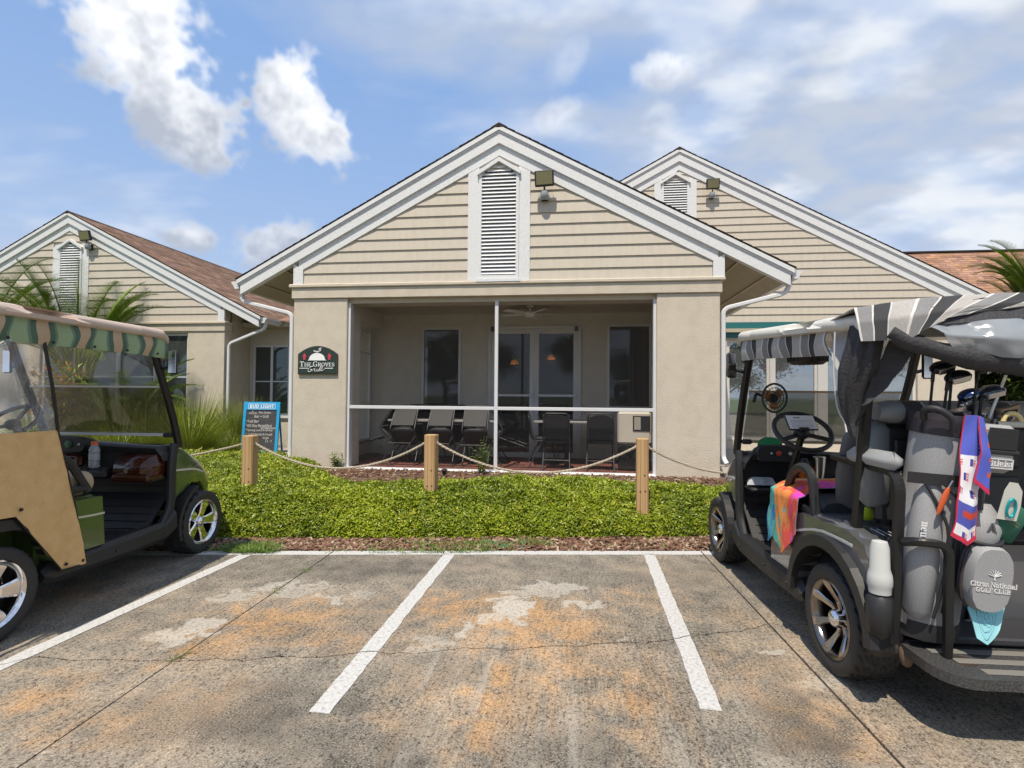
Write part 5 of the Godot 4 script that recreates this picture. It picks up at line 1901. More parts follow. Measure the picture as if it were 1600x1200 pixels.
func spoke_wheel(o: Node3D, at: Vector3, side: float, r: float, w: float, style: int) -> void:
	var wh := Node3D.new()
	wh.name = "wheel"
	o.add_child(wh, true)
	wh.transform = Transform3D(Basis(Vector3(0, -side, 0), Vector3(side, 0, 0), Vector3(0, 0, 1)), at)
	var rim := r * 0.66
	inst(tyre(r, w, rim, style), "tyre", M.rubber, wh)
	var f := w * 0.47
	var b := MB.new()
	# barrel with a rolled outer lip, and the dark drum inside
	b.lathe([Vector2(rim - 0.012, -f), Vector2(rim - 0.014, f - 0.05), Vector2(rim - 0.012, f - 0.012), Vector2(rim - 0.004, f - 0.002), Vector2(rim + 0.006, f + 0.004), Vector2(rim + 0.014, f - 0.001), Vector2(rim + 0.012, f - 0.012)], 48)
	part(b, "rim", M.chrome if style == 1 else M.gunmetal, wh)
	b = MB.new()
	b.lathe([Vector2(rim - 0.016, f - 0.12), Vector2(0.0, f - 0.12)], 32)
	b.lathe([Vector2(rim * 0.62, f - 0.119), Vector2(rim * 0.62, f - 0.07), Vector2(0, f - 0.07)], 24)
	part(b, "drum", mat(lin(0.03, 0.03, 0.032), 0.6, 0.4), wh)
	var n := 5 if style == 1 else 7
	for k in n:
		var a := TAU * (k + 0.25) / n
		b = MB.new()
		b.x = Transform3D(Basis(Vector3.UP, a), Vector3.ZERO)
		var rings := []
		var rows := [[0.030, 0.030, f - 0.035, 0.03], [0.07, 0.032, f - 0.026, 0.03], [0.115, 0.040, f - 0.02, 0.028], [rim - 0.004, 0.054, f - 0.014, 0.03]]
		if style == 0: rows = [[0.028, 0.011, f - 0.055, 0.03], [0.075, 0.013, f - 0.048, 0.03], [0.118, 0.017, f - 0.024, 0.034], [rim * 0.90, 0.024, f - 0.004, 0.04], [rim + 0.002, 0.026, f + 0.002, 0.04]]
		for q in rows:
			var hw: float = q[1]
			rings.append(PackedVector3Array([Vector3(q[0], q[2], -hw * 0.75), Vector3(q[0], q[2] - 0.008, -hw), Vector3(q[0], q[2] - q[3], -hw), Vector3(q[0], q[2] - q[3], hw), Vector3(q[0], q[2] - 0.008, hw), Vector3(q[0], q[2], hw * 0.75)]))
		b.loft(rings, true, true, false)
		part(b, "spoke", M.chrome if style == 1 else mat(lin(0.50, 0.46, 0.42), 0.2, 1.0), wh)
	b = MB.new()
	b.lathe([Vector2(0.045, f - 0.075), Vector2(0.042, f - 0.03), Vector2(0.036, f - 0.014), Vector2(0.022, f - 0.006), Vector2(0.0, f - 0.004)], 20)
	part(b, "hub_cap", M.chrome, wh)
	if style == 1:
		for k in 4:
			b = MB.new()
			b.x = Transform3D(Basis(Vector3.UP, TAU * (k + 0.5) / 4), Vector3.ZERO) * xf(Vector3(0.056, f - 0.05, 0))
			b.lathe([Vector2(0.008, 0), Vector2(0.008, 0.016), Vector2(0, 0.018)], 6)
			part(b, "lug_nut", M.chrome, wh)

# rounded-rectangle ring in the xy plane at z (counter-clockwise seen from +z)
func rr_ring(hw: float, y0: float, y1: float, z: float, r: float, cx := 0.0, bow := 0.0) -> PackedVector3Array:
	var p := PackedVector3Array()
	r = min(r, min(hw, (y1 - y0) / 2) * 0.98)
	for q in [[hw - r, y0 + r, -PI / 2], [hw - r, y1 - r, 0.0], [-hw + r, y1 - r, PI / 2], [-hw + r, y0 + r, PI]]:
		for k in 5:
			var a: float = q[2] + PI / 2 * k / 4
			var x: float = q[0] + cos(a) * r
			p.append(Vector3(cx + x, q[1] + sin(a) * r, z + bow * (1.0 - pow(x / hw, 2.0))))
	return p

# rounded cushion through a list of [z, y0, y1, half width] sections
func cushion(sections: Array, r: float, cx := 0.0) -> MB:
	var b := MB.new()
	var rings := []
	for q in sections: rings.append(rr_ring(q[3], q[1], q[2], q[0], r, cx))
	b.loft(rings, true, true, true)
	return b

func cart_roof(o: Node3D, m: Material, z0: float, z1: float, tilt := 0.0) -> void:
	# rows along z of a section from the left lip over the crown to the right lip
	var zs := [z0, z0 + 0.02, z0 + 0.08, z0 + 0.3]
	var da := -0.42
	var db := -0.10
	for z in [da - 0.10, da, da + 0.03, db - 0.03, db, db + 0.10, db + 0.3]: zs.append(z)
	zs.append(z1 - 0.1)
	zs.append(z1 - 0.02)
	zs.append(z1)
	var outer := []
	for z in zs:
		var e: float = 1.0
		var drop: float = tilt * (z + 1.2)
		if z < z0 + 0.07: drop += (z0 + 0.08 - z) * 0.45
		if z > z1 - 0.05: drop += (z - z1 + 0.06) * 0.6
		var w := 0.615
		if z < z0 + 0.05: w -= (z0 + 0.05 - z) * 0.5
		var dent: bool = z > da + 0.01 and z < db - 0.01
		var lip: float = 0.018 if z >= da - 0.01 and z <= db + 0.01 else 0.0
		var half := [Vector2(0.0, 1.835), Vector2(0.30, 1.828), Vector2(0.47, 1.808), Vector2(w - 0.05, 1.792), Vector2(w - 0.015, 1.783), Vector2(w, 1.766), Vector2(w + 0.004 + lip, 1.742), Vector2(w - 0.004 + lip, 1.726), Vector2(w - 0.03, 1.718)]
		if dent:
			half[3] = Vector2(w - 0.09, 1.80)
			half[4] = Vector2(w - 0.15, 1.792)
			half[5] = Vector2(w - 0.15, 1.758)
			half[6] = Vector2(w + 0.016, 1.752)
		var row := PackedVector3Array()
		for k in range(half.size() - 1, 0, -1): row.append(Vector3(-half[k].x, half[k].y - drop, z))
		for k in half.size(): row.append(Vector3(half[k].x, half[k].y - drop, z))
		outer.append(row)
	var b := MB.new()
	b.smooth()
	for i in outer.size() - 1:
		if i in [4, 5, 6, 7, 8]: b.flat()
		else: b.smooth()
		for j in outer[i].size() - 1:
			b.quad(outer[i + 1][j], outer[i + 1][j + 1], outer[i][j + 1], outer[i][j])
	# underside and end walls
	b.flat()
	for i in outer.size() - 1:
		var n: int = outer[i].size() - 1
		b.quad(outer[i][0], outer[i][n], outer[i + 1][n], outer[i + 1][0])
	for e in [[0, false], [outer.size() - 1, true]]:
		var row: PackedVector3Array = outer[e[0]]
		var c := Vector3(0, row[0].y, row[0].z)
		for j in row.size() - 1:
			if e[1]: b.tri(c, row[j + 1], row[j])
			else: b.tri(c, row[j], row[j + 1])
	part(b, "roof", m, o)

# striped fabric; bands = [[share, colour], ...] across one period
func stripe_tex(bands: Array, sd: int) -> ImageTexture:
	var w := 256
	var im := Image.create(w, 64, false, Image.FORMAT_RGB8)
	var n := noise(sd, 0.05, 4)
	for i in w:
		var t := (i + 0.5) / w
		var c: Color = bands[0][1]
		var acc := 0.0
		for q in bands:
			if t >= acc: c = q[1]
			acc += q[0]
		for j in 64:
			var k := 1.0 + n.get_noise_2d(i * 3.0, j * 3.0) * 0.22 + (0.05 if (i + j) % 2 else -0.05)
			im.set_pixel(i, j, Color(c.r * k, c.g * k, c.b * k).linear_to_srgb())
	return ImageTexture.create_from_image(im)

# hanging strip of cloth below a path at the roof edge; uv.x counts metres / period
func valance(path: Array, drop: float, period: float, wob: float, ph: float) -> MB:
	var b := MB.new()
	var cv := curve(path, 60)
	var len_ := 0.0
	var rows := []
	var us := []
	for i in cv.size():
		if i > 0: len_ += (cv[i] - cv[i - 1]).length()
		us.append(len_ / period)
	var nr := 6
	for j in nr + 1:
		var v := float(j) / nr
		var row := PackedVector3Array()
		for i in cv.size():
			var t: Vector3 = (cv[min(i + 1, cv.size() - 1)] - cv[max(i - 1, 0)]).normalized()
			var outw := t.cross(Vector3.UP).normalized()
			row.append(cv[i] + Vector3.DOWN * drop * v + outw * (wob * v * sin(us[i] * TAU + ph + v * 2.0) + 0.012 * sin(v * PI)) + t * 0.011 * sin(v * 5.0 + us[i] * 3.0))
		rows.append(row)
	for side in 2:
		b.smooth()
		for j in nr:
			for i in cv.size() - 1:
				var p := [rows[j][i], rows[j][i + 1], rows[j + 1][i + 1], rows[j + 1][i]]
				var u := [Vector2(us[i], float(j) / nr), Vector2(us[i + 1], float(j) / nr), Vector2(us[i + 1], float(j + 1) / nr), Vector2(us[i], float(j + 1) / nr)]
				if side == 0: b.quad(p[0], p[1], p[2], p[3], u[0], u[1], u[2], u[3])
				else:
					for k in 4: p[k] -= Vector3(0, 0, 0.0) + (rows[j][i + 1] - rows[j][i]).cross(Vector3.UP).normalized() * 0.003
					b.quad(p[3], p[2], p[1], p[0], u[3], u[2], u[1], u[0])
	return b

func cloth(pts: Array, wob: float, th: float, sd: int, m: int = 10) -> MB:
	# pts: rows of control points; subdivided bilinearly with gentle folds
	var n := noise(sd, 2.2, 3)
	var rows := []
	var nr := pts.size() - 1
	var nc: int = pts[0].size() - 1
	for j in nr * m + 1:
		var row := PackedVector3Array()
		var fj := float(j) / m
		var j0: int = min(int(fj), nr - 1)
		for i in nc * m + 1:
			var fi := float(i) / m
			var i0: int = min(int(fi), nc - 1)
			var a: Vector3 = (pts[j0][i0] as Vector3).lerp(pts[j0][i0 + 1], fi - i0)
			var c: Vector3 = (pts[j0 + 1][i0] as Vector3).lerp(pts[j0 + 1][i0 + 1], fi - i0)
			var p := a.lerp(c, fj - j0)
			row.append(p + Vector3(n.get_noise_3d(p.x * 3, p.y * 1.2, p.z * 3), n.get_noise_3d(p.x * 3 + 9, p.y, p.z * 3) * 0.3, n.get_noise_3d(p.x * 3, p.y * 1.2 + 5, p.z * 3)) * wob)
		rows.append(row)
	var b := MB.new()
	b.sheet(rows, th)
	return b

# everything both carts share; P: body, trim_line, roof, seat, wheelbase, style
func cart_base(o: Node3D, P: Dictionary) -> void:
	var wb: float = P.wheelbase
	var r := 0.257
	for s in [-1.0, 1.0]:
		spoke_wheel(o, Vector3(s * 0.495, r, 0), s, r, 0.20, P.style)
		spoke_wheel(o, Vector3(s * 0.495, r, -wb), s, r, 0.20, P.style)
	var b := MB.new()
	b.tube([Vector3(-0.42, r, 0), Vector3(0.42, r, 0)], 0.05, 10)
	b.tube([Vector3(-0.42, r, -wb), Vector3(0.42, r, -wb)], 0.035, 10)
	b.bar([Vector3(-0.25, 0.24, 0.4), Vector3(-0.25, 0.24, -wb - 0.1)], 0.08, 0.08)
	b.bar([Vector3(0.25, 0.24, 0.4), Vector3(0.25, 0.24, -wb - 0.1)], 0.08, 0.08)
	part(b, "chassis", M.black_metal, o)
	# floor with a ribbed mat and the toe board
	b = MB.new()
	b.bbox(Vector3(-0.53, 0.26, -1.34), Vector3(0.53, 0.315, -0.55), 0.01)
	b.quad(Vector3(-0.53, 0.312, -1.12), Vector3(0.53, 0.312, -1.12), Vector3(0.53, 0.62, -1.42), Vector3(-0.53, 0.62, -1.42))
	b.quad(Vector3(-0.53, 0.62, -1.42), Vector3(0.53, 0.62, -1.42), Vector3(0.53, 0.312, -1.14), Vector3(-0.53, 0.312, -1.14))
	for k in 16: b.box(Vector3(-0.48 + k * 0.062, 0.315, -1.08), Vector3(-0.455 + k * 0.062, 0.321, -0.75))
	for k in 5:
		b.x = xf(Vector3(0, 0.33 + k * 0.045, -1.137 - k * 0.0438), Vector3(46, 0, 0))
		b.box(Vector3(-0.48, -0.008, -0.002), Vector3(0.48, 0.008, 0.006))
	b.x = Transform3D.IDENTITY
	part(b, "floor_mat", M.black_plastic, o)
	for s in [-1.0, 1.0]:
		# rocker panel
		b = MB.new()
		var rings := []
		for q in [[-0.28, 0.235, 0.30], [-0.34, 0.21, 0.335], [-0.9, 0.205, 0.345], [-1.26, 0.215, 0.355], [-1.36, 0.26, 0.43]]:
			rings.append(PackedVector3Array([Vector3(s * 0.50, q[1] + 0.02, q[0]), Vector3(s * 0.575, q[1], q[0]), Vector3(s * 0.60, q[1] + 0.035, q[0]), Vector3(s * 0.592, q[2] - 0.03, q[0]), Vector3(s * 0.565, q[2], q[0]), Vector3(s * 0.50, q[2] - 0.01, q[0])]))
		if s > 0: rings.reverse()
		b.loft(rings, true, true, false)
		for q in [-0.45, -0.78, -1.22]:
			b.x = xf(Vector3(s * 0.599, 0.275, q), Vector3(0, 0, -90 * s))
			b.lathe([Vector2(0.009, 0), Vector2(0.008, 0.004), Vector2(0, 0.005)], 8)
			b.x = Transform3D.IDENTITY
		part(b, "rocker_panel", M.black_plastic, o)
		# door post trim: from the sill up to the foot of the front strut
		b = MB.new()
		b.bar(rounded([Vector3(s * 0.552, 0.33, -1.26), Vector3(s * 0.552, 0.45, -1.345), Vector3(s * 0.552, 0.80, -1.345), Vector3(s * 0.545, 0.925, -1.38)], 0.12, 5), 0.07, 0.05, Vector3(s, 0, 0.001), 0.015)
		part(b, "door_post", M.black_plastic, o)
		# front wheel flare
		b = MB.new()
		rings = []
		for k in 11:
			var a := deg_to_rad(lerpf(-20, 72, k / 10.0))
			var c := Vector3(0, r + 0.02, -wb)
			var d := Vector3(0, sin(a), cos(a))
			var p0 := c + d * (r + 0.03)
			var p1 := c + d * (r + 0.055)
			rings.append(PackedVector3Array([p0 + Vector3(s * 0.47, 0, 0), p0 + Vector3(s * 0.605, 0, 0), p1 + Vector3(s * 0.60, 0, 0), p1 + Vector3(s * 0.47, 0, 0)]))
		if s < 0: rings.reverse()
		b.loft(rings, true, true, false)
		part(b, "front_fender", M.black_plastic, o)
		# front strut, two-piece
		b = MB.new()
		b.bar(curve([Vector3(s * 0.545, 0.90, -1.43), Vector3(s * 0.55, 1.10, -1.36), Vector3(s * 0.555, 1.42, -1.22), Vector3(s * 0.545, 1.73, -1.09)], 10), 0.045, 0.05, Vector3(0, 0, 1), 0.01)
		part(b, "front_strut", M.black_metal, o)
		# mirror
		b = MB.new()
		b.bbox(Vector3(s * 0.66 - 0.035, 1.46, -1.21), Vector3(s * 0.66 + 0.035, 1.64, -1.18), 0.014)
		b.tube([Vector3(s * 0.57, 1.50, -1.2), Vector3(s * 0.64, 1.52, -1.2)], 0.012, 6)
		var mr := part(b, "side_mirror", M.black_plastic, o)
		b = MB.new()
		b.bbox(Vector3(s * 0.66 - 0.029, 1.468, -1.1799), Vector3(s * 0.66 + 0.029, 1.632, -1.178), 0.001)
		part(b, "mirror_glass", M.chrome, mr)
	# nose
	b = MB.new()
	var rg := []
	for q in [[-1.37, 0.545, 0.45, 0.925, 0.06], [-1.48, 0.56, 0.50, 0.90, 0.08], [-1.62, 0.55, 0.56, 0.835, 0.10], [-1.78, 0.52, 0.55, 0.755, 0.11], [-1.92, 0.47, 0.44, 0.67, 0.10], [-2.03, 0.40, 0.40, 0.575, 0.08], [-2.07, 0.33, 0.42, 0.53, 0.05]]:
		rg.append(rr_ring(q[1], q[2], q[3], q[0], q[4], 0.0, -0.03))
	rg.reverse()
	b.loft(rg, true, true, true)
	var cowl := part(b, "cowl", P.body, o)
	for s in [-1.0, 1.0]:
		b = MB.new()
		b.bar(curve([Vector3(s * 0.549, 0.72, -1.375), Vector3(s * 0.564, 0.715, -1.48), Vector3(s * 0.554, 0.70, -1.62), Vector3(s * 0.526, 0.66, -1.76)], 8), 0.004, 0.016)
		part(b, "pinstripe", P.line, cowl)
		b = MB.new()
		b.ball(Vector3(s * 0.34, 0.60, -1.96), Vector3(0.09, 0.045, 0.06), 12)
		part(b, "headlight", mat(lin(0.7, 0.7, 0.7), 0.1), o)
	b = MB.new()
	b.bbox(Vector3(-0.40, 0.27, -2.10), Vector3(0.40, 0.41, -1.95), 0.04)
	part(b, "bumper", M.black_plastic, o)
	# dashboard: hood, open shelf, cup holders
	b = MB.new()
	var dg := []
	for q in [[-0.545, 0.86], [-0.50, 0.925], [-0.2, 0.945], [0.2, 0.925], [0.50, 0.915], [0.545, 0.86]]:
		dg.append(PackedVector3Array([Vector3(q[0], q[1] - 0.055, -1.26), Vector3(q[0], q[1] - 0.012, -1.235), Vector3(q[0], q[1], -1.27), Vector3(q[0], q[1] - 0.005, -1.44), Vector3(q[0], q[1] - 0.06, -1.44)]))
	dg.reverse()
	b.loft(dg, true, true, false)
	part(b, "dash_top", M.black_plastic, o)
	b = MB.new()
	b.box(Vector3(-0.54, 0.60, -1.425), Vector3(0.54, 0.88, -1.40))
	b.bbox(Vector3(-0.53, 0.66, -1.40), Vector3(0.53, 0.685, -1.16), 0.01)
	b.bbox(Vector3(-0.14, 0.685, -1.33), Vector3(0.19, 0.745, -1.14), 0.015)
	for x in [-0.06, 0.03, 0.13]:
		b.x = xf(Vector3(x, 0.745, -1.20))
		b.lathe([Vector2(0.038, 0), Vector2(0.044, 0.012), Vector2(0.05, 0.012), Vector2(0.05, 0.0)], 16)
		b.x = Transform3D.IDENTITY
	b.box(Vector3(-0.54, 0.43, -1.365), Vector3(0.54, 0.60, -1.352))
	b.box(Vector3(-0.54, 0.60, -1.399), Vector3(0.54, 0.90, -1.36))
	part(b, "dash_shelf", M.black_plastic, o)
	# instrument pod
	b = MB.new()
	var pod := []
	for q in [[-1.235, 0.145, 0.868, 0.975], [-1.25, 0.155, 0.86, 0.985], [-1.36, 0.14, 0.87, 0.96]]:
		pod.append(rr_ring(q[1], q[2], q[3], q[0], 0.05, P.pod))
	pod.reverse()
	b.loft(pod, true, true, true)
	var pd := part(b, "instrument_pod", M.black_plastic, o)
	for q in P.dials:
		b = MB.new()
		b.x = xf(Vector3(P.pod + q[0], 0.925, -1.235), Vector3(90, 0, 0))
		b.lathe([Vector2(q[1], -0.002), Vector2(q[1], 0.008), Vector2(q[1] * 0.8, 0.011), Vector2(0, 0.011)], 14)
		part(b, "dial", q[2], pd)
	# windscreen: clear upper half, smoked lower half
	var y0 := 0.99
	var ym := 1.365
	var y1 := 1.72
	var zf := func(y: float) -> float: return -1.395 + (y - 0.99) * 0.41
	for q in [[y0, ym - 0.004, P.smoked], [ym + 0.004, y1, P.clear]]:
		b = MB.new()
		var p := [Vector3(-0.515, q[0], zf.call(q[0])), Vector3(0.515, q[0], zf.call(q[0])), Vector3(0.515, q[1], zf.call(q[1])), Vector3(-0.515, q[1], zf.call(q[1]))]
		var th := Vector3(0, 0.0015, -0.005)
		b.quad(p[0], p[1], p[2], p[3])
		b.quad(p[3] + th, p[2] + th, p[1] + th, p[0] + th)
		for k in 4: b.quad(p[k], p[k] + th, p[(k + 1) % 4] + th, p[(k + 1) % 4])
		part(b, "windshield", q[2], o)
	b = MB.new()
	b.bar([Vector3(-0.52, ym, zf.call(ym)), Vector3(0.52, ym, zf.call(ym))], 0.018, 0.014)
	b.bar([Vector3(-0.46, y0 + 0.005, zf.call(y0) + 0.012), Vector3(0.46, y0 + 0.005, zf.call(y0) + 0.012)], 0.018, 0.02)
	part(b, "windshield_bar", M.alum if P.style == 1 else mat(lin(0.36, 0.27, 0.16), 0.5), o)
	b = MB.new()
	for s in [-1.0, 1.0]: b.bbox(Vector3(s * 0.49 - 0.035, y0 - 0.015, zf.call(y0) + 0.0), Vector3(s * 0.49 + 0.035, y0 + 0.022, zf.call(y0) + 0.03), 0.008)
	part(b, "windshield_clip", M.black_plastic, o)
	# seat box and rear body
	for s in [-1.0, 1.0]:
		b = MB.new()
		# outline (z, y) of the side panel with the rear wheel arch cut out
		var pl := PackedVector2Array([Vector2(-0.70, 0.345), Vector2(-0.36, 0.345)])
		for k in 13:
			var a := deg_to_rad(lerpf(168, 20, k / 12.0))
			pl.append(Vector2(cos(a) * 0.345, 0.275 + sin(a) * 0.325))
		var cut: float = 0.11 if P.get("well", false) else 0.0
		for q in [Vector2(0.40 - cut * 0.35, 0.40), Vector2(0.46 - cut, 0.46), Vector2(0.45 - cut, 0.60), Vector2(0.36 - cut * 0.6, 0.685), Vector2(0.16, 0.72), Vector2(-0.30, 0.70), Vector2(-0.48, 0.66), Vector2(-0.672, 0.655)]: pl.append(q)
		# extruded along x, then faired outwards over the wheel
		b.x = Transform3D(Basis(Vector3(0, 0, 1), Vector3(0, 1, 0), Vector3(-1, 0, 0)), Vector3.ZERO)
		if s > 0: b.prism(pl, -0.585, -0.50)
		else: b.prism(pl, 0.50, 0.585)
		b.x = Transform3D.IDENTITY
		var sp := part(b, "side_panel", P.body, o)
		b = MB.new()
		b.bar(curve([Vector3(s * 0.5865, 0.545, -0.69), Vector3(s * 0.5865, 0.555, -0.5), Vector3(s * 0.5865, 0.59, -0.36), Vector3(s * 0.5865, 0.655, -0.1), Vector3(s * 0.5865, 0.66, 0.2)], 10), 0.003, 0.012)
		part(b, "pinstripe", P.line, sp)
		# rear wheel flare
		b = MB.new()
		var fr := []
		for k in 15:
			var a := deg_to_rad(lerpf(178, 2, k / 14.0))
			var c := Vector3(0, 0.275, 0)
			var d := Vector3(0, sin(a) * 0.325, cos(a) * 0.345)
			var d2 := Vector3(0, sin(a) * 0.38, cos(a) * 0.40)
			fr.append(PackedVector3Array([c + d + Vector3(s * 0.50, 0, 0), c + d * 1.01 + Vector3(s * 0.622, -0.01, 0), c + d2 * 0.985 + Vector3(s * 0.620, 0, 0), c + d2 + Vector3(s * 0.586, 0, 0)]))
		if s > 0: fr.reverse()
		b.loft(fr, true, true, false)
		part(b, "rear_fender", M.black_plastic, o)
	b = MB.new()
	b.box(Vector3(-0.499, 0.32, -0.69), Vector3(0.499, 0.66, -0.30))
	b.box(Vector3(-0.37, 0.30, -0.298), Vector3(0.37, 0.66, 0.11 if P.get("well", false) else 0.40))
	part(b, "seat_box", P.body, o)
	var sect := [[-0.34, 0.71, 0.57], [0.0, 0.735, 0.575], [0.12, 0.728, 0.573], [0.22, 0.715, 0.57], [0.36, 0.66, 0.56], [0.44, 0.58, 0.54], [0.455, 0.47, 0.53]]
	b = MB.new()
	var dk := []
	for q in (sect.slice(0, 3) if P.get("well", false) else sect):
		dk.append(PackedVector3Array([Vector3(-q[2], q[1] - 0.03, q[0]), Vector3(q[2], q[1] - 0.03, q[0]), Vector3(q[2] - 0.005, q[1] - 0.008, q[0]), Vector3(q[2] - 0.04, q[1], q[0]), Vector3(-q[2] + 0.04, q[1], q[0]), Vector3(-q[2] + 0.005, q[1] - 0.008, q[0])]))
	b.loft(dk, true, true, true)
	part(b, "rear_deck", P.body, o)
	if P.get("well", false):
		# open bag well: only the quarters run on to the back
		for s in [-1.0, 1.0]:
			b = MB.new()
			dk = []
			for q in [[0.12, 0.728, 0.573], [0.22, 0.712, 0.57], [0.30, 0.665, 0.56], [0.335, 0.59, 0.55], [0.345, 0.47, 0.54]]:
				var i := 0.44
				var ring := PackedVector3Array([Vector3(s * i, q[1] - 0.10, q[0]), Vector3(s * q[2], q[1] - 0.03, q[0]), Vector3(s * (q[2] - 0.005), q[1] - 0.008, q[0]), Vector3(s * (q[2] - 0.04), q[1], q[0]), Vector3(s * i, q[1] - 0.005, q[0])])
				if s < 0: ring.reverse()
				dk.append(ring)
			b.loft(dk, true, true, true)
			part(b, "rear_quarter", P.body, o)
	# seat
	part(cushion([[-0.70, 0.70, 0.775, 0.50], [-0.68, 0.675, 0.81, 0.515], [-0.60, 0.665, 0.825, 0.52], [-0.30, 0.66, 0.80, 0.52], [-0.22, 0.66, 0.77, 0.51]], 0.06), "seat_cushion", P.seat, o)
	for cx in [-0.26, 0.26]:
		b = MB.new()
		var br := []
		for q in [[0.76, 0.16, 0.0], [0.80, 0.225, -0.01], [0.95, 0.245, 0.03], [1.12, 0.235, 0.075], [1.20, 0.20, 0.095], [1.235, 0.14, 0.10]]:
			var ring := PackedVector3Array()
			for k in 16:
				var a := TAU * k / 16
				ring.append(Vector3(cx + cos(a) * q[1], q[0], -0.13 + q[2] - sin(a) * 0.06))
			br.append(ring)
		b.loft(br, true, true, true)
		part(b, "backrest", P.back, o)
	# hip restraints
	for s in [-1.0, 1.0]:
		b = MB.new()
		b.bar(rounded([Vector3(s * 0.55, 0.70, -0.60), Vector3(s * 0.555, 0.90, -0.46), Vector3(s * 0.555, 0.945, -0.36), Vector3(s * 0.555, 0.93, -0.24), Vector3(s * 0.55, 0.70, -0.20)], 0.10, 6), 0.05, 0.042, Vector3(s, 0, 0.001), 0.014)
		b.bbox(Vector3(s * 0.55 - 0.02, 0.70, -0.60), Vector3(s * 0.55 + 0.02, 0.745, -0.20), 0.012)
		part(b, "hip_restraint", M.black_plastic, o)
	# steering column and wheel on the left
	b = MB.new()
	b.tube([Vector3(-0.28, 0.50, -1.33), Vector3(-0.30, 1.06, -0.93)], 0.022, 10)
	part(b, "steering_column", M.black_metal, o)
	b = MB.new()
	var c := Vector3(-0.305, 1.105, -0.90)
	var ax := Vector3(0.03, -0.72, -0.62).normalized()
	var u := Vector3.RIGHT
	var vv := ax.cross(u).normalized()
	var ringp := []
	for k in 33: ringp.append(c + (u * cos(TAU * k / 32) + vv * sin(TAU * k / 32)) * 0.172)
	b.tube(ringp, 0.0155, 8, false)
	for a in [0.5, 2.64, -PI / 2]: b.bar([c + ax * 0.02, c + (u * cos(a) + vv * sin(a)) * 0.165], 0.028, 0.012, ax)
	b.ball(c + ax * 0.02, Vector3(0.05, 0.04, 0.05), 12)
	part(b, "steering_wheel", M.black_plastic, o)

func water_bottle(at: Vector3) -> void:
	var o := thing("drink_bottle", "clear plastic drink bottle with orange cap on the green cart's dash", "bottle", at)
	var b := MB.new()
	b.lathe([Vector2(0, 0), Vector2(0.032, 0.002), Vector2(0.035, 0.01), Vector2(0.035, 0.05), Vector2(0.033, 0.055), Vector2(0.035, 0.06), Vector2(0.035, 0.10), Vector2(0.033, 0.105), Vector2(0.036, 0.115), Vector2(0.035, 0.135), Vector2(0.022, 0.165), Vector2(0.019, 0.172)], 18)
	part(b, "body", glass_mat(lin(0.75, 0.8, 0.85), 0.32, 0.0, 0.05), o)
	b = MB.new()
	b.lathe([Vector2(0.0356, 0.06), Vector2(0.0358, 0.062), Vector2(0.0358, 0.10), Vector2(0.0356, 0.102)], 18)
	part(b, "wrapper", mat(lin(0.42, 0.45, 0.48), 0.4), o)
	b = MB.new()
	b.lathe([Vector2(0.022, 0.17), Vector2(0.022, 0.192), Vector2(0.019, 0.196), Vector2(0, 0.196)], 14)
	part(b, "cap", mat(lin(0.75, 0.14, 0.02), 0.45), o)

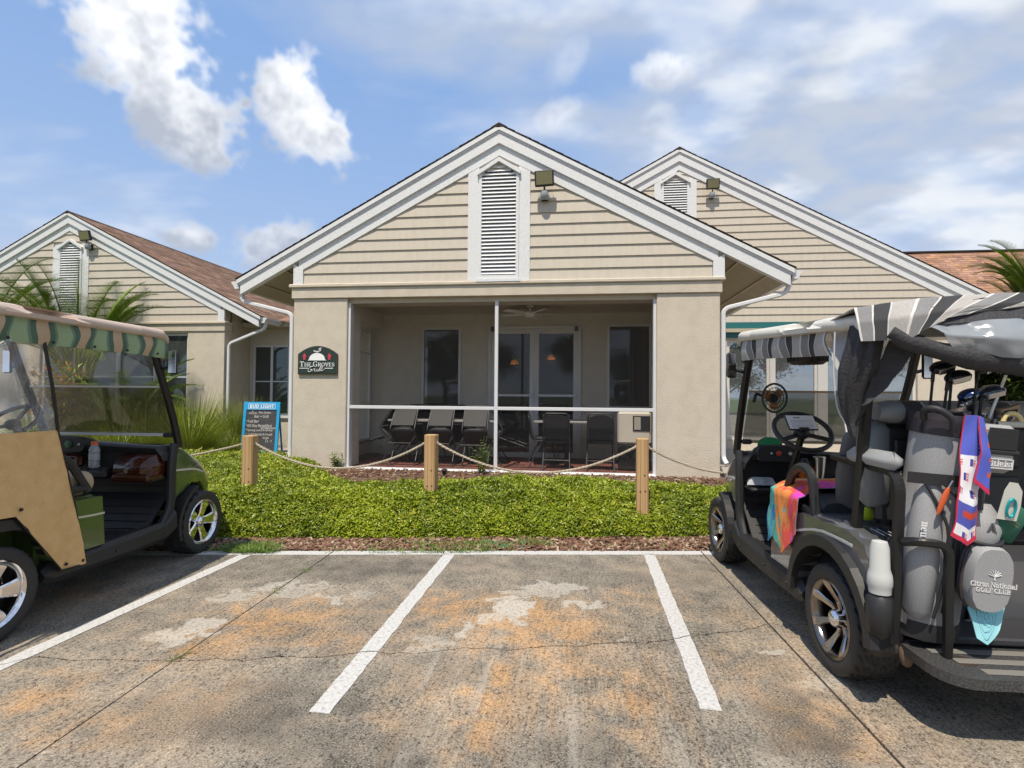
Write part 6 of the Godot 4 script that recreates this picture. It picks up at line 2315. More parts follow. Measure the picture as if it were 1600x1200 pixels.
func make_left_cart() -> void:
	rng.seed = 501
	var o := thing("golf_cart", "green golf cart with tan roof and tan side curtain", "golf cart", Vector3(-2.30, 0, 5.83), 3.0)
	var green := mat(lin(0.075, 0.12, 0.035), 0.22, 0.1)
	green.clearcoat_enabled = true
	green.clearcoat = 0.7
	green.clearcoat_roughness = 0.06
	var tan_seat := mat(lin(0.42, 0.33, 0.22), 0.55)
	cart_base(o, {"wheelbase": 1.69, "style": 1, "body": green, "line": mat(lin(0.5, 0.5, 0.38), 0.4), "seat": tan_seat, "back": tan_seat, "pod": -0.21, "dials": [[-0.09, 0.02, mat(lin(0.5, 0.03, 0.02), 0.4)], [0.02, 0.028, mat(lin(0.05, 0.14, 0.06), 0.4)], [0.105, 0.008, mat(lin(0.6, 0.6, 0.6), 0.3)]], "smoked": glass_mat(lin(0.10, 0.08, 0.055), 0.40), "clear": glass_mat(lin(0.7, 0.72, 0.72), 0.03)})
	cart_roof(o, mat(lin(0.50, 0.40, 0.33), 0.5), -1.235, 0.62)
	# burl glove box
	var burl := uv_mat(ramp_tex(noise(81, 0.03, 5), 256, [Color(0.012, 0.004, 0.003), Color(0.05, 0.014, 0.008), Color(0.12, 0.035, 0.018)]), 0.08, Vector3(1.4, 1.4, 1))
	var b := MB.new()
	var rings := []
	for q in [[0.70, -1.16, 0.14], [0.72, -1.145, 0.145], [0.79, -1.16, 0.145], [0.845, -1.20, 0.14], [0.865, -1.25, 0.13]]:
		rings.append(PackedVector3Array([Vector3(0.385 - q[2], q[0], q[1]), Vector3(0.385 + q[2], q[0], q[1]), Vector3(0.385 + q[2], q[0], -1.36), Vector3(0.385 - q[2], q[0], -1.36)]))
	b.loft(rings, true, true, true)
	part(b, "glove_box", burl, o)
	b = MB.new()
	b.bbox(Vector3(0.235, 0.665, -1.30), Vector3(0.535, 0.715, -1.125), 0.015)
	part(b, "glove_box_ledge", burl, o)
	b = MB.new()
	b.bbox(Vector3(-0.36, 0.75, -1.30), Vector3(-0.10, 0.85, -1.235), 0.02)
	part(b, "dash_insert", burl, o)
	# rear struts
	for s in [-1.0, 1.0]:
		b = MB.new()
		b.bar([Vector3(s * 0.52, 0.62, 0.38), Vector3(s * 0.53, 1.73, 0.50)], 0.04, 0.04, Vector3(s, 0, 0.01), 0.008)
		part(b, "rear_strut", M.black_metal, o)
	# striped awning, front and right side
	var gs := uv_mat(stripe_tex([[0.30, Color(0.46, 0.34, 0.22)], [0.13, Color(0.075, 0.13, 0.09)], [0.06, Color(0.13, 0.21, 0.14)], [0.32, Color(0.27, 0.36, 0.205)], [0.06, Color(0.13, 0.21, 0.14)], [0.13, Color(0.075, 0.13, 0.09)]], 83), 0.85)
	part(valance([Vector3(0.592, 1.738, 0.60), Vector3(0.592, 1.735, -0.2), Vector3(0.592, 1.735, -0.9), Vector3(0.59, 1.722, -1.17), Vector3(0.575, 1.712, -1.225), Vector3(0.53, 1.71, -1.24)], 0.148, 0.262, 0.012, 0.5), "awning", gs, o)
	b = MB.new()
	for z in [-0.02, -0.28, -0.56, -0.82, -1.1]:
		b.x = xf(Vector3(0.607, 1.605, z), Vector3(0, 0, -90))
		b.lathe([Vector2(0.009, 0), Vector2(0.008, 0.006), Vector2(0, 0.008)], 8)
	b.x = Transform3D.IDENTITY
	part(b, "snap", M.black_metal, o)
	# side curtain: tan cloth below, clear vinyl above
	var tan_cloth := tri_mat(ramp_tex(noise(84, 0.03, 4), 256, [Color(0.58, 0.36, 0.145), Color(0.64, 0.41, 0.175), Color(0.68, 0.45, 0.205)]), 1.2, 0.7, normal_tex(noise(85, 0.25, 2), 256, 3.0), 0.3, false)
	b = cloth([[Vector3(0.63, 0.70, 0.55), Vector3(0.632, 0.66, -0.06), Vector3(0.632, 0.285, -0.345), Vector3(0.622, 0.272, -0.515)], [Vector3(0.62, 0.85, 0.55), Vector3(0.622, 0.82, 0.0), Vector3(0.635, 0.68, -0.24), Vector3(0.615, 0.66, -0.435)], [Vector3(0.595, 1.10, 0.55), Vector3(0.60, 1.10, 0.1), Vector3(0.605, 1.10, -0.15), Vector3(0.60, 1.10, -0.33)]], 0.018, 0.003, 86, 9)
	part(b, "side_curtain", tan_cloth, o, "tan cloth side curtain over the rear wheel")
	b = MB.new()
	b.tube([Vector3(0.603, 1.10, -0.33), Vector3(0.617, 0.66, -0.437), Vector3(0.624, 0.275, -0.517), Vector3(0.634, 0.287, -0.345), Vector3(0.634, 0.66, -0.06)], 0.0045, 6)
	part(b, "curtain_binding", M.black_metal, o)
	for q in [Vector3(0.627, 0.30, -0.49), Vector3(0.635, 0.315, -0.37), Vector3(0.636, 0.69, -0.09)]:
		b = MB.new()
		b.x = xf(q, Vector3(0, 0, -90))
		b.lathe([Vector2(0.010, 0), Vector2(0.009, 0.006), Vector2(0, 0.008)], 10)
		part(b, "snap", M.black_metal, o)
	b = cloth([[Vector3(0.60, 1.10, 0.55), Vector3(0.603, 1.10, 0.1), Vector3(0.60, 1.10, -0.325)], [Vector3(0.60, 1.34, 0.55), Vector3(0.59, 1.34, 0.1), Vector3(0.598, 1.34, -0.285)], [Vector3(0.585, 1.62, 0.55), Vector3(0.585, 1.62, 0.1), Vector3(0.585, 1.62, -0.235)]], 0.03, 0.002, 87, 12)
	part(b, "vinyl_window", glass_mat(lin(0.55, 0.57, 0.58), 0.09, 0.0, 0.05), o)
	b = MB.new()
	b.bar([Vector3(0.60, 1.10, -0.33), Vector3(0.60, 1.35, -0.29), Vector3(0.588, 1.62, -0.24)], 0.006, 0.02, Vector3(0, 0, 1))
	part(b, "vinyl_binding", M.black_metal, o)
	# bottle in the shelf
	water_bottle(o.transform * Vector3(0.05, 0.757, -1.20))

func club(o_at: Transform3D, foot: Vector3, head: Vector3, kind: int, c: Material, shaft: Material, label: String, turn := 0.0) -> void:
	var o := thing("golf_club", label, "golf club", Vector3.ZERO, 0.0, "golf clubs standing in the bag")
	o.transform = Transform3D(o_at.basis, o_at * foot)
	var d := head - foot
	var b := MB.new()
	b.tube([Vector3.ZERO, d], 0.0055, 7)
	part(b, "shaft", shaft, o)
	b = MB.new()
	b.tube([d * 0.93, d + d.normalized() * 0.01], 0.0075, 8)
	part(b, "hosel", M.black_metal, o)
	b = MB.new()
	b.x = Transform3D(Basis(Vector3.UP, deg_to_rad(turn)), d)
	if kind <= 1:
		# wood: bulbous head behind a flat face
		var s: float = [1.0, 0.78][kind]
		var rings := []
		for q in [[-0.022, 0.35, 0.3], [-0.018, 0.72, 0.7], [-0.006, 0.98, 0.97], [0.006, 1.0, 1.0], [0.020, 0.82, 0.85], [0.030, 0.45, 0.5], [0.032, 0.1, 0.1]]:
			var ring := PackedVector3Array()
			for k in 18:
				var a := TAU * k / 18
				var z: float = -sin(a) * 0.05 * q[2]
				if z > 0.03: z = 0.03 + (z - 0.03) * 0.35
				ring.append(Vector3(0.050 + cos(a) * 0.062 * q[1], q[0] * 1.1, z) * s)
			rings.append(ring)
		b.x = b.x * xf(Vector3(0, 0.01, 0), Vector3(25, 0, 18))
		b.loft(rings, true, true, true)
		part(b, "head", c, o)
		b = MB.new()
		b.x = Transform3D(Basis(Vector3.UP, deg_to_rad(turn)), d) * xf(Vector3(0, 0.01, 0), Vector3(25, 0, 18))
		b.bbox(Vector3(0.005, -0.016, 0.030) * s, Vector3(0.092, 0.018, 0.037) * s, 0.004)
		part(b, "face", M.steel, o)
	elif kind == 2:
		# iron blade
		b.x = b.x * xf(Vector3(0, 0.0, 0), Vector3(18, 0, 0))
		b.prism(PackedVector2Array([Vector2(-0.006, -0.012), Vector2(0.02, -0.016), Vector2(0.078, -0.012), Vector2(0.086, 0.012), Vector2(0.078, 0.040), Vector2(0.03, 0.022), Vector2(-0.004, 0.014)]), -0.006, 0.006)
		part(b, "head", c, o)
		b = MB.new()
		b.x = Transform3D(Basis(Vector3.UP, deg_to_rad(turn)), d) * xf(Vector3(0, 0.0, 0), Vector3(18, 0, 0))
		b.prism(PackedVector2Array([Vector2(0.016, -0.008), Vector2(0.07, -0.005), Vector2(0.074, 0.02), Vector2(0.03, 0.012)]), 0.006, 0.0085)
		part(b, "cavity", M.black_metal, o)
	else:
		# mallet putter with an arched back
		b.bbox(Vector3(-0.02, -0.012, -0.008), Vector3(0.095, 0.014, 0.012), 0.004)
		part(b, "head", c, o)
		b = MB.new()
		b.x = Transform3D(Basis(Vector3.UP, deg_to_rad(turn)), d)
		var arc := []
		for k in 13: arc.append(Vector3(0.038 + cos(PI * k / 12) * 0.034, 0.012 + sin(PI * k / 12) * 0.034, 0.0))
		b.tube(arc, 0.009, 8)
		part(b, "arch", mat(lin(0.62, 0.50, 0.22), 0.4), o)

func print_tex(w: int, h: int, paint: Callable) -> ImageTexture:
	var im := Image.create(w, h, false, Image.FORMAT_RGB8)
	for j in h:
		for i in w:
			var c: Color = paint.call((i + 0.5) / w, (j + 0.5) / h)
			im.set_pixel(i, j, c.linear_to_srgb())
	return ImageTexture.create_from_image(im)

func make_right_cart() -> void:
	rng.seed = 601
	var o := thing("golf_cart", "dark grey golf cart with white roof and golf bag on its rear", "golf cart", Vector3(3.08, 0, 5.42), 2.9)
	var X := o.transform
	var grey := mat(lin(0.17, 0.174, 0.19), 0.3, 0.55)
	grey.clearcoat_enabled = true
	grey.clearcoat = 1.0
	grey.clearcoat_roughness = 0.04
	var seatg := mat(lin(0.05, 0.052, 0.056), 0.5)
	var pale := mat(lin(0.30, 0.31, 0.315), 0.5)
	cart_base(o, {"wheelbase": 1.76, "style": 0, "body": grey, "line": mat(lin(0.5, 0.5, 0.5), 0.3), "seat": seatg, "back": mat(lin(0.09, 0.092, 0.10), 0.5), "well": true, "pod": -0.32, "dials": [[-0.05, 0.007, mat(lin(0.6, 0.6, 0.6), 0.3)], [0.0, 0.018, mat(lin(0.45, 0.05, 0.03), 0.4)], [0.08, 0.012, mat(lin(0.5, 0.5, 0.5), 0.3)]], "smoked": glass_mat(lin(0.10, 0.075, 0.045), 0.45), "clear": glass_mat(lin(0.7, 0.72, 0.72), 0.05)})
	cart_roof(o, mat(lin(0.60, 0.585, 0.54), 0.35), -1.26, 0.36, 0.065)
	var b := MB.new()
	# emblem lines on the rear quarter
	for k in 3: b.bar([Vector3(-0.46 + k * 0.03, 0.728 - k * 0.002, 0.0), Vector3(-0.47 + k * 0.03, 0.72 - k * 0.002, 0.24)], 0.003, 0.003)
	part(b, "pinstripe", mat(lin(0.6, 0.6, 0.62), 0.3), o)
	for s in [-1.0, 1.0]:
		b = MB.new()
		b.bar([Vector3(s * 0.52, 0.62, 0.10), Vector3(s * 0.535, 1.66, 0.28)], 0.04, 0.04, Vector3(s, 0, 0.01), 0.008)
		part(b, "rear_strut", M.black_metal, o)
	# striped awning on the left side and front
	var gs := uv_mat(stripe_tex([[0.05, Color(0.55, 0.54, 0.52)], [0.26, Color(0.20, 0.20, 0.205)], [0.03, Color(0.55, 0.54, 0.52)], [0.28, Color(0.035, 0.036, 0.04)], [0.03, Color(0.5, 0.5, 0.5)], [0.35, Color(0.36, 0.345, 0.33)]], 93), 0.85)
	part(valance([Vector3(-0.50, 1.71, -1.262), Vector3(-0.565, 1.71, -1.25), Vector3(-0.59, 1.722, -1.19), Vector3(-0.592, 1.718, -0.9), Vector3(-0.592, 1.688, -0.3), Vector3(-0.592, 1.672, 0.02)], 0.145, 0.265, 0.012, 1.1), "awning", gs, o)
	# loose corner of the awning curling under
	b = cloth([[Vector3(-0.60, 1.67, 0.02), Vector3(-0.60, 1.67, 0.12)], [Vector3(-0.57, 1.61, 0.0), Vector3(-0.53, 1.60, 0.14)], [Vector3(-0.60, 1.56, 0.06), Vector3(-0.57, 1.52, 0.15)], [Vector3(-0.62, 1.50, 0.10), Vector3(-0.61, 1.44, 0.16)]], 0.012, 0.003, 95, 8)
	part(b, "awning_corner", mat(lin(0.36, 0.35, 0.34), 0.85), o)
	# rolled-up rear curtain: striped cloth over the roof edge, sagging clear window, black roll
	b = cloth([[Vector3(-0.60, 1.69, 0.03), Vector3(-0.35, 1.738, 0.06), Vector3(-0.05, 1.749, 0.12), Vector3(0.25, 1.744, 0.2)], [Vector3(-0.65, 1.705, 0.34), Vector3(-0.42, 1.735, 0.41), Vector3(-0.12, 1.752, 0.42), Vector3(0.25, 1.750, 0.42)], [Vector3(-0.655, 1.64, 0.37), Vector3(-0.48, 1.655, 0.46), Vector3(-0.26, 1.69, 0.465), Vector3(0.15, 1.728, 0.45)], [Vector3(-0.645, 1.56, 0.38), Vector3(-0.50, 1.56, 0.46), Vector3(-0.36, 1.645, 0.47), Vector3(0.05, 1.712, 0.455)]], 0.010, 0.004, 96, 9)
	var gs2 := gs.duplicate() as StandardMaterial3D
	gs2.uv1_scale = Vector3(3.2, 1, 1)
	part(b, "roof_drape", gs2, o)
	var blk := tri_mat(ramp_tex(noise(97, 0.04, 4), 256, [Color(0.022, 0.022, 0.026), Color(0.042, 0.042, 0.047)]), 2.0, 0.7, normal_tex(noise(98, 0.12, 3), 256, 4.0), 0.4, false)
	b = cloth([[Vector3(0.56, 1.655, 0.44), Vector3(0.15, 1.64, 0.475), Vector3(-0.2, 1.635, 0.48), Vector3(-0.46, 1.61, 0.45)], [Vector3(0.56, 1.72, 0.40), Vector3(0.15, 1.735, 0.425), Vector3(-0.2, 1.73, 0.43), Vector3(-0.42, 1.69, 0.44)]], 0.008, 0.004, 99, 9)
	part(b, "curtain_header", blk, o)
	var vin := glass_mat(lin(0.34, 0.37, 0.40), 0.62, 0.0, 0.10)
	b = cloth([[Vector3(0.45, 1.49, 0.49), Vector3(0.08, 1.475, 0.52), Vector3(-0.15, 1.48, 0.52), Vector3(-0.34, 1.52, 0.48)], [Vector3(0.45, 1.56, 0.50), Vector3(0.08, 1.55, 0.54), Vector3(-0.2, 1.555, 0.54), Vector3(-0.38, 1.58, 0.49)], [Vector3(0.45, 1.655, 0.455), Vector3(0.1, 1.64, 0.482), Vector3(-0.2, 1.636, 0.486), Vector3(-0.43, 1.615, 0.455)]], 0.028, 0.003, 100, 9)
	part(b, "vinyl_window", vin, o)
	b = MB.new()
	var sag := []
	var rad := []
	for k in 25:
		var t := k / 24.0
		sag.append(Vector3(lerpf(-0.55, 0.56, t), 1.595 - 0.135 * pow(sin(PI * t), 0.7), 0.42 + 0.06 * sin(PI * t)))
		rad.append(0.028 + 0.024 * sin(PI * t) + 0.005 * sin(t * 31.0))
	b.tube(sag, rad, 12)
	part(b, "curtain_roll", blk, o)
	# gathered left curtain, tied at the foot
	b = MB.new()
	var gr := []
	for q in [[1.64, 0.075, 0.045, -0.575, 0.29], [1.58, 0.085, 0.05, -0.575, 0.285], [1.45, 0.08, 0.06, -0.595, 0.265], [1.34, 0.052, 0.055, -0.60, 0.24], [1.26, 0.035, 0.04, -0.60, 0.235], [1.21, 0.016, 0.018, -0.605, 0.235], [1.185, 0.022, 0.016, -0.603, 0.237], [1.15, 0.016, 0.008, -0.60, 0.24]]:
		var ring := PackedVector3Array()
		for k in 28:
			var a := TAU * k / 28
			var f := 1.0 + 0.22 * sin(a * 7.0 + q[0] * 4.0)
			ring.append(Vector3(q[3] + cos(a) * q[2] * f, q[0], q[4] - sin(a) * q[1] * f))
		gr.append(ring)
	gr.reverse()
	b.loft(gr, true, true, true)
	part(b, "gathered_curtain", blk, o)
	b = MB.new()
	b.tube(curve([Vector3(-0.655, 1.62, 0.20), Vector3(-0.655, 1.42, 0.19), Vector3(-0.645, 1.28, 0.20), Vector3(-0.628, 1.215, 0.225), Vector3(-0.625, 1.17, 0.235)], 20), 0.004, 6)
	part(b, "curtain_piping", mat(lin(0.55, 0.55, 0.55), 0.6), o)
	b = cloth([[Vector3(-0.50, 1.60, 0.36), Vector3(-0.40, 1.58, 0.40)], [Vector3(-0.55, 1.42, 0.30), Vector3(-0.46, 1.44, 0.36)], [Vector3(-0.585, 1.28, 0.27), Vector3(-0.56, 1.30, 0.30)]], 0.02, 0.004, 103, 8)
	part(b, "curtain_fold", blk, o)
	# ---- rear seat back: striped bolster over black panels
	var bolst := uv_mat(stripe_tex([[0.33, Color(0.20, 0.215, 0.22)], [0.20, Color(0.05, 0.05, 0.053)], [0.02, Color(0.5, 0.5, 0.48)], [0.20, Color(0.20, 0.20, 0.20)], [0.02, Color(0.5, 0.5, 0.48)], [0.23, Color(0.40, 0.38, 0.36)]], 105), 0.6, Vector3(1, 1, 1))
	b = MB.new()
	var rg := []
	for k in 17:
		var x := lerpf(-0.475, 0.475, k / 16.0)
		var e: float = 1.0 if k > 0 and k < 16 else 0.75
		var ring := PackedVector3Array()
		for j in 12:
			var a := TAU * j / 12
			ring.append(Vector3(x, 1.262 + sin(a) * 0.052 * e, 0.18 + cos(a) * 0.07 * e))
		rg.append(ring)
	b.loft(rg, true, true, true)
	# stripes run round the bolster: swap the axes of the cloth print
	bolst.albedo_texture = print_tex(4, 256, func(_u, v):
		var t := fposmod(v * 2.6 + 0.05, 1.0)
		if t < 0.30: return Color(0.20, 0.215, 0.22)
		if t < 0.52: return Color(0.045, 0.046, 0.05)
		if t < 0.545: return Color(0.5, 0.5, 0.48)
		if t < 0.74: return Color(0.20, 0.20, 0.20)
		if t < 0.765: return Color(0.5, 0.5, 0.48)
		return Color(0.40, 0.38, 0.36))
	part(b, "bolster", bolst, o)
	b = MB.new()
	b.bbox(Vector3(-0.47, 0.76, 0.14), Vector3(0.47, 1.205, 0.19), 0.02)
	part(b, "seat_back_shell", M.black_plastic, o)
	for x in [-0.40, -0.12, 0.16]:
		b = MB.new()
		b.bbox(Vector3(x, 1.02, 0.1905), Vector3(x + 0.24, 1.14, 0.205), 0.008)
		part(b, "shell_panel", M.black_plastic, o)
		b = MB.new()
		b.bbox(Vector3(x, 0.80, 0.1905), Vector3(x + 0.24, 0.98, 0.20), 0.008)
		part(b, "shell_panel", mat(lin(0.035, 0.036, 0.042), 0.5), o)
	# upright grey cushion at the left end, with a darker one behind
	b = MB.new()
	b.bbox(Vector3(-0.535, 0.83, 0.11), Vector3(-0.40, 1.215, 0.205), 0.03, true)
	part(b, "end_cushion", mat(lin(0.14, 0.15, 0.155), 0.45), o)
	b = MB.new()
	b.bbox(Vector3(-0.40, 0.84, 0.206), Vector3(-0.26, 1.0, 0.235), 0.02)
	part(b, "cushion_panel", mat(lin(0.06, 0.062, 0.068), 0.45), o)
	# folded rear seat and its straps
	b = MB.new()
	b.bbox(Vector3(-0.42, 0.67, 0.06), Vector3(0.42, 0.76, 0.16), 0.02)
	part(b, "rear_seat_base", M.black_plastic, o)
	# ---- arm rest frames and platform
	for s in [-1.0, 1.0]:
		b = MB.new()
		b.bar(rounded([Vector3(s * 0.50, 1.025, -0.12), Vector3(s * 0.50, 1.01, 0.40), Vector3(s * 0.50, 0.30, 0.345)], 0.09, 7), 0.03, 0.042, Vector3(s, 0, 0.001), 0.008)
		part(b, "arm_frame", M.black_metal, o)
		b = MB.new()
		b.bbox(Vector3(s * 0.50 - 0.038, 1.015, 0.04), Vector3(s * 0.50 + 0.038, 1.095, 0.385), 0.028, true)
		part(b, "arm_pad", pale, o)
		b = MB.new()
		b.bar(rounded([Vector3(s * 0.49, 0.735, 0.40), Vector3(s * 0.465, 0.75, 0.455), Vector3(s * 0.365, 0.745, 0.475), Vector3(s * 0.345, 0.285, 0.43)], 0.06, 6), 0.03, 0.032, Vector3(0, 0, 1), 0.006)
		part(b, "grab_rail", M.black_metal, o)
	b = MB.new()
	var plate := PackedVector2Array()
	for q in [[0.40, -0.62, -90], [0.40, -0.24, 0], [-0.40, -0.24, 90], [-0.40, -0.62, 180]]: pass
	plate = PackedVector2Array([Vector2(-0.45, 0.30), Vector2(0.45, 0.30), Vector2(0.455, 0.47)])
	for k in 7: plate.append(Vector2(0.345 + cos(PI / 2 * k / 6) * 0.11, 0.47 + sin(PI / 2 * k / 6) * 0.13))
	for k in 7: plate.append(Vector2(-0.345 - sin(PI / 2 * k / 6) * 0.11, 0.47 + cos(PI / 2 * k / 6) * 0.13))
	slab(b, plate, 0.245, 0.285)
	b.x = Transform3D.IDENTITY
	part(b, "foot_platform", tri_mat(ramp_tex(noise(107, 0.12, 4), 256, [Color(0.02, 0.02, 0.022), Color(0.045, 0.045, 0.046), Color(0.12, 0.115, 0.11)]), 3.0, 0.45, null, 1.0, false), o)
	for k in 3:
		b = MB.new()
		b.bbox(Vector3(-0.38 + k * 0.045, 0.2852, 0.355 + k * 0.082), Vector3(0.40, 0.2885, 0.395 + k * 0.082), 0.003)
		part(b, "grip_tape", tri_mat(ramp_tex(noise(108, 0.2, 3), 256, [Color(0.10, 0.095, 0.085), Color(0.24, 0.225, 0.20)]), 4.0, 0.95, null, 1.0, false), o)
	b = MB.new()
	b.x = xf(Vector3(-0.30, 0.2855, 0.455))
	b.lathe([Vector2(0.045, 0.0), Vector2(0.043, 0.0015), Vector2(0.0, 0.0015)], 20)
	part(b, "drain_hole", mat(lin(0.03, 0.02, 0.012), 0.9), o)
	b = MB.new()
	b.box(Vector3(-0.45, 0.25, 0.24), Vector3(0.45, 0.294, 0.298))
	for s in [-0.32, -0.05, 0.24]:
		b.prism(PackedVector2Array([Vector2(s, 0.33), Vector2(s + 0.1, 0.33), Vector2(s + 0.06, 0.42), Vector2(s + 0.02, 0.42)]), 0.12, 0.14)
	part(b, "platform_mount", M.black_plastic, o)
	b = MB.new()
	b.bbox(Vector3(-0.38, 0.295, 0.12), Vector3(0.38, 0.328, 0.335), 0.008)
	part(b, "bag_tray", mat(lin(0.03, 0.03, 0.034), 0.5), o)
	b = MB.new()
	b.bbox(Vector3(-0.56, 0.20, 0.12), Vector3(-0.40, 0.47, 0.30), 0.035)
	part(b, "rear_bumper", tri_mat(ramp_tex(noise(109, 0.06, 4), 256, [Color(0.02, 0.02, 0.021), Color(0.05, 0.045, 0.04), Color(0.10, 0.085, 0.07)]), 2.5, 0.6, null, 1.0, false), o)
	b = MB.new()
	b.ball(Vector3(-0.43, 0.24, 0.315), Vector3(0.028, 0.055, 0.03), 10)
	part(b, "mud_clod", mat(lin(0.14, 0.10, 0.07), 0.95), o)
	b = MB.new()
	b.bbox(Vector3(-0.622, 0.33, 0.335), Vector3(-0.53, 0.53, 0.43), 0.03, true)
	part(b, "bottle_holder", M.black_plastic, o)
	# ---- things on and in the cart
	var t := thing("sand_bottle", "white plastic sand bottle in the holder by the rear wheel", "bottle", X * Vector3(-0.575, 0.515, 0.385))
	b = MB.new()
	b.lathe([Vector2(0, 0.0), Vector2(0.040, 0.004), Vector2(0.042, 0.03), Vector2(0.046, 0.04), Vector2(0.046, 0.065), Vector2(0.044, 0.08), Vector2(0.037, 0.105), Vector2(0.035, 0.19), Vector2(0.028, 0.215), Vector2(0, 0.222)], 20)
	part(b, "body", mat(lin(0.50, 0.515, 0.50), 0.4), t)
	# clip fan
	t = thing("clip_fan", "black clip-on fan with orange blades at the grey cart's windshield", "fan", X * Vector3(-0.40, 1.32, -1.12), 20.0)
	b = MB.new()
	for rr in [0.04, 0.07, 0.098]:
		var l := []
		for k in 25: l.append(Vector3(cos(TAU * k / 24) * rr, sin(TAU * k / 24) * rr, 0.022 - rr * 0.1))
		b.tube(l, 0.003 if rr < 0.09 else 0.0075, 6, false)
	for k in 20: b.tube([Vector3(0, 0, 0.025), Vector3(cos(TAU * k / 20) * 0.098, sin(TAU * k / 20) * 0.098, 0.012)], 0.0014, 4)
	b.tube([Vector3(-0.02, 0.0, -0.04), Vector3(-0.09, 0.03, -0.06), Vector3(-0.12, -0.03, -0.05)], 0.012, 6)
	part(b, "grille", M.black_plastic, t)
	for k in 3:
		b = MB.new()
		b.x = Transform3D(Basis(Vector3.BACK, TAU * k / 3 + 0.6), Vector3(0, 0, -0.004))
		var pr := PackedVector2Array()
		for e in 14: pr.append(Vector2(0.052 + cos(TAU * e / 14) * 0.034, sin(TAU * e / 14) * 0.032))
		b.prism(pr, -0.002, 0.002)
		part(b, "blade", mat(lin(0.50, 0.20, 0.015), 0.4), t)
	b = MB.new()
	b.x = xf(Vector3(0, 0, -0.01), Vector3(90, 0, 0))
	b.lathe([Vector2(0.03, -0.03), Vector2(0.032, 0.02), Vector2(0.02, 0.03), Vector2(0, 0.03)], 14, true)
	part(b, "motor", M.black_plastic, t)
	t = thing("roof_fan", "flat black fan hanging under the white cart roof", "fan", X * Vector3(-0.40, 1.565, -0.62))
	b = MB.new()
	b.lathe([Vector2(0.0, -0.045), Vector2(0.085, -0.042), Vector2(0.105, -0.025), Vector2(0.11, 0.0), Vector2(0.10, 0.02), Vector2(0.03, 0.03), Vector2(0.03, 0.15), Vector2(0, 0.15)], 28)
	part(b, "housing", M.black_plastic, t)
	b = MB.new()
	for k in 28: b.bar([Vector3(cos(TAU * k / 28) * 0.106, -0.028, sin(TAU * k / 28) * 0.106), Vector3(cos(TAU * k / 28) * 0.108, 0.015, sin(TAU * k / 28) * 0.108)], 0.006, 0.008)
	part(b, "vent_ribs", M.rubber, t)
	# rear-view mirror
	b = MB.new()
	b.bbox(Vector3(0.02, 1.385, -0.99), Vector3(0.19, 1.495, -0.965), 0.015)
	b.tube([Vector3(0.10, 1.49, -0.98), Vector3(0.10, 1.73, -1.0)], 0.01, 6)
	var rm := part(b, "rear_view_mirror", M.black_plastic, o)
	b = MB.new()
	b.bbox(Vector3(0.028, 1.393, -0.9648), Vector3(0.182, 1.487, -0.963), 0.001)
	part(b, "mirror_glass", M.chrome, rm)
	# score card on the wheel
	t = thing("score_card", "white score card clipped to the steering wheel", "card", X * Vector3(-0.33, 1.165, -0.86), 3.0)
	t.rotation_degrees.x = -42
	var card := print_tex(96, 64, func(u, v):
		var ink: bool = (v > 0.35 and fposmod(v * 11.0, 1.0) < 0.35 and u > 0.1 and u < 0.9 and fposmod(u * 17.0 + floor(v * 11.0) * 0.37, 1.0) < 0.75) or (v > 0.12 and v < 0.22 and u > 0.25 and u < 0.5)
		return Color(0.25, 0.25, 0.27) if ink else Color(0.76, 0.76, 0.75))
	b = MB.new()
	b.quad(Vector3(-0.085, -0.055, 0.002), Vector3(0.085, -0.055, 0.002), Vector3(0.085, 0.055, 0.002), Vector3(-0.085, 0.055, 0.002))
	b.quad(Vector3(0.085, -0.055, 0.0), Vector3(-0.085, -0.055, 0.0), Vector3(-0.085, 0.055, 0.0), Vector3(0.085, 0.055, 0.0))
	part(b, "paper", uv_mat(card, 0.8), t)
	b = MB.new()
	b.bbox(Vector3(-0.03, -0.07, -0.004), Vector3(0.03, -0.045, 0.008), 0.003)
	b.bbox(Vector3(-0.09, -0.06, -0.012), Vector3(0.09, 0.06, -0.001), 0.003)
	part(b, "clip", M.black_plastic, t)
	# cups
	t = thing("steel_tumbler", "brushed steel tumbler with straw between the cart seats", "tumbler", X * Vector3(-0.06, 0.757, -1.20))
	b = MB.new()
	b.lathe([Vector2(0, 0), Vector2(0.032, 0.0), Vector2(0.036, 0.05), Vector2(0.044, 0.145), Vector2(0.045, 0.15), Vector2(0.041, 0.156), Vector2(0, 0.158)], 22)
	part(b, "cup", M.steel, t)
	b = MB.new()
	b.tube([Vector3(-0.01, 0.15, 0), Vector3(-0.02, 0.21, 0.0)], 0.004, 6)
	part(b, "straw", M.black_plastic, t)
	t = thing("orange_flask", "orange drink flask with black lid beside the steel tumbler", "flask", X * Vector3(-0.16, 0.757, -1.20))
	b = MB.new()
	b.lathe([Vector2(0, 0), Vector2(0.036, 0), Vector2(0.037, 0.07), Vector2(0.036, 0.085)], 20)
	part(b, "cup", mat(lin(0.52, 0.12, 0.015), 0.3, 0.4), t)
	b = MB.new()
	b.lathe([Vector2(0.037, 0.085), Vector2(0.038, 0.11), Vector2(0.026, 0.125), Vector2(0.024, 0.14), Vector2(0, 0.142)], 18)
	part(b, "lid", M.black_plastic, t)
	t = thing("golf_hat", "green hat lying on the grey cart's dashboard", "hat", X * Vector3(-0.33, 0.945, -1.36))
	b = MB.new()
	var cp := []
	for q in [[0.0, 0.085], [0.03, 0.084], [0.06, 0.072], [0.08, 0.045], [0.086, 0.01]]:
		var ring := PackedVector3Array()
		for k in 16: ring.append(Vector3(cos(TAU * k / 16) * q[1], q[0], -sin(TAU * k / 16) * q[1] * 1.1))
		cp.append(ring)
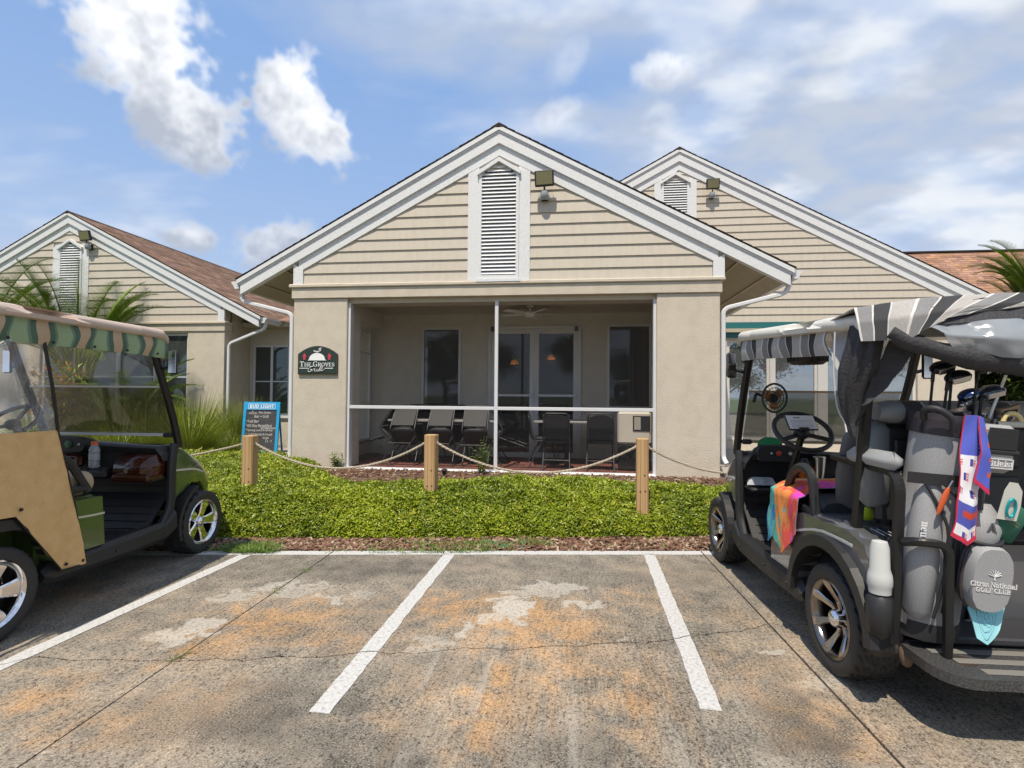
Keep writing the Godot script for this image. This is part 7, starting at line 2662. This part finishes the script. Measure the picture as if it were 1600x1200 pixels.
	b.loft(cp, false, true, true)
	part(b, "crown", mat(lin(0.01, 0.20, 0.06), 0.8), t)
	t = thing("grey_cloth", "crumpled grey cloth on the cart's dash shelf", "cloth", X * Vector3(-0.44, 0.70, -1.26))
	b = cloth([[Vector3(-0.09, 0.0, 0.05), Vector3(0.1, 0.005, 0.07)], [Vector3(-0.05, 0.05, 0.0), Vector3(0.08, 0.045, 0.0)], [Vector3(-0.07, 0.01, -0.07), Vector3(0.10, 0.0, -0.06)]], 0.03, 0.004, 111, 8)
	part(b, "cloth", mat(lin(0.36, 0.37, 0.38), 0.9), t)
	# bright towel over the seat
	t = thing("bright_towel", "rainbow coloured towel spread over the grey cart's seat", "towel", Vector3.ZERO)
	t.transform = X
	var tn := noise(113, 3.0, 3)
	var tw := print_tex(256, 192, func(u, v):
		var k: float = u * 1.5 + v * 0.6 + tn.get_noise_2d(u * 1.3, v * 1.1) * 0.7
		var f := fposmod(k * 2.3, 1.0)
		var pal := [Color(0.55, 0.05, 0.40), Color(0.62, 0.08, 0.06), Color(0.70, 0.24, 0.06), Color(0.10, 0.42, 0.36), Color(0.05, 0.28, 0.60), Color(0.30, 0.60, 0.66), Color(0.50, 0.10, 0.50), Color(0.72, 0.66, 0.62)]
		var i := int(fposmod(k * 2.3 + tn.get_noise_2d(u * 6.0, v * 6.0) * 0.4, 8.0))
		var c: Color = pal[i]
		return c * (0.8 + 0.4 * f))
	b = cloth([[Vector3(0.30, 0.836, -0.32), Vector3(0.30, 0.838, -0.50), Vector3(0.30, 0.832, -0.66), Vector3(0.28, 0.72, -0.715)], [Vector3(-0.15, 0.838, -0.32), Vector3(-0.15, 0.84, -0.50), Vector3(-0.15, 0.836, -0.66), Vector3(-0.15, 0.70, -0.72)], [Vector3(-0.50, 0.832, -0.32), Vector3(-0.50, 0.838, -0.50), Vector3(-0.50, 0.832, -0.66), Vector3(-0.46, 0.70, -0.72)], [Vector3(-0.60, 0.78, -0.30), Vector3(-0.615, 0.79, -0.48), Vector3(-0.605, 0.78, -0.64), Vector3(-0.59, 0.62, -0.72)], [Vector3(-0.612, 0.58, -0.30), Vector3(-0.622, 0.44, -0.44), Vector3(-0.618, 0.50, -0.60), Vector3(-0.605, 0.44, -0.71)]], 0.02, 0.005, 114, 9)
	part(b, "cloth", uv_mat(tw, 0.9), t)
	t = thing("tennis_ball", "yellow green ball on a cord behind the cart seat", "ball", X * Vector3(-0.44, 0.775, 0.06))
	b = MB.new()
	b.ball(Vector3.ZERO, Vector3.ONE * 0.032, 16)
	part(b, "felt", mat(lin(0.42, 0.55, 0.02), 0.9), t)
	b = MB.new()
	b.tube([Vector3(0, 0.03, 0), Vector3(0.03, 0.09, 0.01)], 0.004, 6)
	part(b, "cord", M.black_plastic, t)
	golf_bag(X)

func golf_bag(X: Transform3D) -> void:
	var heather := tri_mat(ramp_tex(noise(121, 0.18, 4), 512, [Color(0.17, 0.175, 0.185), Color(0.30, 0.305, 0.315), Color(0.43, 0.435, 0.445)]), 2.2, 0.85, normal_tex(noise(122, 0.35, 2), 512, 3.0), 0.10, false)
	var trim := mat(lin(0.02, 0.02, 0.023), 0.6)
	var t := thing("golf_bag", "heather grey golf bag with black trim on the grey cart", "golf bag", Vector3.ZERO)
	t.transform = X * xf(Vector3(-0.345, 0.34, 0.265), Vector3(4.5, 0, -4.5))
	var S := func(y: float, rx: float, rz: float, oz := 0.0, n := 24) -> PackedVector3Array:
		var p := PackedVector3Array()
		for k in n:
			var a := TAU * k / n
			p.append(Vector3(cos(a) * rx, y, oz - sin(a) * rz))
		return p
	var b := MB.new()
	b.loft([S.call(0.0, 0.125, 0.105), S.call(0.03, 0.135, 0.115), S.call(0.30, 0.132, 0.115), S.call(0.62, 0.128, 0.113), S.call(0.80, 0.124, 0.114), S.call(0.84, 0.124, 0.114)], true, false, true)
	part(b, "body", heather, t)
	b = MB.new()
	b.loft([S.call(-0.012, 0.138, 0.118), S.call(0.035, 0.14, 0.12), S.call(0.06, 0.137, 0.117)], true, false, true)
	part(b, "base", trim, t)
	# top cuff with dividers
	b = MB.new()
	b.lathe([Vector2(0.9, 0.835), Vector2(1.03, 0.84), Vector2(1.06, 0.90), Vector2(1.04, 0.925), Vector2(0.95, 0.925), Vector2(0.92, 0.88)], 28)
	var cuff := b.done()
	var ci := inst(cuff, "cuff", mat(lin(0.030, 0.026, 0.036), 0.55), t)
	ci.transform = Transform3D(Basis(Vector3(0.132, 0, 0), Vector3(0, 1, 0), Vector3(0, 0, 0.120)), Vector3(0.005, 0, 0))
	b = MB.new()
	for x in [-0.07, 0.0, 0.07]: b.box(Vector3(x - 0.004, 0.84, -0.10), Vector3(x + 0.004, 0.90, 0.10))
	for z in [-0.045, 0.045]: b.box(Vector3(-0.125, 0.84, z - 0.004), Vector3(0.125, 0.898, z + 0.004))
	b.x = xf(Vector3(0, 0.80, 0))
	part(b, "dividers", M.black_plastic, t)
	b = MB.new()
	b.tube(curve([Vector3(-0.13, 0.90, 0.06), Vector3(-0.15, 0.94, 0.09), Vector3(-0.12, 0.945, 0.125), Vector3(-0.075, 0.91, 0.14), Vector3(-0.06, 0.86, 0.13)], 14), 0.013, 8)
	part(b, "handle", trim, t)
	# front cuff grip with the maker's badge
	b = MB.new()
	b.bbox(Vector3(0.035, 0.715, 0.10), Vector3(0.165, 0.905, 0.165), 0.02)
	part(b, "grip_panel", heather, t)
	b = MB.new()
	b.bbox(Vector3(0.030, 0.79, 0.105), Vector3(0.170, 0.81, 0.171), 0.006)
	b.bbox(Vector3(0.045, 0.81, 0.1655), Vector3(0.155, 0.895, 0.169), 0.004)
	part(b, "grip_opening", M.black_plastic, t)
	b = MB.new()
	frame_rect(b, 0.05, 0.15, 0.735, 0.775, 0.1652, 0.168, 0.004)
	var bd := part(b, "badge", mat(lin(0.6, 0.6, 0.6), 0.4), t)
	text("Titleist", 0.030, Vector3(0.10, 0.755, 0.1655), mat(lin(0.7, 0.7, 0.7), 0.5), t, "lettering", "Droid Serif", true, true, 0.95, 0.003)
	# long side pocket (left) with zip, centre ribs, ball pocket
	b = MB.new()
	b.loft([S.call(0.08, 0.02, 0.03, 0.085), S.call(0.12, 0.055, 0.06, 0.085), S.call(0.38, 0.06, 0.065, 0.085), S.call(0.58, 0.052, 0.05, 0.08), S.call(0.66, 0.03, 0.03, 0.08), S.call(0.68, 0.01, 0.01, 0.08)], true, true, true)
	var sp := part(b, "side_pocket", heather, t)
	sp.position = Vector3(-0.085, 0, 0)
	b = MB.new()
	b.tube(curve([Vector3(-0.125, 0.64, 0.115), Vector3(-0.06, 0.50, 0.158), Vector3(-0.04, 0.30, 0.158), Vector3(-0.05, 0.10, 0.14)], 16), 0.006, 6)
	b.tube(curve([Vector3(-0.10, 0.68, 0.11), Vector3(-0.02, 0.60, 0.14), Vector3(0.0, 0.40, 0.135), Vector3(-0.01, 0.12, 0.13)], 16), 0.006, 6)
	b.bar([Vector3(0.015, 0.62, 0.122), Vector3(0.02, 0.10, 0.125)], 0.022, 0.006, Vector3.BACK)
	part(b, "zip", trim, t)
	# name down the left pocket
	var nm := text("neuk", 0.034, Vector3(-0.128, 0.45, 0.142), mat(lin(0.7, 0.7, 0.7), 0.6), t, "lettering", "Droid Serif", true, false, 1.0, 0.003)
	nm.rotation_degrees = Vector3(0, -28, -90)
	# ball pocket
	b = MB.new()
	var bp := []
	for q in [[0.10, 0.70], [0.125, 0.97], [0.17, 1.0], [0.205, 0.92]]:
		var ring := PackedVector3Array()
		for k in 20:
			var a := TAU * k / 20
			var p := Vector2(cos(a), sin(a))
			var sq: float = 1.0 / pow(pow(abs(p.x), 3.0) + pow(abs(p.y), 3.0), 1.0 / 3.0)
			ring.append(Vector3(0.105 + p.x * sq * 0.078 * q[1], 0.30 + p.y * sq * 0.135 * q[1], q[0]))
		bp.append(ring)
	b.loft(bp, true, true, true)
	part(b, "ball_pocket", heather, t)
	b = MB.new()
	var zp := []
	for k in 21:
		var a := TAU * k / 20
		var p := Vector2(cos(a), sin(a))
		var sq: float = 1.0 / pow(pow(abs(p.x), 3.0) + pow(abs(p.y), 3.0), 1.0 / 3.0)
		zp.append(Vector3(0.105 + p.x * sq * 0.080, 0.30 + p.y * sq * 0.137, 0.155))
	b.tube(zp, 0.007, 6, false)
	part(b, "zip", mat(lin(0.05, 0.04, 0.045), 0.5), t)
	var wl := mat(lin(0.66, 0.66, 0.66), 0.6)
	text("Citrus National", 0.025, Vector3(0.108, 0.285, 0.2065), wl, t, "lettering", "Droid Serif", true, false, 0.9, 0.002)
	text("GOLF CLUB", 0.023, Vector3(0.108, 0.262, 0.2065), wl, t, "lettering", "Droid Serif", true, false, 0.95, 0.002)
	b = MB.new()
	b.tube([Vector3(0.108, 0.305, 0.207), Vector3(0.108, 0.325, 0.207)], 0.003, 5)
	for k in 7:
		var a := PI * (k + 0.5) / 7
		b.tube([Vector3(0.108, 0.318, 0.207), Vector3(0.108 + cos(a) * 0.024, 0.322 + sin(a) * 0.022, 0.207)], 0.0016, 4)
	part(b, "emblem", wl, t)
	# upper pocket with a small monogram
	b = MB.new()
	b.loft([S.call(0.45, 0.07, 0.055, 0.11), S.call(0.50, 0.075, 0.065, 0.11), S.call(0.56, 0.07, 0.05, 0.10), S.call(0.60, 0.045, 0.03, 0.09)], true, true, true)
	var up := part(b, "upper_pocket", heather, t)
	up.position = Vector3(0.10, -0.02, 0)
	b = MB.new()
	b.tube(curve([Vector3(0.03, 0.44, 0.14), Vector3(0.06, 0.435, 0.172), Vector3(0.10, 0.433, 0.18), Vector3(0.14, 0.437, 0.172), Vector3(0.172, 0.445, 0.14)], 14), 0.007, 6)
	part(b, "zip", trim, t)
	text("A", 0.05, Vector3(0.10, 0.50, 0.173), mat(lin(0.08, 0.08, 0.085), 0.6), t, "monogram", "Droid Serif", true)
	# strap across the bag and its buckle
	b = MB.new()
	b.bar([Vector3(-0.19, 0.66, 0.10), Vector3(-0.06, 0.665, 0.132), Vector3(0.06, 0.665, 0.132)], 0.006, 0.045, Vector3.UP)
	b.bar([Vector3(0.06, 0.69, 0.13), Vector3(0.065, 0.56, 0.135)], 0.032, 0.02, Vector3.BACK)
	part(b, "strap", trim, t)
	# orange tool on a zip pull
	var q := thing("divot_tool", "orange tool clipped to the golf bag's zip", "tool", Vector3.ZERO)
	q.transform = t.transform * xf(Vector3(-0.085, 0.60, 0.165), Vector3(0, 0, -14))
	b = MB.new()
	b.loft([S.call(-0.07, 0.004, 0.003, 0.0, 10), S.call(-0.05, 0.010, 0.006, 0.0, 10), S.call(0.0, 0.014, 0.007, 0.0, 10), S.call(0.03, 0.010, 0.006, 0.0, 10), S.call(0.045, 0.005, 0.004, 0.0, 10)], true, true, true)
	part(b, "handle", mat(lin(0.55, 0.10, 0.03), 0.4), q)
	b = MB.new()
	b.tube([Vector3(0, 0.04, 0), Vector3(0.004, 0.075, 0.0)], 0.004, 6)
	part(b, "clip", M.steel, q)
	# flag towel
	var ft := thing("flag_towel", "blue white and red patterned towel hanging on the golf bag", "towel", Vector3.ZERO)
	ft.transform = t.transform
	var flag := print_tex(128, 256, func(u, v):
		if u < 0.05 or u > 0.95 or v > 0.965: return Color(0.50, 0.02, 0.06)
		if v < 0.34: return Color(0.075, 0.10, 0.46) if not (u > 0.7 and fposmod(v * 30.0, 1.0) < 0.16) else Color(0.6, 0.6, 0.65)
		if v > 0.70 and v < 0.88: return Color(0.52, 0.055, 0.03) if v > 0.755 and v < 0.805 and u > 0.25 else Color(0.075, 0.09, 0.40)
		# small printed flags on white
		var fu := fposmod(u * 2.2 + floor(v * 9.0) * 0.45, 1.0)
		var fv := fposmod(v * 9.0, 1.0)
		if fu > 0.2 and fu < 0.62 and fv > 0.3 and fv < 0.8:
			if fu < 0.4: return Color(0.05, 0.06, 0.30)
			return Color(0.50, 0.06, 0.06) if fposmod(fv * 8.0, 1.0) < 0.55 else Color(0.7, 0.68, 0.68)
		return Color(0.68, 0.68, 0.72))
	b = cloth([[Vector3(-0.075, 0.46, 0.20), Vector3(-0.01, 0.43, 0.205), Vector3(0.035, 0.455, 0.195)], [Vector3(-0.055, 0.62, 0.19), Vector3(0.0, 0.60, 0.21), Vector3(0.035, 0.61, 0.19)], [Vector3(-0.035, 0.78, 0.165), Vector3(0.0, 0.78, 0.185), Vector3(0.03, 0.78, 0.168)], [Vector3(-0.03, 0.93, 0.135), Vector3(0.0, 0.935, 0.15), Vector3(0.03, 0.93, 0.135)]], 0.02, 0.004, 131, 9)
	var fm := uv_mat(flag, 0.9)
	fm.uv1_scale = Vector3(1, -1, 1)
	fm.uv1_offset = Vector3(0, 1, 0)
	part(b, "cloth", fm, ft)
	# a loose fold in front, blue with a red hem
	b = cloth([[Vector3(-0.02, 0.68, 0.215), Vector3(0.045, 0.635, 0.21)], [Vector3(0.0, 0.80, 0.20), Vector3(0.045, 0.79, 0.19)], [Vector3(0.0, 0.93, 0.155), Vector3(0.03, 0.93, 0.145)]], 0.012, 0.004, 132, 8)
	part(b, "fold", uv_mat(print_tex(64, 64, func(u, v): return Color(0.50, 0.02, 0.06) if u < 0.10 or v < 0.07 else (Color(0.55, 0.08, 0.03) if u > 0.8 and fposmod(v * 5.0, 1.0) < 0.3 else Color(0.075, 0.10, 0.46))), 0.9), ft)
	# tag with a carabiner, green pouch, turquoise towel
	var tg := thing("bag_tag", "pale cardboard tag with turquoise carabiner on the golf bag", "tag", Vector3.ZERO)
	tg.transform = t.transform * xf(Vector3(0.165, 0.60, 0.16), Vector3(0, 8, -4))
	b = MB.new()
	b.prism(PackedVector2Array([Vector2(-0.045, -0.065), Vector2(0.04, -0.065), Vector2(0.045, 0.0), Vector2(0.04, 0.055), Vector2(0.015, 0.085), Vector2(-0.02, 0.085), Vector2(-0.035, 0.05)]), -0.001, 0.001)
	part(b, "card", mat(lin(0.55, 0.55, 0.50), 0.8), tg)
	b = MB.new()
	var cb := []
	for k in 21: cb.append(Vector3(0.0 + cos(TAU * k / 20) * 0.018, -0.015 + sin(TAU * k / 20) * 0.036, 0.008))
	b.tube(cb, 0.0045, 6, false)
	part(b, "carabiner", mat(lin(0.0, 0.36, 0.40), 0.3, 0.5), tg)
	var gp := thing("green_pouch", "dark green valuables pouch hanging at the bag's right side", "pouch", Vector3.ZERO)
	gp.transform = t.transform * xf(Vector3(0.20, 0.52, 0.13), Vector3(0, 10, -30))
	b = MB.new()
	b.bbox(Vector3(-0.06, -0.075, -0.012), Vector3(0.055, 0.075, 0.012), 0.010, true)
	part(b, "pouch", mat(lin(0.018, 0.12, 0.075), 0.7), gp)
	b = MB.new()
	for y in [-0.006, 0.006]: b.box(Vector3(-0.02, y, 0.0122), Vector3(0.03, y + 0.006, 0.0128))
	part(b, "stitching", mat(lin(0.10, 0.14, 0.07), 0.8), gp)
	var tt := thing("turquoise_towel", "turquoise flower-printed towel below the golf bag pocket", "towel", Vector3.ZERO)
	tt.transform = t.transform
	var ros := print_tex(128, 192, func(u, v):
		var base := Color(0.02, 0.36, 0.50).lerp(Color(0.30, 0.62, 0.68), smoothstep(0.2, 1.0, v))
		var line := 0.0
		for c in [[0.45, 0.75, 0.3], [0.6, 0.35, 0.35], [0.2, 0.45, 0.25], [0.8, 0.1, 0.25]]:
			var d: Vector2 = Vector2(u - c[0], (v - c[1]) * 1.5)
			var r: float = d.length() / c[2]
			if r < 1.15:
				var an := atan2(d.y, d.x)
				var f := fposmod(r * 4.0 + 0.35 * sin(an * 3.0 + r * 5.0), 1.0)
				if f < 0.13: line = 1.0
		return base.lerp(Color(0.0, 0.05, 0.14), line * 0.85))
	b = cloth([[Vector3(0.085, 0.06, 0.19), Vector3(0.13, 0.04, 0.195), Vector3(0.18, 0.10, 0.18)], [Vector3(0.05, 0.17, 0.165), Vector3(0.14, 0.18, 0.17), Vector3(0.225, 0.20, 0.14)], [Vector3(0.15, 0.34, 0.12), Vector3(0.175, 0.34, 0.13), Vector3(0.20, 0.34, 0.11)], [Vector3(0.16, 0.47, 0.10), Vector3(0.175, 0.47, 0.11), Vector3(0.19, 0.47, 0.10)]], 0.012, 0.004, 141, 9)
	var tm := uv_mat(ros, 0.9)
	tm.uv1_scale = Vector3(1, -1, 1)
	tm.uv1_offset = Vector3(0, 1, 0)
	part(b, "cloth", tm, tt)
	# ---- clubs; points in the cart's axes
	var dark := mat(lin(0.02, 0.02, 0.022), 0.12, 0.6)
	var silver: Material = M.steel
	var white := mat(lin(0.72, 0.72, 0.70), 0.3)
	var cl := [
		[Vector3(-0.28, 0.9, 0.31), Vector3(-0.255, 1.49, 0.35), 0, dark, M.black_metal, "black fairway wood standing highest left of the blue driver", 20.0],
		[Vector3(-0.36, 0.9, 0.31), Vector3(-0.335, 1.43, 0.35), 1, dark, M.black_metal, "small black hybrid club leftmost of the heads above the bag", 10.0],
		[Vector3(-0.33, 0.9, 0.33), Vector3(-0.292, 1.39, 0.37), 1, dark, M.black_metal, "black hybrid club just right of and below the leftmost one", 0.0],
		[Vector3(-0.21, 0.9, 0.33), Vector3(-0.165, 1.44, 0.36), 0, M.gunmetal, M.black_metal, "dark silver wood tilted below the hanging curtain", 35.0],
		[Vector3(-0.24, 0.9, 0.34), Vector3(-0.065, 1.46, 0.39), 0, mat(lin(0.02, 0.19, 0.42), 0.15, 0.3), white, "bright blue and white driver at the right with white shaft", 10.0],
		[Vector3(-0.30, 0.9, 0.35), Vector3(-0.245, 1.285, 0.38), 2, silver, M.steel, "silver iron standing in the middle of the bag top", 30.0],
		[Vector3(-0.27, 0.9, 0.29), Vector3(-0.20, 1.315, 0.31), 1, mat(lin(0.02, 0.05, 0.16), 0.15, 0.4), M.black_metal, "navy blue hybrid club behind the silver iron", -10.0],
		[Vector3(-0.20, 0.9, 0.33), Vector3(-0.15, 1.33, 0.36), 1, mat(lin(0.10, 0.11, 0.13), 0.15, 0.7), M.black_metal, "grey hybrid lying toward the right above the bag", 5.0],
		[Vector3(-0.35, 0.9, 0.36), Vector3(-0.335, 1.255, 0.39), 2, silver, M.steel, "iron leaning over the left rim of the bag", -35.0],
		[Vector3(-0.24, 0.9, 0.37), Vector3(-0.185, 1.25, 0.41), 2, silver, M.steel, "bright wedge low in the bag's centre", 50.0],
		[Vector3(-0.17, 0.9, 0.34), Vector3(-0.095, 1.265, 0.36), 2, M.gunmetal, M.steel, "iron with open cavity behind the putter", 0.0],
		[Vector3(-0.17, 0.9, 0.38), Vector3(-0.12, 1.22, 0.42), 3, M.steel, M.steel, "putter with arched tan back lying over the right rim", 0.0]]
	for c in cl: club(X, c[0], c[1], c[2], c[3], c[4], c[5], c[6])
